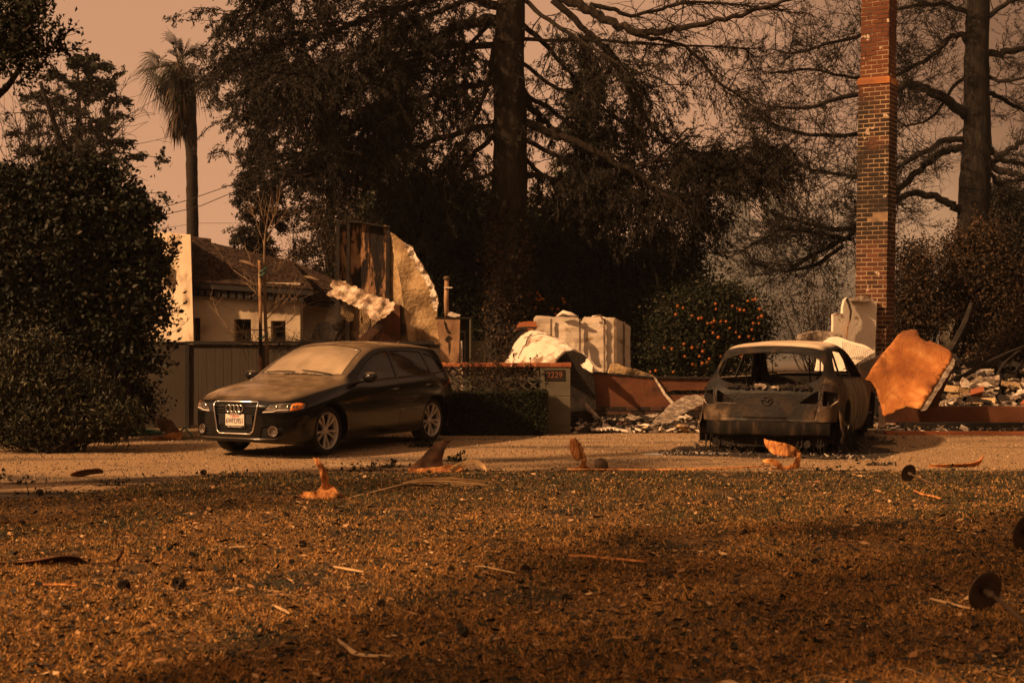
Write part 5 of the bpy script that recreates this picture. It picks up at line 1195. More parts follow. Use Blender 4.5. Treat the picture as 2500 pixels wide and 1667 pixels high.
mco = mat('chimney_mortar', [(.3, (.16, .10, .06)), (.7, (.42, .30, .18))], scale=3, rough=.95, bump=.008, bscale=30)
layer(mco, (.06, .04, .028), .48, .58, scale=1.2, detail=5, zr=(3.2, 3.6))
mb.build('brickwork', mbk, ch, bevel=.003); cores.build('mortar_core', mco, ch)
mb = MB(); zb = 6.08; a0 = chim_base(zb)-fx*.018-fy*.022; vs = []
for zq, e_ in ((zb, 0), (zb+.10, 0.0), (zb+.14, .03)):
    vs += [a0+fx*(e_)+fy*e_+Vector((0, 0, zq)), a0+fx*(W0+.02-e_)+fy*e_+Vector((0, 0, zq)), a0+fx*(W0+.02-e_)+fy*(D0+.03)+Vector((0, 0, zq)), a0+fx*e_+fy*(D0+.03)+Vector((0, 0, zq))]
mb.add(vs, [(4*k+i, 4*k+(i+1) % 4, 4*k+4+(i+1) % 4, 4*k+4+i) for k in (0, 1) for i in range(4)]+[(3, 2, 1, 0), (8, 9, 10, 11)]); mb.build('shoulder_band', M['stucco_orange'], ch, bevel=.005)
# plaster breast at its foot
mb = MB(); slab(mb, [(2034, 768), (2044, 764), (2057, 765), (2059, 745), (2062, 732), (2068, 727), (2074, 734), (2090, 735), (2118, 736), (2141, 735), (2139, 790), (2137, 850), (2136, 905), (2034, 905)], lambda a, b: 25.35+.25*(a-2034)/100, th=.16, jag=.5, step=6, seed=4, bump=.004, grid=16)
o = mb.build('plaster_breast', M['plaster_clean'], ch)
mb = MB(); slab(mb, [(2071, 728), (2077, 745), (2080, 762), (2078, 778), (2071, 800), (2069, 828), (2067, 822), (2069, 798), (2076, 776), (2077, 760), (2073, 745), (2067, 730)], 25.30, th=.08, jag=.6, step=5, seed=8, grid=0); mb.build('crack', M['char_board'], ch)
mb = MB(); slab(mb, [(2076, 734), (2086, 727), (2098, 724), (2112, 722), (2124, 727), (2134, 733), (2110, 736)], 25.35, th=.25, jag=1.4, step=4, seed=18, bump=.06, grid=5); o = mb.build('loose_rubble', M['ash']); tag(o, 'loose rubble on the ledge of the white plaster chimney breast', 'rubble')
mb = MB(); slab(mb, [(1990, 905), (2000, 850), (2014, 832), (2030, 823), (2046, 822), (2062, 828), (2084, 835), (2110, 842), (2138, 858), (2120, 868), (2102, 880), (2092, 886), (2080, 905)], lambda a, b: 24.9-.5*(b-830)/60, th=.07, jag=1, step=6, seed=21, bump=.08, grid=8); o = mb.build('fallen_stucco', M['plaster_clean']); tag(o, 'white fallen stucco with wire netting heaped between the wreck and the chimney', 'stucco')
mb = MB()
for i in range(22): mb.tube([P(2056+i*4.2+2*math.sin(j+i), 832+i*1.3+j*5.5, 24.35+.02*j) for j in range(9)], .003, 3)
for j in range(9): mb.tube([P(2056+i*4.2, 834+i*1.3+j*5+1.5*math.sin(i), 24.33) for i in range(22)], .003, 3)
o = mb.build('wire_mesh', M['wire']); tag(o, 'square wire netting draped over the fallen white stucco at the chimney', 'wire mesh')
mb = MB(); slab(mb, [(1953, 826), (1956, 818), (1975, 812), (2000, 808), (2030, 809), (2052, 815), (2058, 822), (2040, 822), (2020, 834), (1990, 845), (1955, 845)], lambda a, b: 25.2, th=.4, jag=1.6, step=4, seed=23, bump=.10, grid=6); o = mb.build('ash_heap', M['ash']); tag(o, 'curled ash-covered sheet seen above the roof of the burnt car', 'sheet')
# ---- leaning orange slab
ls = ruin('orange_slab', 2210, 22.8, 'big cracked orange stucco slab leaning in the sun beside the burnt car', 'stucco slab')
osl = [(2207, 806), (2216, 807), (2224, 804), (2237, 805), (2242, 815), (2246, 824), (2254, 830), (2262, 834), (2270, 832), (2279, 836), (2292, 840), (2304, 847), (2314, 852), (2325, 861), (2326, 874), (2300, 916), (2272, 960), (2247, 998), (2228, 995), (2212, 992), (2195, 1000), (2184, 1006), (2170, 1012), (2158, 1018), (2150, 984), (2140, 950), (2128, 932), (2113, 926), (2134, 892), (2155, 864), (2180, 835), (2192, 818)]
YO = lambda a, b: 22.6+(1010-b)/200*.95+.10*math.sin((a+b)/70)
mb = MB(); slab(mb, osl, YO, th=.035, jag=.6, step=8, seed=31, bump=.02, bscale=1.6, grid=11); mb.build('face', M['stucco_orange'], ls, smooth=True)
mb = MB(); slab(mb, [(2327, 874), (2332, 880), (2330, 892), (2300, 940), (2262, 1000), (2250, 1003), (2246, 999), (2270, 962), (2300, 915)], lambda a, b: YO(a, b)+.02, th=.26, jag=.7, step=6, seed=32, grid=9); mb.build('broken_edge', M['ash'], ls)
mb = MB(); slab(mb, [(2330, 885), (2334, 888), (2300, 960), (2285, 1006), (2262, 1006), (2300, 940)], lambda a, b: 23.6, th=.2, jag=.6, step=8, seed=33, grid=9); mb.build('backing', M['plaster_red'], ls)
mb = MB(); slab(mb, [(2098, 890), (2120, 880), (2150, 868), (2160, 860), (2112, 930), (2100, 915)], 24.0, th=.1, seed=34, jag=.5, step=8, grid=10); o = mb.build('plaster_board', M['plaster_red']); tag(o, 'dark red panel wedged behind the left edge of the orange slab', 'panel')
mb = MB(); slab(mb, [(2040, 905), (2098, 888), (2104, 905), (2118, 935), (2150, 985), (2158, 1010), (2040, 1010)], 24.3, th=.2, seed=35, jag=.8, step=8, grid=16); o = mb.build('sooty_board', M['char']); tag(o, 'soot-black panel standing behind the right side of the burnt car', 'panel')
# ---- foundations and thresholds on the right
def bar(name, pa, pb, y0, y1, z0, z1, m, label, cat, th=0):
    mb = MB(); n = 26; X0, X1 = pa, pb
    vs = []
    for k in range(n+1):
        x = X0+(X1-X0)*k/n; w1 = .02*noise.noise(Vector((x*2, 1, z1))); w2 = .02*noise.noise(Vector((x*2, 5, z1)))
        vs += [(x, y0+w2, z0), (x, y0+w2, z1+w1), (x, y1, z1+w1*.5), (x, y1, z0)]
    mb.add(vs, [(4*k+i, 4*k+4+i, 4*k+4+(i+1) % 4, 4*k+(i+1) % 4) for k in range(n) for i in range(4)]+[(0, 1, 2, 3), (4*n+3, 4*n+2, 4*n+1, 4*n)])
    o = mb.build(name, m); return tag(o, label, cat)
bar('foundation', xx(2160, 23.6), 12, 23.6, 24.0, 0, .34, M['plaster_red'], 'long low dark red foundation wall crossing right of the orange slab', 'foundation')
bar('charred_beam', xx(2190, 22.9), 11, 22.75, 22.95, .02, .13, M['char'], 'long charred beam lying in front of the dark red foundation', 'beam')
bar('brick_edging', xx(2160, 22.05), 12, 21.95, 22.12, -.01, .045, M['cap_brick'], 'straight red brick edging between the gravel and the ruins', 'edging')
bar('brick_edging', 2.0+.2, xx(1770, 23.1), 23.0, 23.12, -.01, .06, M['char'], 'scorched edging strip in front of the brick plinth, left of the burnt car', 'edging')
# ---- burnt floor slab under the ruins
sheet = MB(); sheet.add([(xx(1393, 22.9), 22.6, .0), (16, 22.2, .0), (24, 40, .0), (-4, 40, .0)], [(0, 1, 2, 3)]); o = sheet.build('ash_ground', mat('ash_ground', [(.3, (.02, .014, .010)), (.5, (.07, .05, .035)), (.65, (.22, .17, .12)), (.8, (.42, .35, .27))], scale=3, detail=12, rough=1, bump=.05, bscale=8)); tag(o, kind='structure')
# rubble: shards of many sizes
def rubble(name, n, fx_, label, mats_, seed, smin=.03, smax=.22, flat=.35):
    random.seed(seed); mb = MB()
    for k in range(n):
        x, y, z = fx_(); s_ = smin+(smax-smin)*random.random()**2.2; nv = random.randint(4, 6); an = sorted(random.uniform(0, 6.28) for _ in range(nv))
        Rm = Matrix.Rotation(random.uniform(0, 6.28), 3, 'Z') @ Matrix.Rotation(random.gauss(0, .45), 3, 'X') @ Matrix.Rotation(random.gauss(0, .3), 3, 'Y'); t = s_*random.uniform(.08, .3)*flat/.35
        lx = random.uniform(.7, 2.2)
        top = [Rm @ Vector((math.cos(a)*s_*lx*random.uniform(.6, 1), math.sin(a)*s_*random.uniform(.6, 1), t)) for a in an]; bot = [q-Rm @ Vector((0, 0, t*2)) for q in top]; c = Vector((x, y, z))
        b = len(top); mb.add([c+q for q in bot+top], [tuple(range(b-1, -1, -1)), tuple(range(b, 2*b))]+[(i, (i+1) % b, b+(i+1) % b, b+i) for i in range(b)], random.choices(range(len(mats_)), [m_[1] for m_ in mats_])[0])
    o = mb.build(name, [m_[0] for m_ in mats_]); return tag(o, label, 'rubble', kind='stuff')
RM = [(M['ash'], 3), (M['plaster_white'], 2.0), (M['char'], 4.5), (M['stucco_ruin'], 1), (M['cap_brick'], .25)]
def mound(x, y, cx, cy, rx, ry, h): return h*math.exp(-((x-cx)/rx)**2-((y-cy)/ry)**2)
def f1():
    x = random.uniform(xx(2235, 25), 12); y = random.uniform(24.1, 29); return x, y, .10+mound(x, y, xx(2340, 26), 26.2, 1.2, 1.2, .42)+mound(x, y, xx(2450, 27), 27, 1.4, 1.4, .45)+random.uniform(-.05, .06)
rubble('rubble', 1900, f1, 'heap of pale broken plaster and charred rubble right of the orange slab', RM, 1)
def f2():
    x = random.uniform(xx(1396, 23.3), xx(1770, 23.3)); y = random.uniform(22.4, 24.4); return x, y, .02+random.uniform(0, .10)*(1 if y > 22.9 else .3)
rubble('rubble', 1100, f2, 'charred and pale debris strewn in front of the low red wall', RM, 2, .02, .16, .22)
def f3():
    x = random.uniform(xx(2140, 23), 10.5); y = random.uniform(22.15, 23.6); return x, y, .02+random.uniform(0, .05)
rubble('rubble', 700, f3, 'fine debris scattered between the brick edging and the dark foundation', RM, 3, .015, .10, .25)
def f4():
    x = random.uniform(xx(1500, 27), xx(2120, 27)); y = random.uniform(25.0, 31); return x, y, .05+mound(x, y, xx(1960, 28), 28, 1.4, 1.2, .35)+random.uniform(-.05, .1)
rubble('rubble', 900, f4, 'rubble field seen through the windows of the burnt car', RM, 4)
# flat pale boards lying in front of the low wall, and loose large shards
for k, (pts, Yv, mm, lab) in enumerate([
  ([(1430, 1050), (1470, 1041), (1530, 1042), (1560, 1048), (1500, 1056), (1445, 1058)], None, 'plaster_white', 'flat white board lying on the gravel right of the number pillar'),
  ([(1540, 1046), (1600, 1040), (1690, 1034), (1725, 1036), (1640, 1048), (1560, 1053)], None, 'plaster_white', 'flat white board lying near the burnt car, right of the other one'),
  ([(1480, 1036), (1560, 1031), (1640, 1032), (1600, 1038), (1500, 1042)], None, 'ash', 'scorched flat board behind the two white boards'),
  ([(2165, 1028), (2178, 1022), (2190, 1026), (2185, 1045), (2168, 1050), (2160, 1040)], None, 'plaster_white', 'crumpled white bag-like fragment at the front wheel of the burnt car'),
  ([(2270, 1042), (2280, 1034), (2300, 1030), (2325, 1034), (2335, 1040), (2300, 1044)], None, 'plaster_white', 'curved pale shard lying before the dark foundation'),
  ([(2345, 935), (2352, 921), (2362, 926), (2370, 938), (2366, 945), (2350, 945)], 25.5, 'plaster_white', 'upright pointed white shard on top of the rubble heap'),
  ([(2385, 938), (2410, 932), (2420, 940), (2400, 948)], 25.6, 'plaster_white', 'flat white shard right of the upright one on the rubble heap')]):
    mb = MB(); slab(mb, pts, (lambda a, b: GY(b)) if Yv is None else Yv, th=.05, jag=.8, step=5, seed=50+k, grid=8, bump=.03, off=(0, .0, -.03) if Yv is None else (0, .06, 0))
    o = mb.build('plaster_shard' if Yv else 'fallen_board', M[mm]); o.location.z = .07 if Yv is None else 0; tag(o, lab, 'debris')
# ---- broken white gable far right
gb = ruin('broken_gable', 2320, 31, 'broken white gable wall with leaning rafters behind the right-hand bushes', 'ruined wall')
mb = MB(); slab(mb, [(2264, 690), (2280, 700), (2300, 722), (2320, 742), (2345, 758), (2375, 790), (2402, 826), (2400, 905), (2290, 905), (2300, 800), (2275, 745)], 31.5, th=.15, jag=1.6, step=8, seed=3, grid=16, bump=.1); mb.build('gable', M['plaster_sheet'], gb)
for a, b in (((2262, 688), (2380, 830)), ((2310, 725), (2400, 815))):
    mb = MB(); mb.tube([P(a[0], a[1], 31.2), P(b[0], b[1], 31.0)], .07, 4); mb.build('rafter', M['char_board'], gb)
mb = MB(); slab(mb, [(2330, 815), (2420, 817), (2520, 822), (2520, 905), (2330, 905)], 31.0, th=.3, jag=1, step=10, grid=20); mb.build('lower_wall', M['char'], gb)
mb = MB(); slab(mb, [(2416, 841), (2446, 845), (2448, 856), (2430, 853), (2418, 850)], 30.9, th=.05, jag=.5, step=6, grid=0); mb.build('window_gap', M['plaster_sheet'], gb)
# overhead wires
for a, b, c in (((380, 512), (470, 485), (640, 425)), ((380, 530), (490, 503), (640, 440)), ((380, 560), (480, 545), (600, 545))):
    mb = MB(); mb.tube([P(*a, 36), P(*b, 36), P(*c, 36)], .012 if a[1] < 550 else .006, 4); o = mb.build('overhead_wire', M['wire']); tag(o, {512: 'upper overhead wire passing the palm trunk', 530: 'middle overhead wire passing the palm trunk', 560: 'thin lowest wire behind the palm trunk'}[a[1]], 'wire', 'overhead wires')

for k, (a, b, c, r, lab) in enumerate([((2290, 905), (2350, 800), (2372, 740), .07, 'thick charred branch leaning up behind the rubble heap'), ((2330, 930), (2420, 880), (2500, 845), .05, 'long charred rafter slanting to the right edge above the rubble'), ((2300, 960), (2400, 955), (2520, 930), .06, 'charred timber lying across the rubble heap'), ((2420, 945), (2450, 890), (2495, 850), .035, 'thin burnt stick standing out of the rubble at the right edge'), ((2260, 940), (2330, 915), (2390, 905), .045, 'short charred timber end just right of the orange slab'), ((2380, 900), (2390, 860), (2430, 820), .03, 'crooked burnt branch rising above the rubble heap')]):
    Yb = 25.6+.3*k; mb = MB(); ps, rs = resample([P(*a, Yb), P(*b, Yb+.2), P(*c, Yb+.5)], [r, r*.85, r*.5], 6); mb.tube(ps, rs, 6, jit=.12); o = mb.build('charred_timber', M['char']); tag(o, lab, 'timber', 'charred timbers in the rubble')
def f5():
    x = random.uniform(xx(2240, 26), 13); y = random.uniform(26.5, 31); return x, y, .2+random.uniform(0, .75)
rubble('rubble', 900, f5, 'dark charred wreckage piled up behind the pale rubble heap', [(M['char'], 6), (M['ash'], .6)], 6, .06, .4, .3)
# ================================================================ trees
def arr(ps): return np.array([tuple(p) for p in ps])
def smooth_path(pts, k=5):
    A = cr_interp(np.array([tuple(p) for p in pts]), k); return [Vector(a) for a in A]
def resample(pts, rads, k):
    A = cr_interp(np.array([tuple(p)+(r,) for p, r in zip(pts, rads)]), k); return [Vector(a[:3]) for a in A], [max(.003, a[3]) for a in A]
class Tubes:
    """many thin tapered branches as numpy arrays; 4-sided"""
    def __init__(s): s.V = []
    def add(s, P_, R_):                       # P_: (N,K,3), R_: (N,K)
        N_, K = P_.shape[:2]; d = np.gradient(P_, axis=1); d = unit(d); ref = np.zeros_like(d); ref[..., 0] = .31; ref[..., 1] = .2; ref[..., 2] = .93
        a = unit(np.cross(d, ref)); b = np.cross(d, a); ring = []
        for t in (0, 2.094, 4.189): ring.append(P_+(a*math.cos(t)+b*math.sin(t))*R_[..., None])
        for i in range(3):
            j = (i+1) % 3
            q_ = np.stack([ring[i][:, :-1], ring[j][:, :-1], ring[j][:, 1:], ring[i][:, 1:]], axis=2); s.V.append(q_.reshape(-1, 3))
    def build(s, name, m, parent): return np_mesh(name, np.concatenate(s.V), 4, m, parent) if s.V else None
def curves(base, dirs, length, K, rng, wob=.35, grav=0.0, up=0.0):
    """N wandering curves: base (N,3), dirs (N,3), length (N,) -> (N,K,3)"""
    N_ = len(base); P_ = np.zeros((N_, K, 3)); P_[:, 0] = base; d = unit(dirs.copy())
    for k in range(1, K):
        d = d+rng.normal(size=(N_, 3))*wob; d[:, 2] += -grav+up*(k/K); d = unit(d); P_[:, k] = P_[:, k-1]+d*(length/(K-1))[:, None]
    return P_
def pick(P_, n, rng, lo=.25, hi=1.0):
    """n random points on curves (N,K,3) with local direction"""
    N_, K = P_.shape[:2]; i = rng.integers(0, N_, n); t = rng.uniform(lo, hi, n)*(K-1); k = np.minimum(t.astype(int), K-2); f = (t-k)[:, None]
    return P_[i, k]*(1-f)+P_[i, k+1]*f, unit(P_[i, k+1]-P_[i, k]), i
def limb_pts(limbs, Y0, rng):
    out_ = []
    for l in limbs:
        pts, r0, r1 = l[0], l[1], l[2]; dy = l[3] if len(l) > 3 else rng.uniform(-.4, .4); n = len(pts)
        ps = [P(a, b, Y0+dy*(k/(n-1))**1.2) for k, (a, b) in enumerate(pts)]; rs = [(r0+(r1-r0)*k/(n-1))*.88*Y0/F for k in range(n)]
        out_.append((ps, rs, l[4] if len(l) > 4 else {}))
    return out_
def big_tree(name, label, cat, Y0, trunk, limbs, seed, m_bark, m_needle, twigs=26, dens=1.0, leafsize=.07, group=None, extra=None):
    rng = np.random.default_rng(seed); random.seed(seed)
    tp = [P(a, b, Y0) for a, b, r in trunk]; tr_ = [r*Y0/F for a, b, r in trunk]; tp.append(Vector((tp[-1].x, Y0, -.2))); tr_.append(tr_[-1]*1.15)
    t = thing(name, (tp[-1].x, Y0, 0), label, cat, group)
    mb = MB(); a_, b_ = resample(tp, tr_, 6); mb.tube(a_, b_, 18, jit=.05); mb.build('trunk', m_bark, t, smooth=True)
    T = Tubes(); leaves = []
    for ps, rs, o in limb_pts(limbs, Y0, rng):
        a_, b_ = resample(ps, rs, 5)
        for i in range(1, len(a_)): a_[i] = a_[i]+Vector((random.gauss(0, .28), 0, random.gauss(0, .28)))*b_[i]
        mb = MB(); mb.tube(a_, b_, 8, jit=.06); mb.build('limb', m_bark, t, smooth=True)
        A = arr(a_)[None]; Ln = sum((q1-q0).length for q0, q1 in zip(a_, a_[1:]))
        n = int(twigs*Ln*o.get('tw', 1)/3); hang = o.get('hang', .25); fol = o.get('fol', 1.0)
        if n < 1: continue
        b, d, _ = pick(A, n, rng, o.get('lo', .15), 1.0)
        sd = rng.normal(size=(n, 3)); sd[:, 2] = sd[:, 2]*o.get('zs', .35)+o.get('up', -.05); dr = unit(d*.7+unit(sd)*1.1)
        C1 = curves(b, dr, rng.uniform(.5, 1.0, n)*o.get('len', 1.5), 7, rng, .22, hang*.35, o.get('curl', 0)); T.add(C1, np.linspace(1, .35, 7)[None]*rng.uniform(.009, .018, n)[:, None])
        n2 = n*o.get('n2', 5); b, d, _ = pick(C1, n2, rng, .15, 1); sd = rng.normal(size=(n2, 3)); sd[:, 2] = sd[:, 2]*.4-hang*1.2+o.get('up', 0)
        C2 = curves(b, d*.8+unit(sd), rng.uniform(.25, .85, n2)*o.get('len2', .8), 6, rng, .25, hang, o.get('curl', 0)*1.2); T.add(C2, np.linspace(1, .4, 6)[None]*rng.uniform(.004, .008, n2)[:, None])
        if o.get('n3'):
            n3 = n2*o['n3']; b, d, _ = pick(C2, n3, rng, .1, 1); sd = rng.normal(size=(n3, 3)); C3 = curves(b, d+unit(sd)*.9, rng.uniform(.12, .4, n3), 4, rng, .25, 0, o.get('curl', 0)); T.add(C3, np.linspace(1, .5, 4)[None]*rng.uniform(.003, .0055, n3)[:, None])
        if fol > 0:
            m_ = int(n2*29*fol*dens); b, d, _ = pick(C2, m_, rng, .05, 1); leaves.append((b+rng.normal(size=b.shape)*.025, d))
            m_ = int(n*10*fol*dens); b, d, _ = pick(C1, m_, rng, .2, 1); leaves.append((b+rng.normal(size=b.shape)*.04, d))
    T.build('branches', m_bark, t)
    if extra: leaves += extra(rng)
    if leaves:
        Cc = np.concatenate([a for a, _ in leaves]); D = np.concatenate([b for _, b in leaves])
        np_mesh('foliage', leafV(Cc, leafsize*1.05, rng, aspect=.27, d=D*1.3+np.array([0, 0, -.35]), spread=.5), 4, m_needle, t)
    return t
# --- the great deodar
H_ = dict(hang=.17, fol=1.1, tw=1.3, len=1.9, len2=.70, n2=7, zs=.22)
D_ = dict(hang=.15, fol=1.35, tw=2.3, len=2.1, len2=.75, n2=8, zs=.2)
R_ = dict(hang=.26, fol=.42, tw=1.2, len=1.4, len2=.9, n2=6, lo=.25)
deod = [
 ([(1215,55),(1160,50),(1110,70),(1060,115),(1000,190),(930,280),(860,350),(800,405)], 17, 4, -.8, D_),
 ([(1215,90),(1200,150),(1190,210),(1165,270),(1140,330),(1100,400)], 9, 3, -.6, dict(H_, tw=.9, len=1.2)),
 ([(1215,15),(1100,-10),(950,30),(800,80),(680,115),(585,150)], 13, 3, 1.0, D_),
 ([(1215,-60),(1100,-110),(920,-90),(760,-40),(680,0),(610,35)], 12, 3, -1.2, D_),
 ([(1210,110),(1050,120),(900,170),(770,220),(700,260),(640,285)], 10, 3, 1.2, D_),
 ([(1215,200),(1090,220),(960,270),(840,330),(740,390)], 9, 3, .5, dict(D_, tw=1.6)),
 ([(1215,300),(1100,330),(980,370),(850,410),(720,430)], 9, 3, -1.4, dict(D_, tw=1.3)),
 ([(1210,420),(1120,450),(1030,470),(930,480)], 7, 3, 1.2, dict(H_, tw=1.6)),
 ([(1212,40),(1130,130),(1040,240),(960,330),(900,430)], 7, 2, 2.4, dict(D_, tw=1.2)),
 ([(1215,-30),(1000,60),(850,150),(760,170),(690,200)], 8, 2, -2.4, D_),
 ([(1226,306),(1250,298),(1284,300),(1337,322),(1398,343),(1483,388),(1540,413),(1590,452),(1620,472),(1640,482),(1712,474),(1770,455),(1850,440),(1923,432)], 14, 3, -.8, dict(R_, fol=.35, lo=.45)),
 ([(1270,200),(1284,237),(1314,283),(1345,312)], 12, 8, .5, dict(R_, tw=.3)),
 ([(1345,312),(1420,350),(1500,410),(1580,440),(1640,420)], 7, 3, 1.2, dict(H_, tw=1.7, fol=.9)),
 ([(1368,-8),(1433,23),(1483,50),(1532,73),(1580,82),(1628,76),(1674,65),(1770,46),(1860,20),(1942,-4)], 15, 4, -1.0, dict(R_, fol=.06, tw=.9, curl=.1, hang=.12)),
 ([(1280,-60),(1330,-25),(1368,-8)], 14, 14, 0, dict(tw=0)),
 ([(1532,73),(1580,92),(1609,98),(1674,115),(1731,172),(1751,199),(1808,237),(1846,264),(1900,300)], 7, 2, -1.2, dict(R_, fol=.3)),
 ([(1440,10),(1500,25),(1540,38),(1617,23),(1674,6),(1750,8),(1827,15),(1961,34)], 7, 2, .6, dict(R_, fol=.05, hang=.15)),
 ([(1349,0),(1395,40),(1437,80),(1475,115),(1521,191),(1559,260),(1590,306),(1643,352),(1712,375),(1770,372),(1827,360),(1904,367)], 10, 3, .5, dict(R_, fol=.7, tw=1.4)),
 ([(1275,155),(1349,210),(1414,230),(1464,256),(1540,318),(1586,356)], 6, 3, 1.0, dict(H_, fol=.6, tw=1.4)),
 ([(1275,96),(1368,99),(1480,100),(1559,107),(1700,112),(1827,119)], 6, 2, -.3, dict(H_, fol=.45, tw=1.0, len=1.2)),
 ([(1260,-20),(1340,50),(1420,100),(1500,150),(1560,180)], 7, 3, -1.2, dict(H_, fol=.6, tw=1.3)),
 ([(1280,340),(1400,400),(1500,440),(1600,500),(1680,520)], 7, 3, .8, dict(H_, tw=1.8, fol=.7)),
 ([(1600,390),(1700,395),(1780,410),(1850,430)], 6, 3, .3, dict(H_, tw=3.0, fol=.9, len=1.3)),
 ([(1275,380),(1330,430),(1420,480),(1500,520)], 7, 3, 1.4, dict(H_, tw=1.6, fol=.8)),
 ([(1200,330),(1140,400),(1100,470),(1060,530)], 8, 3, 1.8, dict(H_, tw=1.6)),
 ([(1275,60),(1350,130),(1400,190),(1440,260),(1470,330)], 8, 3, 1.6, dict(H_, tw=1.2, fol=.9)),
 ([(1280,230),(1350,270),(1420,330),(1480,380),(1520,430)], 8, 3, 2.2, dict(H_, tw=1.6, fol=1.0)),
 ([(1270,420),(1360,440),(1460,450),(1560,470),(1650,500),(1720,520)], 8, 3, 1.8, dict(H_, tw=2.2, fol=.9)),
 ([(1560,400),(1640,390),(1720,400),(1800,405),(1880,390)], 6, 2, -.4, dict(H_, tw=3.2, fol=1.0, len=1.3, len2=.7)),
 ([(1480,110),(1520,160),(1560,210),(1590,260)], 5, 2, .8, dict(H_, tw=2.0, fol=.8)),
 ([(1540,410),(1590,395),(1625,370),(1672,320),(1692,316)], 4, 2.5, -1.0, dict(tw=0)),
 ([(1640,362),(1680,336),(1713,334)], 3, 2, -1.0, dict(tw=0)),
]
big_tree('deodar_tree', 'huge dark deodar with a thick trunk and drooping branches in the middle', 'tree', 30.0,
  [(1252,-260,33),(1247,0,35),(1243,150,38),(1246,300,41),(1244,480,44),(1240,700,48),(1236,870,54)], deod, 5, M['bark'], M['needle'], twigs=24)
# ivy and dead leaves up the great trunk
rng = np.random.default_rng(8); n = 5200; tz = rng.uniform(0, 4.2, n)**1.0; a = rng.uniform(PI*.9, 2.15*PI, n); rr = .46-.02*tz+rng.exponential(.05, n)
c0 = P(1240, 700, 30)
C = np.stack([c0.x+np.cos(a)*rr, 30+np.sin(a)*rr, tz], 1)
kp = rng.uniform(size=n) < np.clip(1.3-tz/4.2+.6*(np.cos(a) < -.2), 0, 1); C = C[kp]
o = np_mesh('ivy', leafV(C, .08, rng, aspect=.7, d=(0, 0, -.4)), 4, M['leaf_brown']); tag(o, 'brown ivy leaves clinging to the foot of the great deodar trunk', 'ivy')
# --- the scorched cedar on the right
B_ = dict(hang=.02, fol=.30, tw=2.6, len=2.0, len2=.85, n2=7, n3=2, curl=.25, zs=.7, up=-.1)
B2 = dict(B_, tw=1.2, len=1.5)
ced = [
 ([(2360,285),(2301,241),(2250,212),(2210,208),(2175,224),(2080,232),(1980,262),(1880,262)], 15, 4, -.6, B_),
 ([(2365,110),(2350,88),(2320,92),(2301,115),(2255,149),(2181,184),(2080,190),(1980,170),(1880,180)], 9, 3, .6, B_),
 ([(2360,340),(2301,344),(2267,367),(2210,396),(2175,419),(2080,430),(1960,405),(1850,345)], 9, 3, -1.0, B_),
 ([(2362,360),(2347,360),(2301,373),(2255,407),(2210,448),(2175,482),(2120,535),(2060,585),(1990,618),(1930,655)], 12, 5, .2, dict(B_, lo=.45)),
 ([(2366,530),(2350,512),(2324,499),(2284,482),(2227,471),(2175,499),(2110,545),(2040,560),(1950,540),(1880,520)], 13, 4, -.5, dict(B_, lo=.5)),
 ([(2080,585),(2000,570),(1920,560),(1850,590),(1800,620)], 6, 2, -1.0, B_),
 ([(2060,600),(1980,650),(1900,660),(1830,640)], 6, 2, .6, B_),
 ([(2170,330),(2080,330),(1990,330),(1900,310),(1840,270)], 7, 3, .8, B_),
 ([(2170,60),(2090,90),(2010,110),(1940,130),(1880,120)], 6, 2, .3, dict(B_, fol=.25)),
 ([(2375,40),(2300,10),(2200,20),(2100,60)], 8, 3, -.4, B_),
 ([(2400,350),(2420,368),(2433,379),(2465,368),(2500,344),(2560,330)], 10, 6, -.5, B2),
 ([(2400,402),(2450,392),(2500,402),(2580,420)], 8, 5, .6, B2),
 ([(2402,405),(2450,418),(2480,425),(2520,445)], 11, 7, -.8, B2),
 ([(2404,410),(2425,430),(2435,450),(2470,442),(2540,440)], 7, 5, .2, dict(tw=.4, len=1, fol=0)),
 ([(2400,135),(2450,128),(2500,118),(2580,100)], 11, 7, .4, B2),
 ([(2395,60),(2440,20),(2500,-10),(2560,-40)], 8, 4, -.6, B2),
 ([(2398,225),(2440,238),(2500,270),(2560,300)], 8, 4, 1.0, B2),
 ([(2398,180),(2450,200),(2500,190),(2560,170)], 6, 3, -1, B2),
 ([(2375,180),(2330,210),(2290,270),(2250,300),(2200,310)], 6, 2, 1.4, B2),
 ([(2375,-20),(2300,-60),(2200,-40),(2140,10)], 8, 3, 1.0, B_),
]
big_tree('scorched_cedar', 'tall scorched cedar with bare twisting limbs reaching behind the brick chimney', 'tree', 38.0,
  [(2392,-220,24),(2390,-50,26),(2384,150,29),(2386,300,32),(2382,400,36),(2378,520,38),(2374,640,44),(2370,800,50)], ced, 15, M['bark_grey'], M['needle'], twigs=17)
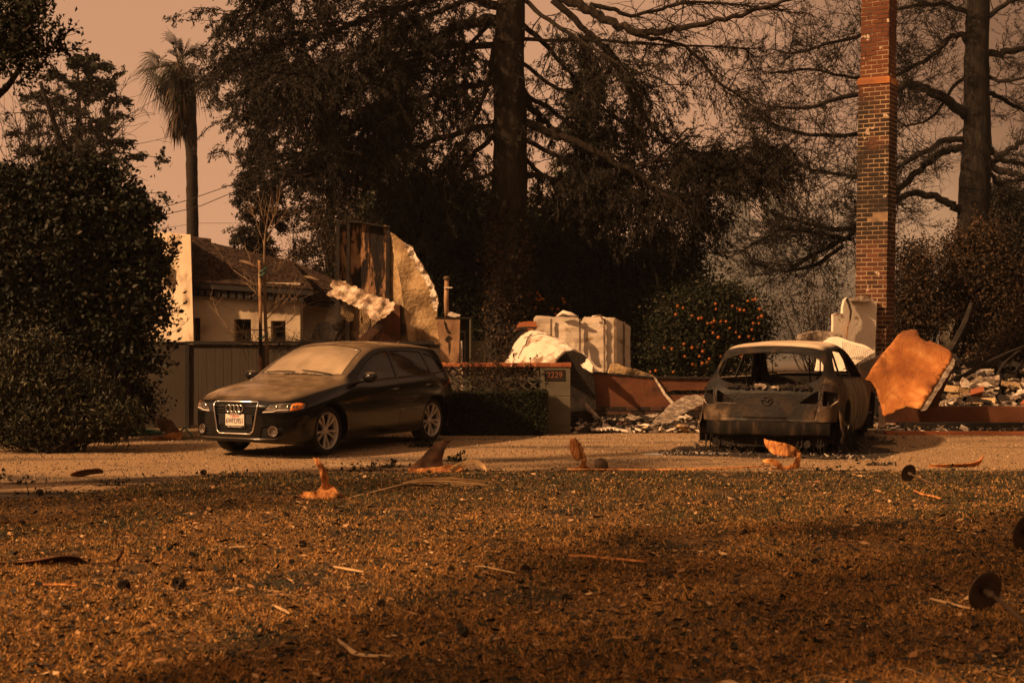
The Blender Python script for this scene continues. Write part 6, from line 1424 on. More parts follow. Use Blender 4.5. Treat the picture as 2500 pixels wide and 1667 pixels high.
# --- procedural conifers and broadleaf trees behind
def conifer(name, label, px, base_py, top_py, halfw, Y, seed, m=None, pexp=.75, mb_=None, layers=26, dens=1.0, irreg=.5, group=None, ls=.10, drop=.25, low=.12):
    rng = np.random.default_rng(seed); random.seed(seed); x = xx(px, Y); h = zz(top_py, Y); W = halfw*Y/F
    t = thing(name, (x, Y, 0), label, 'tree', group)
    mb = MB(); mb.tube([(x, Y, -.2), (x+.1, Y, h*.5), (x, Y, h*.97)], [max(.12, W*.10), W*.06+.05, .03], 8); mb.build('trunk', mb_ or M['bark'], t, smooth=True)
    T = Tubes(); nb = layers*7; u = (np.arange(nb)+rng.uniform(0, 1, nb))/nb; hz = h*(low+(1-low)*u); prof = np.clip((1-u)**pexp*(.35+1.0*u**.25), .06, 1)
    L_ = W*prof*rng.uniform(1-irreg, 1.1, nb); a = rng.uniform(0, 2*PI, nb); d = np.stack([np.cos(a), np.sin(a)*.8, rng.uniform(-.05, .25, nb)], 1)
    C1 = curves(np.stack([np.full(nb, x), np.full(nb, Y), hz], 1), d, L_, 7, rng, .10, drop*.35, drop*.5); T.add(C1, np.linspace(1, .2, 7)[None]*(.012+L_*.012)[:, None])
    n2 = int(nb*9); b, dd, i = pick(C1, n2, rng, .2, 1); sd = rng.normal(size=(n2, 3)); sd[:, 2] = sd[:, 2]*.3-.15; C2 = curves(b, dd*.7+unit(sd)*.9, rng.uniform(.2, .5, n2)*np.minimum(1.3, L_[i]*.7), 5, rng, .15, drop*.4); T.add(C2, np.full((n2, 5), .006))
    T.build('branches', mb_ or M['bark'], t)
    k = int(n2*20*dens); b, dd, _ = pick(C2, k, rng, 0, 1); C = b+rng.normal(size=b.shape)*.05
    np_mesh('foliage', leafV(C, ls, rng, aspect=.45, d=dd+np.array([0, 0, .15]), spread=.6), 4, m or M['needle_far'], t); return t
def bushy(name, label, blobs, Y, seed, m, n=16000, ls=.09, cat='tree', base=None, trunk=None, group=None, clump=.32, depth=.8, twigs=60, gap=.0, mb_=None, asp=.5):
    """blobs: (px,py,rx,ry) ellipses in photo pixels at distance Y"""
    rng = np.random.default_rng(seed); random.seed(seed)
    cx = sum(b[0] for b in blobs)/len(blobs) if base is None else base; t = thing(name, (xx(cx, Y), Y, 0), label, cat, group)
    ar = np.array([b[2]*b[3] for b in blobs], float); ar /= ar.sum(); C = []; cl = []
    for b, w_ in zip(blobs, ar):
        c = np.array(P(b[0], b[1], Y)); R3 = np.array([b[2]*Y/F, max(.4, min(b[2], b[3])*Y/F*depth), b[3]*Y/F]); k = max(6, int(n*w_/70))
        v = unit(rng.normal(size=(k, 3)))*rng.uniform(.25, 1.0, (k, 1))**.45; q_ = c+v*R3; q_ = q_[q_[:, 2] > .05]; cl.append(q_)
        for p in q_:
            m_ = rng.integers(30, 110); C.append(p+rng.normal(size=(m_, 3))*clump*rng.uniform(.35, 1.0)*np.array([1, 1, .75]))
    C = np.concatenate(C); C = C[C[:, 2] > .03]; cl = np.concatenate(cl)
    np_mesh('foliage', leafV(C, ls, rng, aspect=asp, d=(0, 0, -.25)), 4, m, t)
    T = Tubes(); b0 = np.array([xx(cx, Y), Y, 0.]); k = min(twigs, len(cl)); sel = cl[rng.permutation(len(cl))[:k]]; K = 7; s_ = np.linspace(0, 1, K)[None, :, None]
    st_ = b0+np.stack([rng.normal(size=k)*.12, rng.normal(size=k)*.12, np.zeros(k)], 1); mid = st_*.45+sel*.55; mid[:, 2] = sel[:, 2]*.42
    B = (1-s_)**2*st_[:, None]+2*s_*(1-s_)*mid[:, None]+s_**2*sel[:, None]+rng.normal(size=(k, K, 3))*.04*np.sin(s_*PI); T.add(B, np.linspace(1, .25, K)[None]*rng.uniform(.012, .03, k)[:, None]); 
    if trunk:
        for tr in trunk:
            mb = MB(); pts = [P(a, b, Y+random.uniform(-.1, .1)) for a, b, r in tr]; rs = [r*Y/F for a, b, r in tr]; a_, b_ = resample(pts, rs, 4); mb.tube(a_, b_, 8, jit=.05); mb.build('trunk', mb_ or M['bark'], t, smooth=True)
    T.build('branches', mb_ or M['bark'], t); return t
# left background
conifer('cedar_tree', 'broad hazy cedar with flat tiers of branches left of the palm', 190, 800, 140, 235, 47, 21, layers=15, drop=.06, irreg=.55, ls=.15, dens=1.7, low=.15, pexp=.38)
conifer('conifer_tree', 'narrow dark conifer rising right of the palm trunk', 635, 800, 210, 105, 40, 22, layers=26, ls=.10, m=M['needle'], irreg=.3, dens=1.2)
conifer('conifer_tree', 'dark conifer behind the left branches of the deodar', 950, 800, 165, 170, 46, 23, layers=28, ls=.12, irreg=.4, m=M['needle_far'])
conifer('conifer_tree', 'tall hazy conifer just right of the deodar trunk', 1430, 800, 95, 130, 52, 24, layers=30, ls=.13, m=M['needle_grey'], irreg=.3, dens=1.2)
conifer('conifer_tree', 'dark conifer filling the gap above the charred wall', 800, 800, 260, 150, 43, 25, layers=22, ls=.11, irreg=.4, m=M['needle'])
bushy('evergreen_tree', 'dark evergreen tree directly behind the charred wall', [(1080, 640, 110, 170), (1020, 520, 70, 90), (1140, 760, 90, 90), (985, 640, 60, 120)], 33, 31, M['leaf_dark'], n=30000, ls=.085)
bushy('reddish_thicket', 'reddish brown leafless thicket behind the shingle roof', [(840, 560, 110, 110), (900, 600, 90, 120), (760, 600, 70, 90), (960, 700, 60, 120)], 37, 32, M['leaf_brown'], n=15000, ls=.05, cat='thicket', twigs=260, mb_=M['twig'], clump=.4)
bushy('evergreen_tree', 'loose leafy evergreen between the deodar trunk and the white cubicle', [(1370, 600, 110, 110), (1330, 700, 90, 130), (1440, 700, 80, 130), (1400, 500, 60, 50)], 33, 33, M['leaf_dark'], n=30000, ls=.085, clump=.36)
bushy('evergreen_tree', 'dense round evergreen tree behind the right side of the white cubicle', [(1560, 640, 110, 90), (1640, 640, 75, 100), (1580, 760, 130, 140), (1500, 760, 70, 110)], 33, 34, M['leaf_dark'], n=38000, ls=.08)
ct = bushy('citrus_tree', 'citrus tree hung with small oranges left of the burnt car', [(1740, 770, 125, 75), (1700, 860, 120, 90), (1810, 820, 62, 90), (1660, 800, 60, 70)], 29.5, 35, M['leaf_dark'], n=30000, ls=.075, trunk=[[(1745, 960, 6), (1742, 860, 5), (1738, 790, 3)]])
fr = [(1655,748),(1668,752),(1650,768),(1690,772),(1706,778),(1714,776),(1728,790),(1737,788),(1747,742),(1748,755),(1789,748),(1800,754),(1807,757),(1817,758),(1826,735),(1838,733),(1845,731),(1855,755),(1860,772),(1851,777),(1760,785),(1744,784),(1773,785),(1741,797),(1782,801),(1797,812),(1839,790),(1836,805),(1853,790),(1690,849),(1702,848),(1713,850),(1716,858),(1720,835),(1741,813),(1754,824),(1806,823),(1828,822),(1839,828),(1699,893),(1692,889),(1715,887),(1727,885),(1732,876),(1672,870),(1622,850),(1641,852),(1588,908),(1601,905),(1644,908),(1850,885),(1868,886),(1670,840),(1708,870),(1760,870),(1780,860),(1560,908),(1810,870)]
random.seed(6)
base_f = None
for k, (a, b) in enumerate(fr):
    p = P(a, b, 29.5-.80+random.uniform(-.2, .3)); r = random.uniform(.026, .038)
    mb = MB(); mb.lathe([(.001, r), (r*.5, r*.86), (r*.86, r*.5), (r, 0), (r*.86, -r*.5), (r*.5, -r*.86), (.001, -r)], 10, M=Matrix.Translation(p)); mb.build('fruit', M['fruit'], ct, smooth=True)
c2 = bushy('citrus_tree', 'small citrus tree with a cluster of oranges between trunk and cubicle', [(1310, 740, 60, 60), (1300, 810, 60, 60)], 31, 36, M['leaf_dark'], n=9000, ls=.075)
for a, b in ((1294,716),(1293,724),(1312,716),(1318,722),(1322,729),(1310,730),(1316,733),(1326,731),(1374,729),(1378,738),(1348,754),(1362,755),(1356,767),(1307,751),(1292,754)):
    p = P(a, b, 30.2); r = .033; mb = MB(); mb.lathe([(.001, r), (r*.5, r*.86), (r*.86, r*.5), (r, 0), (r*.86, -r*.5), (r*.5, -r*.86), (.001, -r)], 10, M=Matrix.Translation(p)); mb.build('fruit', M['fruit'], c2, smooth=True)
bushy('dense_tree', 'tall dense dark tree closing the view left of the deodar trunk', [(1060, 620, 150, 190), (960, 720, 100, 120), (1000, 520, 90, 90)], 36, 80, M['leaf_dark'], n=36000, ls=.15, clump=.5)
bushy('dense_tree', 'tall dense dark tree closing the view right of the deodar trunk', [(1330, 660, 130, 170), (1430, 720, 110, 130), (1240, 600, 90, 150)], 37, 81, M['leaf_dark'], n=30000, ls=.15, clump=.5)
bushy('dense_tree', 'broad dense dark tree behind the round evergreen and citrus', [(1600, 740, 110, 110), (1700, 800, 120, 90)], 37, 82, M['leaf_dark'], n=20000, ls=.15, clump=.5)
# far hazy wood behind the gap
for k, (px, top, hw, Y, lab) in enumerate([(1800, 470, 120, 78, 'hazy grey-green tree in the smoke left of the chimney, tallest of the far ones'), (1960, 600, 110, 82, 'low hazy tree in the smoke just left of the chimney'), (1690, 560, 110, 86, 'hazy conifer in the smoke behind the round evergreen'), (1900, 380, 60, 95, 'slender hazy conifer in the smoke under the cedar limbs'), (2080, 620, 90, 80, 'hazy tree directly behind the brick chimney')]):
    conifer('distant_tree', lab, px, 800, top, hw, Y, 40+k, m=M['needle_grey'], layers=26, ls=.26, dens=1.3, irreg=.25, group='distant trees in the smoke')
bushy('dead_shrub', 'thin dead shrub with sparse brown leaves left of the chimney foot', [(1950, 760, 90, 90), (2010, 700, 60, 80), (2040, 790, 40, 60)], 42, 45, M['leaf_brown'], n=4200, ls=.07, cat='shrub', twigs=200, mb_=M['twig'], clump=.5)
for k, (a, b, hw, lab) in enumerate([(700, 640, 150, 'distant wood'), (1200, 640, 400, 'w')]): pass
rngw = np.random.default_rng(60)
n = 90000; X = rngw.uniform(-46, 52, n); Yf_ = 100+rngw.uniform(-6, 6, n); top = 5.0+2.6*np.array([noise.noise(Vector((a*.12, 0, 7)))+.5*noise.noise(Vector((a*.5, 0, 7))) for a in X]); Z = rngw.uniform(0, 1, n)**.8*top
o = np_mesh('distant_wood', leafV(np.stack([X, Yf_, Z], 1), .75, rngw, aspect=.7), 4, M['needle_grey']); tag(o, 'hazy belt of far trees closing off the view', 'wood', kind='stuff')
# right-hand bushes
bushy('vine_bush', 'brown-leaved bush just right of the chimney', [(2225, 680, 45, 100), (2210, 780, 60, 90), (2250, 640, 30, 60), (2260, 760, 50, 80)], 30, 46, M['leaf_brown'], n=15000, ls=.07, cat='bush', twigs=160, clump=.26)
bushy('evergreen_bush', 'large dark bush growing against the scorched cedar trunk', [(2390, 650, 90, 90), (2350, 720, 70, 60), (2440, 720, 80, 110), (2380, 590, 50, 50)], 30.5, 47, M['leaf_brown'], n=30000, ls=.075, cat='bush', twigs=140, trunk=[[(2330, 830, 14), (2350, 780, 11), (2400, 720, 7), (2440, 690, 5)], [(2425, 930, 12), (2400, 870, 10), (2345, 800, 9)]], clump=.30)
bushy('pine_tree', 'dark twisted pine at the right edge behind the large bush', [(2440, 480, 50, 35), (2470, 560, 50, 60), (2490, 640, 40, 60), (2430, 545, 30, 25), (2450, 620, 40, 50)], 44, 48, M['needle'], n=16000, ls=.10, trunk=[[(2448, 900, 12), (2448, 700, 11), (2450, 500, 9), (2435, 430, 7)]])
bushy('charred_shrub', 'charred shrub at the right edge above the rubble', [(2480, 840, 60, 50), (2400, 870, 50, 40), (2500, 760, 40, 60)], 28, 49, M['leaf_brown'], n=5000, ls=.06, cat='shrub', twigs=200, clump=.3)
conifer('conifer_tree', 'small hazy conifer right of the chimney beyond the bushes', 2300, 800, 640, 70, 60, 50, m=M['needle_grey'], ls=.16)
# dark foliage mass low behind the white cubicle and ruin keeps the yard closed
bushy('evergreen_hedge', 'tall dark evergreen hedge behind the cubicle and the low red wall', [(1560, 850, 90, 80), (1480, 860, 80, 70), (1640, 880, 70, 60), (1230, 780, 60, 110), (1190, 860, 80, 70)], 31.5, 51, M['leaf_dark'], n=22000, ls=.08, cat='hedge')
n = 120000; an = rngw.uniform(PI*1.02, PI*1.98, n); R0 = rngw.uniform(30, 36, n); tp_ = 9+3.0*np.array([noise.noise(Vector((a*9, 0, 7))) for a in an]); Zr = rngw.uniform(0, 1, n)**.8*tp_
o = np_mesh('wood_behind', leafV(np.stack([np.cos(an)*R0, 6+np.sin(an)*R0, Zr], 1), .6, rngw, aspect=.7), 4, M['leaf_dark']); tag(o, 'belt of trees across the street behind the photographer', 'wood', kind='stuff')
o = np_mesh('wood_beside', leafV(np.stack([rngw.uniform(19, 24, 50000), rngw.uniform(-2, 60, 50000), rngw.uniform(0, 1, 50000)**.8*7], 1), .5, rngw, aspect=.7), 4, M['leaf_dark']); tag(o, 'belt of dark trees beyond the right side of the plot', 'wood', kind='stuff')
# --- palm
def palm(px, py, Y, R, seed, label):
    rng = np.random.default_rng(seed); random.seed(seed); c = P(px, py, Y); t = thing('fan_palm', (P(472, 700, Y).x, Y, 0), label, 'palm tree')
    mb = MB(); pts = [Vector((P(472, 700, Y).x, Y, -.2)), P(470, 560, Y), P(468, 400, Y), P(466, 280, Y), P(462, 190, Y)]; a_, b_ = resample(pts, [.19, .175, .17, .16, .16], 12); mb.tube(a_, b_, 12, jit=.06); mb.build('trunk', M['palm_trunk'], t, smooth=True)
    V = []; Tt = Tubes()
    for k in range(44):
        az = random.uniform(0, 2*PI); el = random.uniform(-1.1, 1.35); dirv = Vector((math.cos(az)*math.cos(el), math.sin(az)*math.cos(el)*.8, math.sin(el))); ln = R*random.uniform(.75, 1.05)
        dead = el < -.3; p0 = c; p1 = c+dirv*ln*.5+Vector((0, 0, -.05)); Tt.add(arr([p0, p0.lerp(p1, .5)+Vector((0, 0, .04)), p1])[None], np.array([[.02, .016, .012]]))
        sd = dirv.cross(Vector((0, 0, 1))); sd = sd.normalized() if sd.length > .01 else Vector((1, 0, 0)); upv = sd.cross(dirv).normalized(); ns = 20
        sd = (sd*math.cos(az*3)+upv*math.sin(az*3)*.6).normalized()
        for j in range(ns):
            a = (j/(ns-1)-.5)*2.3; sdir = (dirv*math.cos(a)+sd*math.sin(a)).normalized(); L_ = ln*.62*(1-.25*abs(a))*random.uniform(.85, 1.1); q0 = p1; w_ = sd*math.cos(a)-dirv*math.sin(a); w_ = w_*.012
            q1 = p1+sdir*L_*.6; q2 = p1+sdir*L_+Vector((0, 0, -L_*(.45 if not dead else .7)*random.uniform(.5, 1)))
            V += [q0-w_*.3, q0+w_*.3, q1+w_, q1-w_, q1-w_, q1+w_, q2+w_*.2, q2-w_*.2]
    np_mesh('fronds', arr(V), 4, M['needle_far'], t); Tt.build('frond_stalks', M['twig'], t)
    # skirt of dead fronds
    V = []
    for k in range(420):
        a = random.uniform(0, 6.28); z = random.uniform(-2.0, -.2); r = .25+random.uniform(0, .5)*(1+z*.25); q0 = c+Vector((math.cos(a)*.15, math.sin(a)*.15, z+.3)); q2 = c+Vector((math.cos(a)*r, math.sin(a)*r, z-random.uniform(.2, .6))); w_ = Vector((-math.sin(a), math.cos(a), 0))*.03; q1 = q0.lerp(q2, .6)+Vector((0, 0, .1)); V += [q0-w_, q0+w_, q1+w_, q1-w_, q1-w_, q1+w_, q2, q2]
    V = [q for i in range(0, len(V), 4) for q in V[i:i+4]]
    np_mesh('dead_skirt', arr(V), 4, M['leaf_brown'], t)
palm(436, 160, 42, 1.30, 3, 'tall fan palm with a slim straight trunk behind the stucco house')
# --- camellia and shrubs at the left
TRK = [[(300, 1010, 11), (290, 930, 9), (275, 840, 8), (262, 760, 6)], [(330, 1000, 9), (345, 900, 8), (330, 820, 6)], [(395, 990, 8), (420, 900, 7), (440, 830, 5), (470, 790, 3)], [(360, 1000, 9), (380, 900, 7), (370, 800, 5)]]
TRK = [[(a*.62+60, b, r) for a, b, r in tr] for tr in TRK]
bushy('camellia_tree', 'big dark glossy-leaved camellia filling the left side', [(150, 600, 160, 170), (270, 640, 110, 130), (50, 540, 110, 120), (215, 480, 100, 70), (120, 450, 60, 45), (290, 540, 75, 80), (325, 690, 60, 75), (90, 780, 110, 90), (300, 800, 70, 55), (230, 760, 130, 100), (345, 600, 40, 50), (330, 870, 45, 40), (20, 700, 70, 120), (255, 420, 35, 25), (375, 640, 22, 26), (370, 760, 26, 22), (350, 520, 30, 26), (30, 450, 40, 30), (150, 400, 25, 18)], 20.6, 52, M['leaf_camellia'], n=78000, ls=.085, twigs=200, trunk=TRK, clump=.17, depth=.7, asp=.55)
# sprays of leaves sticking out against the house wall
rng = np.random.default_rng(70); t_ = Tubes(); Cc = []
sp = thing('leafy_spray', (xx(400, 20.4), 20.4, 0), 'loose leafy twigs reaching out over the bright gable wall', 'branch')
nS = 110; b = np.stack([rng.uniform(xx(320, 20.4), xx(395, 20.4), nS), rng.uniform(20.1, 20.8, nS), rng.uniform(zz(900, 20.4), zz(560, 20.4), nS)], 1)
dr = np.stack([rng.uniform(.4, 1, nS), rng.normal(0, .3, nS), rng.uniform(-.5, .6, nS)], 1); Cv = curves(b, dr, rng.uniform(.15, .48, nS), 7, rng, .22, .0, .15); t_.add(Cv, np.full((nS, 7), .004)); t_.build('stems', M['twig'], sp)
q, dd, _ = pick(Cv, 1100, rng, .1, 1); np_mesh('leaves', leafV(q+rng.normal(size=q.shape)*.02, .075, rng, aspect=.5, d=dd+np.array([0, 0, .3]), spread=.7), 4, M['leaf_camellia'], sp)
bushy('oleander_bush', 'pale-leaved bushy shrub in the lower left corner of the driveway', [(60, 920, 110, 110), (150, 960, 110, 90), (200, 1010, 100, 60), (40, 1030, 120, 60), (270, 1020, 60, 50)], 18.9, 53, M['leaf_pale'], n=34000, ls=.075, cat='bush', clump=.15, depth=.6, asp=.28, twigs=120)
bushy('low_shrub', 'small shrub low against the brown garden wall', [(300, 980, 70, 60), (340, 1000, 50, 45), (270, 940, 50, 50)], 21.8, 54, M['leaf_dark'], n=9000, ls=.06, cat='bush', clump=.14, twigs=80)
# bare saplings behind the camellia, thin trunk
rng = np.random.default_rng(71)
bt = thing('bare_tree', (xx(90, 34), 34, 0), 'pale leafless tree with thin upright twigs behind the camellia', 'tree')
for tr in ([(165, 420, 10), (150, 350, 9), (125, 280, 8), (98, 200, 6)], [(150, 470, 9), (165, 420, 8), (140, 340, 6)]):
    mb = MB(); a_, b_ = resample([P(tr[0][0], 900, 34)]+[P(a, b, 34) for a, b, r in tr], [.12]+[r*.75*34/F for a, b, r in tr], 4); mb.tube(a_, b_, 8); mb.build('trunk', M['bark_grey'], bt, smooth=True)
T = Tubes(); nS = 120; b = np.stack([rng.uniform(xx(40, 34), xx(280, 34), nS), rng.uniform(33.5, 34.5, nS), rng.uniform(zz(520, 34), zz(330, 34), nS)], 1); C1 = curves(b, np.stack([rng.normal(0, .5, nS), rng.normal(0, .3, nS), np.ones(nS)], 1), rng.uniform(.8, 2.2, nS), 7, rng, .15); T.add(C1, np.linspace(1, .3, 7)[None]*np.full((nS, 1), .014))
q, dd, _ = pick(C1, 700, rng, .1, 1); C2 = curves(q, dd+rng.normal(size=q.shape)*.6, rng.uniform(.2, .8, 700), 5, rng, .2); T.add(C2, np.full((700, 5), .005)); T.build('branches', M['bark_grey'], bt)
# near branch tips hanging into the top left corner from a tree beside the camera
nb = thing('overhanging_tree', (-6.2, 13.5, 0), 'dark leafy tree at the top left corner of the view', 'tree')
mb = MB(); a_, b_ = resample([Vector((-7.6, 13.5, -.1)), Vector((-7.4, 13.4, 2.4)), Vector((-6.8, 13.4, 4.2)), P(-100, 260, 13.5), P(0, 228, 13.5), P(60, 150, 13.5)], [.16, .13, .10, .06, .035, .02], 6); mb.tube(a_, b_, 10); mb.build('trunk', M['bark'], nb, smooth=True)
rng = np.random.default_rng(72); T = Tubes()
mainC = [smooth_path([P(*a, 13.5) for a in l], 4) for l in ([(90, 180), (118, 130), (150, 85), (165, 40), (150, 5)], [(100, 160), (140, 110), (180, 70), (215, 90)], [(120, 130), (160, 125), (195, 118), (205, 100)], [(0, 220), (60, 190), (105, 160), (120, 130)], [(20, 100), (60, 60), (100, 30)], [(0, 60), (60, 20), (110, -10)])]
K = min(len(c) for c in mainC); A = np.array([arr(c[:K]) for c in mainC]); T.add(A, np.full((len(A), K), .006))
q, dd, _ = pick(A, 150, rng, .15, 1); C2 = curves(q, dd+rng.normal(size=q.shape)*.8, rng.uniform(.05, .20, 150), 5, rng, .3); T.add(C2, np.full((150, 5), .003)); T.build('branches', M['twig'], nb)
q, dd, _ = pick(C2, 380, rng, .2, 1); V1 = leafV(q, .055, rng, aspect=.5, d=dd+np.array([0, 0, -.5]), spread=.6)
cl = np.stack([rng.uniform(-120, 105, 150), rng.uniform(-20, 175, 150)], 1); cl = cl[:95]; cl = cl[(cl[:, 0] < 108-np.maximum(0, cl[:, 1]-150)*.35) | (cl[:, 1] < 150)]
q = np.concatenate([arr([P(a, b, 13.5+rng.uniform(-.5, .5))]).repeat(70, 0)+rng.normal(size=(70, 3))*.11 for a, b in cl]); V2 = leafV(q, .055, rng, aspect=.5, d=(0, 0, -.4))
np_mesh('foliage', np.concatenate([V1, V2]), 4, M['leaf_dark'], nb)
# --- staked sapling in front of the gate
rng = np.random.default_rng(73); YS = 22.6
sp = thing('young_tree', (xx(648, YS), YS, 0), 'young leafless tree with thin pale branches standing before the gate', 'tree')
mb = MB(); a_, b_ = resample([Vector((xx(652, YS), YS, -.05)), P(652, 870, YS), P(648, 780, YS), P(647, 690, YS), P(646, 600, YS), P(652, 540, YS), P(662, 480, YS)], [.035, .032, .028, .024, .018, .011, .005], 5); mb.tube(a_, b_, 8); mb.build('trunk', M['twig_pale'], sp, smooth=True)
T = Tubes()
LB = [[(648,806),(620,806),(590,812),(558,805),(540,782),(520,745),(490,733)], [(560,804),(535,770),(518,735),(515,720)], [(648,770),(672,740),(705,715),(725,670),(735,630),(738,610)], [(650,780),(680,750),(710,735),(740,728)], [(646,690),(632,665),(613,645),(608,615),(605,580)], [(640,705),(600,680),(565,655),(540,630)], [(648,690),(672,665),(690,640),(712,620)], [(647,610),(640,580),(625,540),(610,500)], [(652,590),(665,560),(690,530),(710,500)], [(650,560),(640,520),(635,490)], [(648,800),(690,795),(720,770),(745,740)], [(646,740),(620,710),(600,690)], [(655,560),(672,520),(680,490)]]
P_, R_2 = [], []
for l in LB:
    pth = smooth_path([P(a, b, YS+rng.uniform(-.3, .3)*(i/len(l))) for i, (a, b) in enumerate(l)], 6)[:19]
    idx = np.linspace(0, len(pth)-1, 14).astype(int); P_.append(arr([pth[i] for i in idx])); R_2.append(np.linspace(.011, .004, 14))
P_ = np.array(P_); T.add(P_, np.array(R_2)); q, dd, _ = pick(P_, 190, rng, .2, 1); C2 = curves(q, dd*.9+rng.normal(size=q.shape)*.55+np.array([0, 0, .25]), rng.uniform(.1, .55, 190), 6, rng, .12); T.add(C2, np.linspace(1, .4, 6)[None]*np.full((190, 1), .004)); T.build('branches', M['twig_pale'], sp)
st_ = MB(); st_.tube([P(635, 1050, YS-.05), P(636, 780, YS-.05), P(634, 636, YS-.05)], [.028, .028, .026], 8); o = st_.build('tree_stake', M['char_board'], smooth=True); tag(o, 'round wooden stake tied beside the young leafless tree', 'stake')
mb = MB()
for z_, (a, b) in ((660, (632, 652)), (670, (632, 652)), (822, (633, 654))): mb.tube([P(a, z_+6, YS-.09), P((a+b)/2, z_, YS-.10), P(b, z_-8, YS-.06)], .012, 5)
o = mb.build('tree_tie', mat('green_tie', [(.3, (.02, .10, .07)), (.7, (.03, .14, .09))], rough=.6)); tag(o, 'green ties holding the young tree to its stake', 'tree tie')
# --- trees beside and behind the photographer: they shade the lawn
def shade_tree(x, y, h, blobs, seed, label, n=9000):
    rng = np.random.default_rng(seed); t = thing('shade_tree', (x, y, 0), label, 'tree', 'trees standing outside the frame')
    mb = MB(); mb.tube([(x, y, -.1), (x+.1, y, h*.5), (x, y+.1, h)], [.3, .22, .08], 10); mb.build('trunk', M['bark'], t, smooth=True); C = []; T = Tubes()
    for bx, by, bz, r, k in blobs:
        v = unit(rng.normal(size=(k, 3)))*rng.uniform(.2, 1, (k, 1))**.5*np.array([r, r, r*.45]); q_ = np.array([bx, by, bz])+v
        C.append((q_[:, None]+rng.normal(size=(k, 70, 3))*.20).reshape(-1, 3))
        s_ = np.linspace(0, 1, 6)[None, :, None]; T.add((np.array([x, y, h*.6])*(1-s_)+q_[:, None]*s_)[:40], np.full((min(40, k), 6), .025))
    T.build('branches', M['bark'], t); np_mesh('foliage', leafV(np.concatenate(C), .16, rng, aspect=.5), 4, M['leaf_dark'], t); return t
# ================================================================ things lying on the lawn and gravel
def gz(x, y): return max(lawn_z(x, y), 0) if y < lawn_y(x)+.2 else 0
def sheath(name, pts, widths, rolls, label, m, curl=1.2, seed=0, cat='palm sheath', group='fallen palm leaf bases', th=.008, wav=.012):
    """pts: (px,py,Y) spine; a curved fibrous sheet with a rolled cross-section"""
    sp = np.array([tuple(P(a, b, Y)) for a, b, Y in pts]); n = len(sp)
    A = cr_interp(np.concatenate([sp, np.array(widths)[:, None], np.array(rolls)[:, None]], 1), 7); up0 = Vector((0, -1, 0)); vs = []; nv = 12; K = len(A)
    for i in range(K):
        p = Vector(A[i, :3]); d = Vector(A[min(i+1, K-1), :3])-Vector(A[max(i-1, 0), :3]); d.normalize(); s_ = d.cross(Vector((0, 1, 0))); s_ = s_.normalized() if s_.length > .05 else Vector((1, 0, 0)); s_ = Matrix.Rotation(A[i, 4], 3, d) @ s_; nn = d.cross(s_); w_ = max(.003, A[i, 3]); c_ = curl
        for j in range(nv+1):
            a = (j/nv-.5)*2; ang_ = a*c_; q_ = p+s_*(math.sin(ang_)/c_*w_/2)+nn*((1-math.cos(ang_))/c_*w_/2)
            q_ = q_+nn*wav*noise.noise(Vector((i*.22+seed, a*2.2, seed)))+s_*wav*.6*noise.noise(Vector((i*.35, a*3, seed+9))); q_.z = max(q_.z, gz(q_.x, q_.y)+.004); vs.append(q_)
    mb = MB(); mb.add(vs, [(i*(nv+1)+j, (i+1)*(nv+1)+j, (i+1)*(nv+1)+j+1, i*(nv+1)+j+1) for i in range(K-1) for j in range(nv)])
    o = mb.build(name, m, smooth=True, solid=th); tag(o, label, cat, group); return o
def husk(t, name, outline, Y0, cup, m, seed, ridge=0, th=.012, bump=.05, cx=None, step=6, jag=.5):
    xs = [p[0] for p in outline]; cx = cx or (min(xs)+max(xs))/2; hw = (max(xs)-min(xs))/2; ys = [p[1] for p in outline]; y0, y1 = min(ys), max(ys)
    mb = MB(); slab(mb, outline, lambda a, b: Y0+cup*((a-cx)/hw)**2+ridge*(y1-b)/(y1-y0), th=th, jag=jag, step=step, seed=seed, bump=bump, bscale=9, grid=5)
    return mb.build(name, m, t, smooth=True)
YA = GY(1221)
t = thing('palm_leaf_base', (xx(780, YA), YA, 0), 'orange palm leaf base on the lawn with its stalk standing upright', 'palm sheath', 'fallen palm leaf bases')
husk(t, 'blade', [(727, 1216), (732, 1208), (737, 1201), (752, 1201), (770, 1200), (782, 1188), (800, 1180), (812, 1186), (826, 1200), (842, 1213), (856, 1221), (840, 1222), (815, 1221), (790, 1220), (765, 1222), (745, 1223), (735, 1218)], YA-.05, .12, M['sheath'], 3, ridge=.12, bump=.10)
husk(t, 'stalk', [(768, 1122), (764, 1117), (772, 1119), (779, 1117), (779, 1124), (789, 1134), (797, 1148), (802, 1165), (801, 1178), (806, 1190), (784, 1194), (784, 1172), (780, 1148), (772, 1134)], YA+.05, .06, M['sheath'], 4, ridge=-.05)
# long frond
YB = GY(1205)
fr_ = thing('palm_frond', (xx(1040, YB), YB, 0), 'long straw-coloured dry palm frond lying across the lawn', 'palm frond')
mb = MB(); mb.tube([(G(848, 1221).x, G(848, 1221).y, .02), (G(905, 1212).x, G(905, 1212).y, .035), (G(965, 1200).x, G(965, 1200).y, .05), (G(1010, 1190).x, G(1010, 1190).y, .06), (G(1060, 1185).x, G(1060, 1185).y, .06)], [.007, .010, .012, .010, .006], 6); mb.build('stalk', M['straw'], fr_, smooth=True)
random.seed(9); mb = MB()
for k in range(60):
    a = G(995+random.uniform(-15, 20), 1192); e_ = G(random.uniform(1060, 1230), 1180+random.uniform(-3, 12)); h = random.uniform(.01, .10)
    p0 = Vector((a.x, a.y, .055)); p3 = Vector((e_.x, e_.y, .012+random.uniform(0, .02))); mid = p0.lerp(p3, .5)+Vector((0, 0, h*.6))
    mb.tube([p0, p0.lerp(mid, .6)+Vector((0, 0, h*.1)), mid, p3], [.004, .007, .006, .002], 4)
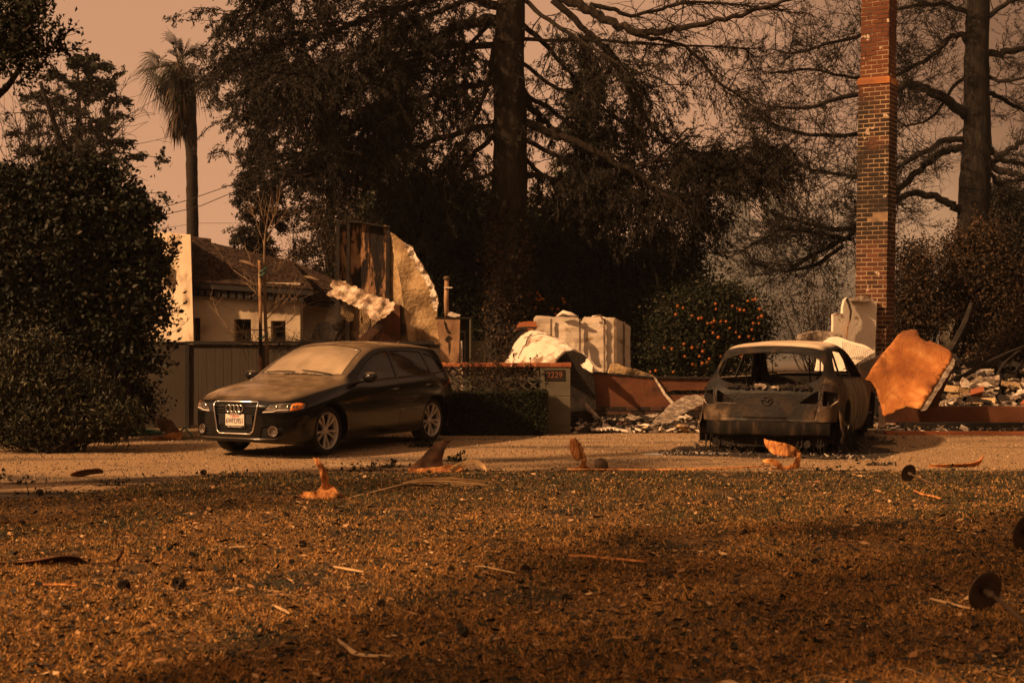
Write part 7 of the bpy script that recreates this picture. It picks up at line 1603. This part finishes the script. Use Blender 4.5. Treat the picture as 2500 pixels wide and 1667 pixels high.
mb.build('leaflets', M['straw'], fr_)
YD = GY(1154)
t = thing('palm_leaf_base', (xx(1070, YD), YD, 0), 'big brown palm leaf base with a dark pointed fin below the hatchback', 'palm sheath', 'fallen palm leaf bases')
husk(t, 'fin', [(997, 1150), (1000, 1140), (1012, 1130), (1026, 1119), (1038, 1106), (1052, 1091), (1066, 1081), (1082, 1075), (1097, 1074), (1101, 1078), (1090, 1088), (1085, 1100), (1080, 1120), (1082, 1140), (1060, 1143), (1030, 1146), (1010, 1152)], YD+.02, .10, M['sheath_dark'], 5, ridge=.15, bump=.06)
husk(t, 'blade', [(994, 1154), (998, 1142), (1010, 1146), (1030, 1142), (1055, 1141), (1075, 1139), (1095, 1133), (1112, 1136), (1130, 1138), (1134, 1146), (1120, 1151), (1095, 1152), (1060, 1157), (1020, 1155), (1003, 1158)], YD-.08, .10, M['sheath'], 6, ridge=.10, bump=.08)
husk(t, 'tail', [(1095, 1146), (1108, 1136), (1125, 1127), (1148, 1121), (1168, 1123), (1182, 1132), (1191, 1148), (1187, 1154), (1176, 1142), (1160, 1134), (1140, 1136), (1120, 1144), (1104, 1152)], YD+.06, -.08, M['straw'], 7, bump=.03)
YE_ = GY(1152)
t = thing('palm_leaf_base', (xx(1410, YE_), YE_, 0), 'orange palm leaf base rearing up like a bird beside a dark disc', 'palm sheath', 'fallen palm leaf bases')
husk(t, 'head', [(1391, 1075), (1392, 1069), (1398, 1071), (1404, 1068), (1408, 1072), (1418, 1082), (1425, 1095), (1426, 1110), (1420, 1119), (1410, 1125), (1401, 1120), (1395, 1108), (1390, 1092)], YE_, .09, M['sheath'], 8, ridge=.04, bump=.03)
husk(t, 'neck', [(1421, 1100), (1428, 1106), (1432, 1120), (1431, 1135), (1438, 1142), (1452, 1146), (1450, 1152), (1420, 1152), (1390, 1153), (1362, 1154), (1385, 1147), (1408, 1142), (1419, 1132), (1420, 1118)], YE_+.05, .08, M['sheath'], 9, ridge=.02, bump=.05)
husk(t, 'foot', [(1300, 1154), (1340, 1150), (1380, 1147), (1400, 1150), (1398, 1156), (1340, 1157)], YE_-.03, .05, M['sheath_dark'], 10)
YG = GY(1146)
t = thing('palm_leaf_base', (xx(1920, YG), YG, 0), 'curled orange palm leaf base lying on the gravel behind the burnt car', 'palm sheath', 'fallen palm leaf bases')
husk(t, 'hood', [(1865, 1076), (1865, 1070), (1875, 1074), (1888, 1076), (1900, 1079), (1915, 1081), (1930, 1086), (1942, 1092), (1953, 1100), (1956, 1108), (1948, 1112), (1935, 1116), (1922, 1114), (1905, 1112), (1890, 1110), (1880, 1102), (1869, 1090)], YG, .12, M['sheath'], 11, ridge=.05, bump=.04)
husk(t, 'stalk', [(1944, 1104), (1955, 1104), (1955, 1122), (1952, 1138), (1940, 1144), (1925, 1146), (1908, 1147), (1880, 1148), (1870, 1146), (1900, 1140), (1925, 1137), (1938, 1130), (1944, 1118)], YG+.02, .08, M['sheath'], 12, bump=.04)
husk(t, 'skirt', [(1860, 1124), (1872, 1119), (1890, 1120), (1902, 1127), (1912, 1138), (1900, 1141), (1880, 1132), (1866, 1130)], YG-.05, .05, M['sheath'], 13, bump=.05)
sheath('palm_leaf_base', [(2268, 1136, GY(1140)), (2310, 1137, GY(1140)), (2355, 1136, GY(1139)), (2385, 1128, GY(1139)), (2402, 1112, GY(1139))], [.03, .08, .09, .10, .02], [.5, .5, .5, .8, 1.2], 'low orange palm leaf base with a dark upturned tip at the right lawn edge', M['sheath'], seed=13, wav=.005)
sheath('palm_leaf_base', [(172, 1160, GY(1163)), (195, 1152, GY(1163)), (220, 1149, GY(1162)), (240, 1146, GY(1162)), (252, 1152, GY(1162))], [.03, .12, .08, .10, .03], [.6, .8, .6, .8, .9], 'small dark brown palm leaf base on the gravel at the left', M['sheath_dark'], seed=14, wav=.008)
sheath('palm_leaf_base', [(-40, 1376, GY(1384)), (60, 1374, GY(1384)), (140, 1364, GY(1382)), (185, 1362, GY(1380)), (215, 1374, GY(1380)), (265, 1376, GY(1380)), (290, 1362, GY(1380)), (301, 1338, GY(1380))], [.03, .07, .13, .12, .03, .018, .014, .004], [.7]*8, 'long dark palm leaf base with a hooked tail on the lawn, left edge', M['sheath_dark'], seed=15, wav=.006)
YQ = GY(1072)
t = thing('palm_leaf_base', (xx(420, YQ), YQ, 0), 'crumpled rust-brown palm leaf base by the garden wall beside the green hose', 'palm sheath', 'fallen palm leaf bases')
husk(t, 'hood', [(382, 1036), (382, 1026), (390, 1020), (404, 1021), (420, 1028), (428, 1040), (438, 1050), (446, 1062), (436, 1070), (420, 1062), (404, 1056), (392, 1050)], YQ, .12, M['sheath_dark'], 16, ridge=.1, bump=.08)
husk(t, 'blade', [(366, 1068), (380, 1066), (400, 1064), (418, 1056), (440, 1054), (446, 1064), (440, 1073), (420, 1072), (395, 1074), (372, 1074)], YQ-.1, .08, M['sheath'], 17, ridge=.08, bump=.08)
mb = MB(); n = 60; hp = []
for k in range(n):
    a = 2*PI*k/24; cx, cy = 350, 1058; r_ = 1; x_, y_ = xx(cx, 22.2)+.30*math.cos(a)*(1+.05*math.sin(a*.4)), 22.1+.38*math.sin(a)+.03*math.sin(a*.5); hp.append((x_, y_, .02+.004*k/10))
hp += [tuple(P(372, 1055, 22)), tuple(P(395, 1061, 22.0)), tuple(P(420, 1062, 21.9)), tuple(P(440, 1053, 21.8)), tuple(P(451, 1044, 21.7)), tuple(P(456, 1049, 21.6)), tuple(P(470, 1064, 21.4))]
mb.tube(hp, .013, 7); o = mb.build('garden_hose', mat('hose', [(.3, (.02, .10, .075)), (.7, (.035, .15, .11))], rough=.5), smooth=True); tag(o, 'green garden hose coiled at the foot of the brown garden wall', 'hose')
# fallen path lights: a mushroom cap, a post and a ground spike
def path_light(px, py, R, ax, stem, label, sz=1.0):
    """ax: direction the cap faces (open underside towards the stem)"""
    p = G(px, py); ax = Vector(ax).normalized(); c = Vector((p.x, p.y, gz(p.x, p.y)+R*.97)); t = thing('path_light', (p.x, p.y, 0), label, 'path light', 'fallen garden path lights')
    Rm = ax.to_track_quat('Z', 'Y').to_matrix().to_4x4(); Mx = Matrix.Translation(c) @ Rm
    mb = MB(); mb.lathe([(.004, R*.42), (R*.2, R*.40), (R*.6, R*.26), (R*.97, R*.05), (R, 0), (R*.97, -R*.02), (R*.6, R*.16), (R*.2, R*.24), (.004, R*.25)], 32, M=Mx); mb.build('cap', M['metal_dark'], t, smooth=True)
    mb = MB(); mb.lathe([(.004, R*.25), (R*.17, R*.25), (R*.17, -R*.35), (R*.22, -R*.38), (R*.1, -R*.6), (.004, -R*.62)], 16, M=Mx); mb.build('lamp_holder', M['metal_dark'], t, smooth=True)
    s0 = Mx @ Vector((0, 0, -R*.6)); e_ = Vector(stem); mid = s0.lerp(e_, .5); mb = MB(); mb.tube([s0, mid, e_], [R*.10, R*.10, R*.09], 10); mb.build('post', M['metal_dark'], t, smooth=True); return t
path_light(2405, 1500, .118, (-.38, .85, .22), (G(2560, 1575).x, G(2560, 1575).y, .02), 'nearest tipped path light, its round cap on edge and post pointing out of frame right')
path_light(2218, 1180, .095, (-.35, .88, .2), (G(2300, 1195).x, G(2300, 1195).y, .02), 'small tipped path light on the lawn edge at the right, behind the nearer one')
path_light(1468, 1152, .082, (.25, -.92, .25), (G(1480, 1140).x, GY(1140)+.2, .02), 'tipped path light seen as a plain dark disc beside the bird-like palm leaf base')
path_light(2508, 1352, .14, (-.4, .8, .2), (G(2640, 1370).x, G(2640, 1370).y, .02), 'tipped path light cut off by the right edge of the picture')
# pine cones and round dark pods, each its own thing
def cone_mesh():
    mb = MB(); random.seed(1)
    for i in range(9):
        z = -.5+i/8; r = math.sqrt(max(.02, 1-(2*z)**2*.95))*.5
        n = 9
        for k in range(n):
            a = 2*PI*(k+.5*(i % 2))/n; c = Vector((r*math.cos(a), r*math.sin(a), z)); o_ = Vector((math.cos(a), math.sin(a), .45)); s_ = Vector((-math.sin(a), math.cos(a), 0))*.20
            mb.add([c*.6-s_*.5, c*.6+s_*.5, c+o_*.14+s_*.7, c+o_*.22, c+o_*.14-s_*.7], [(0, 1, 2, 3, 4)])
    return mb
cm = cone_mesh(); cone0 = cm.build('pine_cone', mat('cone', [(.3, (.02, .014, .01)), (.7, (.06, .04, .026))], rough=.8), solid=.03)
cones = [(437, 1441, .055, 'round dark pine cone on the left part of the lawn, the largest there'), (738, 1342, .040, 'dark pine cone on the mid lawn below the upright palm leaf base'), (467, 1366, .035, 'dark pine cone midway along the left lawn'), (1050, 1298, .036, 'dark pine cone on the sunlit lawn right of centre, far row'), (931, 1487, .032, 'dark pine cone in the foreground left of centre'), (1284, 1408, .042, 'dark pine cone left of the long straw strip'), (713, 1382, .026, 'small pine cone just below the mid lawn one'), (1102, 1402, .024, 'small dark pine cone in the middle of the lawn'), (55, 1288, .032, 'pine cone near the left edge above the dark palm leaf base'), (700, 1268, .03, 'small dark pine cone under the palm frond stalk'), (300, 1446, .05, 'dark clump of cone scales left of the largest pine cone'), (1130, 1560, .04, 'dark pine cone near the bottom of the sunlit lawn'), (1380, 1470, .03, 'dark pine cone at the edge of the right-hand shade'), (1820, 1310, .03, 'dark pine cone in the shaded right part of the lawn'), (1990, 1385, .035, 'dark pine cone deeper in the right-hand shade'), (95, 1208, .045, 'dark round seed pod among the twigs at the left gravel edge'), (498, 1158, .045, 'brown seed head on the gravel edge below the car number plate')]
for k, (a, b, r, lab) in enumerate(cones):
    p = G(a, b); o = cone0 if k == 0 else cone0.copy()
    if k: COL.objects.link(o)
    o.location = (p.x, p.y, gz(p.x, p.y)+r*.55); o.scale = (r*1.15, r*1.15, r*1.5); o.rotation_euler = (1.2+k, .3*k, k*1.7); tag(o, lab, 'pine cone', 'pine cones on the lawn')
# straw strips and bark pieces
strips = [((1388, 1370), (1440, 1372), (1500, 1380), (1578, 1390), .020, 'long straw strip lying on the lawn right of centre'), ((815, 1399), (850, 1404), (870, 1408), (888, 1414), .016, 'short pale strip on the sunlit lawn'), ((665, 1496), (680, 1503), (695, 1511), (708, 1518), .012, 'thin pale stick in the left foreground'), ((80, 1442), (120, 1443), (160, 1443), (190, 1445), .013, 'straight orange stick at the left'), ((2270, 1476), (2310, 1486), (2345, 1495), (2378, 1505), .014, 'curved straw strip beside the nearest path light'), ((560, 1352), (575, 1350), (590, 1349), (600, 1349), .018, 'small orange bark strip above the middle of the lawn'), ((2230, 1208), (2255, 1216), (2280, 1222), (2296, 1227), .020, 'orange bark strip just below the small path light'), ((825, 1580), (850, 1600), (880, 1618), (960, 1625), .016, 'bent dry twig at the bottom of the lawn'), ((1160, 1400), (1185, 1400), (1210, 1406), (1260, 1418), .010, 'slender dry stem in the middle distance of the lawn'), ((1385, 1156), (1600, 1151), (1750, 1148), (1880, 1142), .022, 'long thin dead branch lying along the lawn edge behind the path light disc')]
for k, s_ in enumerate(strips):
    pts = [G(a, b) for a, b in s_[:4]]; pts = [Vector((p.x, p.y, gz(p.x, p.y)+.022)) for p in pts]; mb = MB(); ps, _ = resample(pts, [1]*4, 5); n = len(ps); w_ = s_[4]
    vs = []
    for i, p in enumerate(ps):
        d = (ps[min(i+1, n-1)]-ps[max(i-1, 0)]).normalized(); sd = Vector((-d.y, d.x, .2)).normalized()*w_*(.35+.65*math.sin(PI*(i+.6)/(n+.2)))*(1+.3*noise.noise(p*20)); vs += [p-sd, p+Vector((0, 0, w_*.5)), p+sd]
    mb.add(vs, [(3*i+j, 3*i+3+j, 3*i+4+j, 3*i+1+j) for i in range(n-1) for j in (0, 1)]); o = mb.build('bark_strip', M['straw'] if k % 3 else M['sheath'], smooth=True, solid=.004); tag(o, s_[5], 'bark strip', 'bark strips and sticks on the lawn')
# twiggy fallen sprigs at the lawn edge
def sprig(px, py, w_, h, n, label, seed, leafy=0, m='twig'):
    rng = np.random.default_rng(seed); p = G(px, py); t = thing('fallen_sprig', (p.x, p.y, 0), label, 'sprig', 'fallen twigs at the lawn edge'); z = gz(p.x, p.y)
    b = np.stack([p.x+rng.normal(0, w_*.35, max(1, n)), p.y+rng.normal(0, .004, n), np.full(n, z+.006)], 1); n_ = n; d = np.stack([rng.normal(0, 1, n), rng.normal(0, .5, n), rng.uniform(.1, 1.0, n)], 1)
    C = curves(b, d, rng.uniform(.4, 1.1, n)*h*1.6, 8, rng, .33, .16); C[..., 2] = np.maximum(C[..., 2], z+.004); T = Tubes(); T.add(C, np.linspace(1, .5, 8)[None]*rng.uniform(.003, .006, n)[:, None]); xs_ = np.linspace(b[:, 0].min()-.02, b[:, 0].max()+.02, 8); T.add(np.stack([xs_, np.full(8, p.y), np.full(8, z+.006)], 1)[None], np.full((1, 8), .005)); T.build('stems', M[m], t)
    if leafy:
        q, dd, _ = pick(C, leafy, rng, .3, 1); np_mesh('leaves', leafV(q+rng.normal(size=q.shape)*.015, .05, rng, aspect=.55, d=np.array([0, 0, -.6]), spread=.7), 4, M['leaf_dark'], t)
sprig(1035, 1090, .25, .22, 16, 'leafy dark sprig sprouting in front of the rear wheel of the hatchback', 1, 220)
sprig(1105, 1125, .20, .16, 12, 'wilted leafy sprig behind the dark palm fin', 2, 160)
sprig(905, 1150, .6, .16, 26, 'tangled dead twigs on the lawn edge below the hatchback', 3, 60)
sprig(960, 1140, .25, .14, 10, 'small clump of withered leaves left of the big palm leaf base', 4, 90)
sprig(300, 1185, .5, .16, 22, 'tangle of dry twigs at the left lawn edge', 5, 30)
sprig(80, 1205, .6, .14, 20, 'crooked dry twigs at the far left lawn edge', 6, 20)
sprig(560, 1172, .5, .09, 16, 'low wisps of twig between lawn and gravel below the hatchback bonnet', 7, 40)
sprig(1170, 1150, .5, .08, 14, 'thin arching twigs right of the big palm leaf base', 8, 10)
sprig(2010, 1150, .6, .08, 22, 'low dark twigs on the lawn edge right of the curled palm leaf base', 9, 30)
sprig(2150, 1135, .4, .08, 14, 'dry wisps of twig on the gravel at the right', 10, 30)
sprig(2330, 1150, .5, .07, 14, 'small twigs in front of the low orange palm leaf base', 11, 20)
sprig(20, 1180, .2, .20, 6, 'single leafy twig standing at the left edge of the picture', 12, 30)
# ivy on the block wall
rng = np.random.default_rng(80); n = 60; b = np.stack([rng.uniform(xx(1085, 22.2), xx(1285, 22.2), n), rng.uniform(22.12, 22.26, n), rng.uniform(.7, 1.05, n)], 1); T = Tubes(); C = curves(b, np.stack([rng.normal(0, 1, n), rng.normal(0, .15, n), rng.uniform(-.2, 1, n)], 1), rng.uniform(.2, .6, n), 8, rng, .35, .05); T.add(C, np.full((n, 8), .004))
iv = thing('rose_bush', (xx(1200, 22.2), 22.2, 0), 'straggly dying rose climbing over the pierced block wall', 'bush'); T.build('stems', M['twig'], iv); q, dd, _ = pick(C, 900, rng, .1, 1); np_mesh('leaves', leafV(q+rng.normal(size=q.shape)*.03, .045, rng, aspect=.6), 4, M['leaf_brown'], iv)
# ================================================================ shade and haze
shade_tree(-9.5, 1.2, 9, [(-9.6, 3.2, 9, 2.3, 46), (-8.0, 1.6, 9, 1.9, 36), (-7.6, 4.6, 9.4, 1.8, 22), (-6.6, 2.2, 9.4, 1.8, 24)], 1, 'tall tree left of the photographer shading the right of the lawn')
shade_tree(-17, 5.5, 9, [(-15.9, 6.0, 9, 2.0, 20), (-14.4, 8.0, 10, 1.6, 12)], 2, 'tree far left of the drive shading the left of the lawn')
shade_tree(-8.6, 12.8, 9.5, [(-5.4, 15.2, 10.2, 1.7, 9), (-3.6, 16.6, 9.4, 1.3, 6)], 3, 'high-crowned tree left of the drive dappling the ruins')
hz = MB(); hz.box((-70, -12, -1.2), (75, 118, 24)); hzm = bpy.data.materials.new('haze'); hzm.use_nodes = True; hn = hzm.node_tree; hn.nodes.clear(); ho = hn.nodes.new('ShaderNodeOutputMaterial'); hv = hn.nodes.new('ShaderNodeVolumePrincipled'); hn.links.new(hv.outputs[0], ho.inputs['Volume'])
hv.inputs['Color'].default_value = (.80, .80, .80, 1); hv.inputs['Density'].default_value = .0003; hv.inputs['Anisotropy'].default_value = .1
o = hz.build('haze', hzm); tag(o, 'thin brown smoke haze hanging over the whole scene', 'haze', kind='stuff')

# drifting smoke behind the ruins
def puff(px, py, Y, rx, ry, rz_, dens, label, cat='smoke'):
    mb = MB(); c = P(px, py, Y); mb.grid(lambda u, v: Vector((c.x+rx*math.sin(PI*v)*math.cos(2*PI*u), c.y+ry*math.sin(PI*v)*math.sin(2*PI*u), max(.3, c.z+rz_*math.cos(PI*v)))), 28, 16)
    bm_ = bmesh.new(); me = bpy.data.meshes.new('smoke'); me.from_pydata(mb.v, [], mb.f); bm_.from_mesh(me); bmesh.ops.remove_doubles(bm_, verts=bm_.verts, dist=1e-4); bmesh.ops.recalc_face_normals(bm_, faces=bm_.faces); bm_.to_mesh(me); bm_.free()
    m = bpy.data.materials.new('smoke'); m.use_nodes = True; t = m.node_tree; t.nodes.clear(); o1 = t.nodes.new('ShaderNodeOutputMaterial'); v1 = t.nodes.new('ShaderNodeVolumePrincipled'); t.links.new(v1.outputs[0], o1.inputs['Volume'])
    v1.inputs['Color'].default_value = (.72, .74, .76, 1); v1.inputs['Density'].default_value = dens; o = link('smoke', me, m); return tag(o, label, cat, kind='stuff')
puff(1880, 690, 52, 9, 7, 5.0, .045, 'grey smoke drifting between the citrus tree and the chimney')
puff(2330, 560, 58, 7, 6, 4.5, .025, 'thin smoke drifting behind the right-hand bushes')
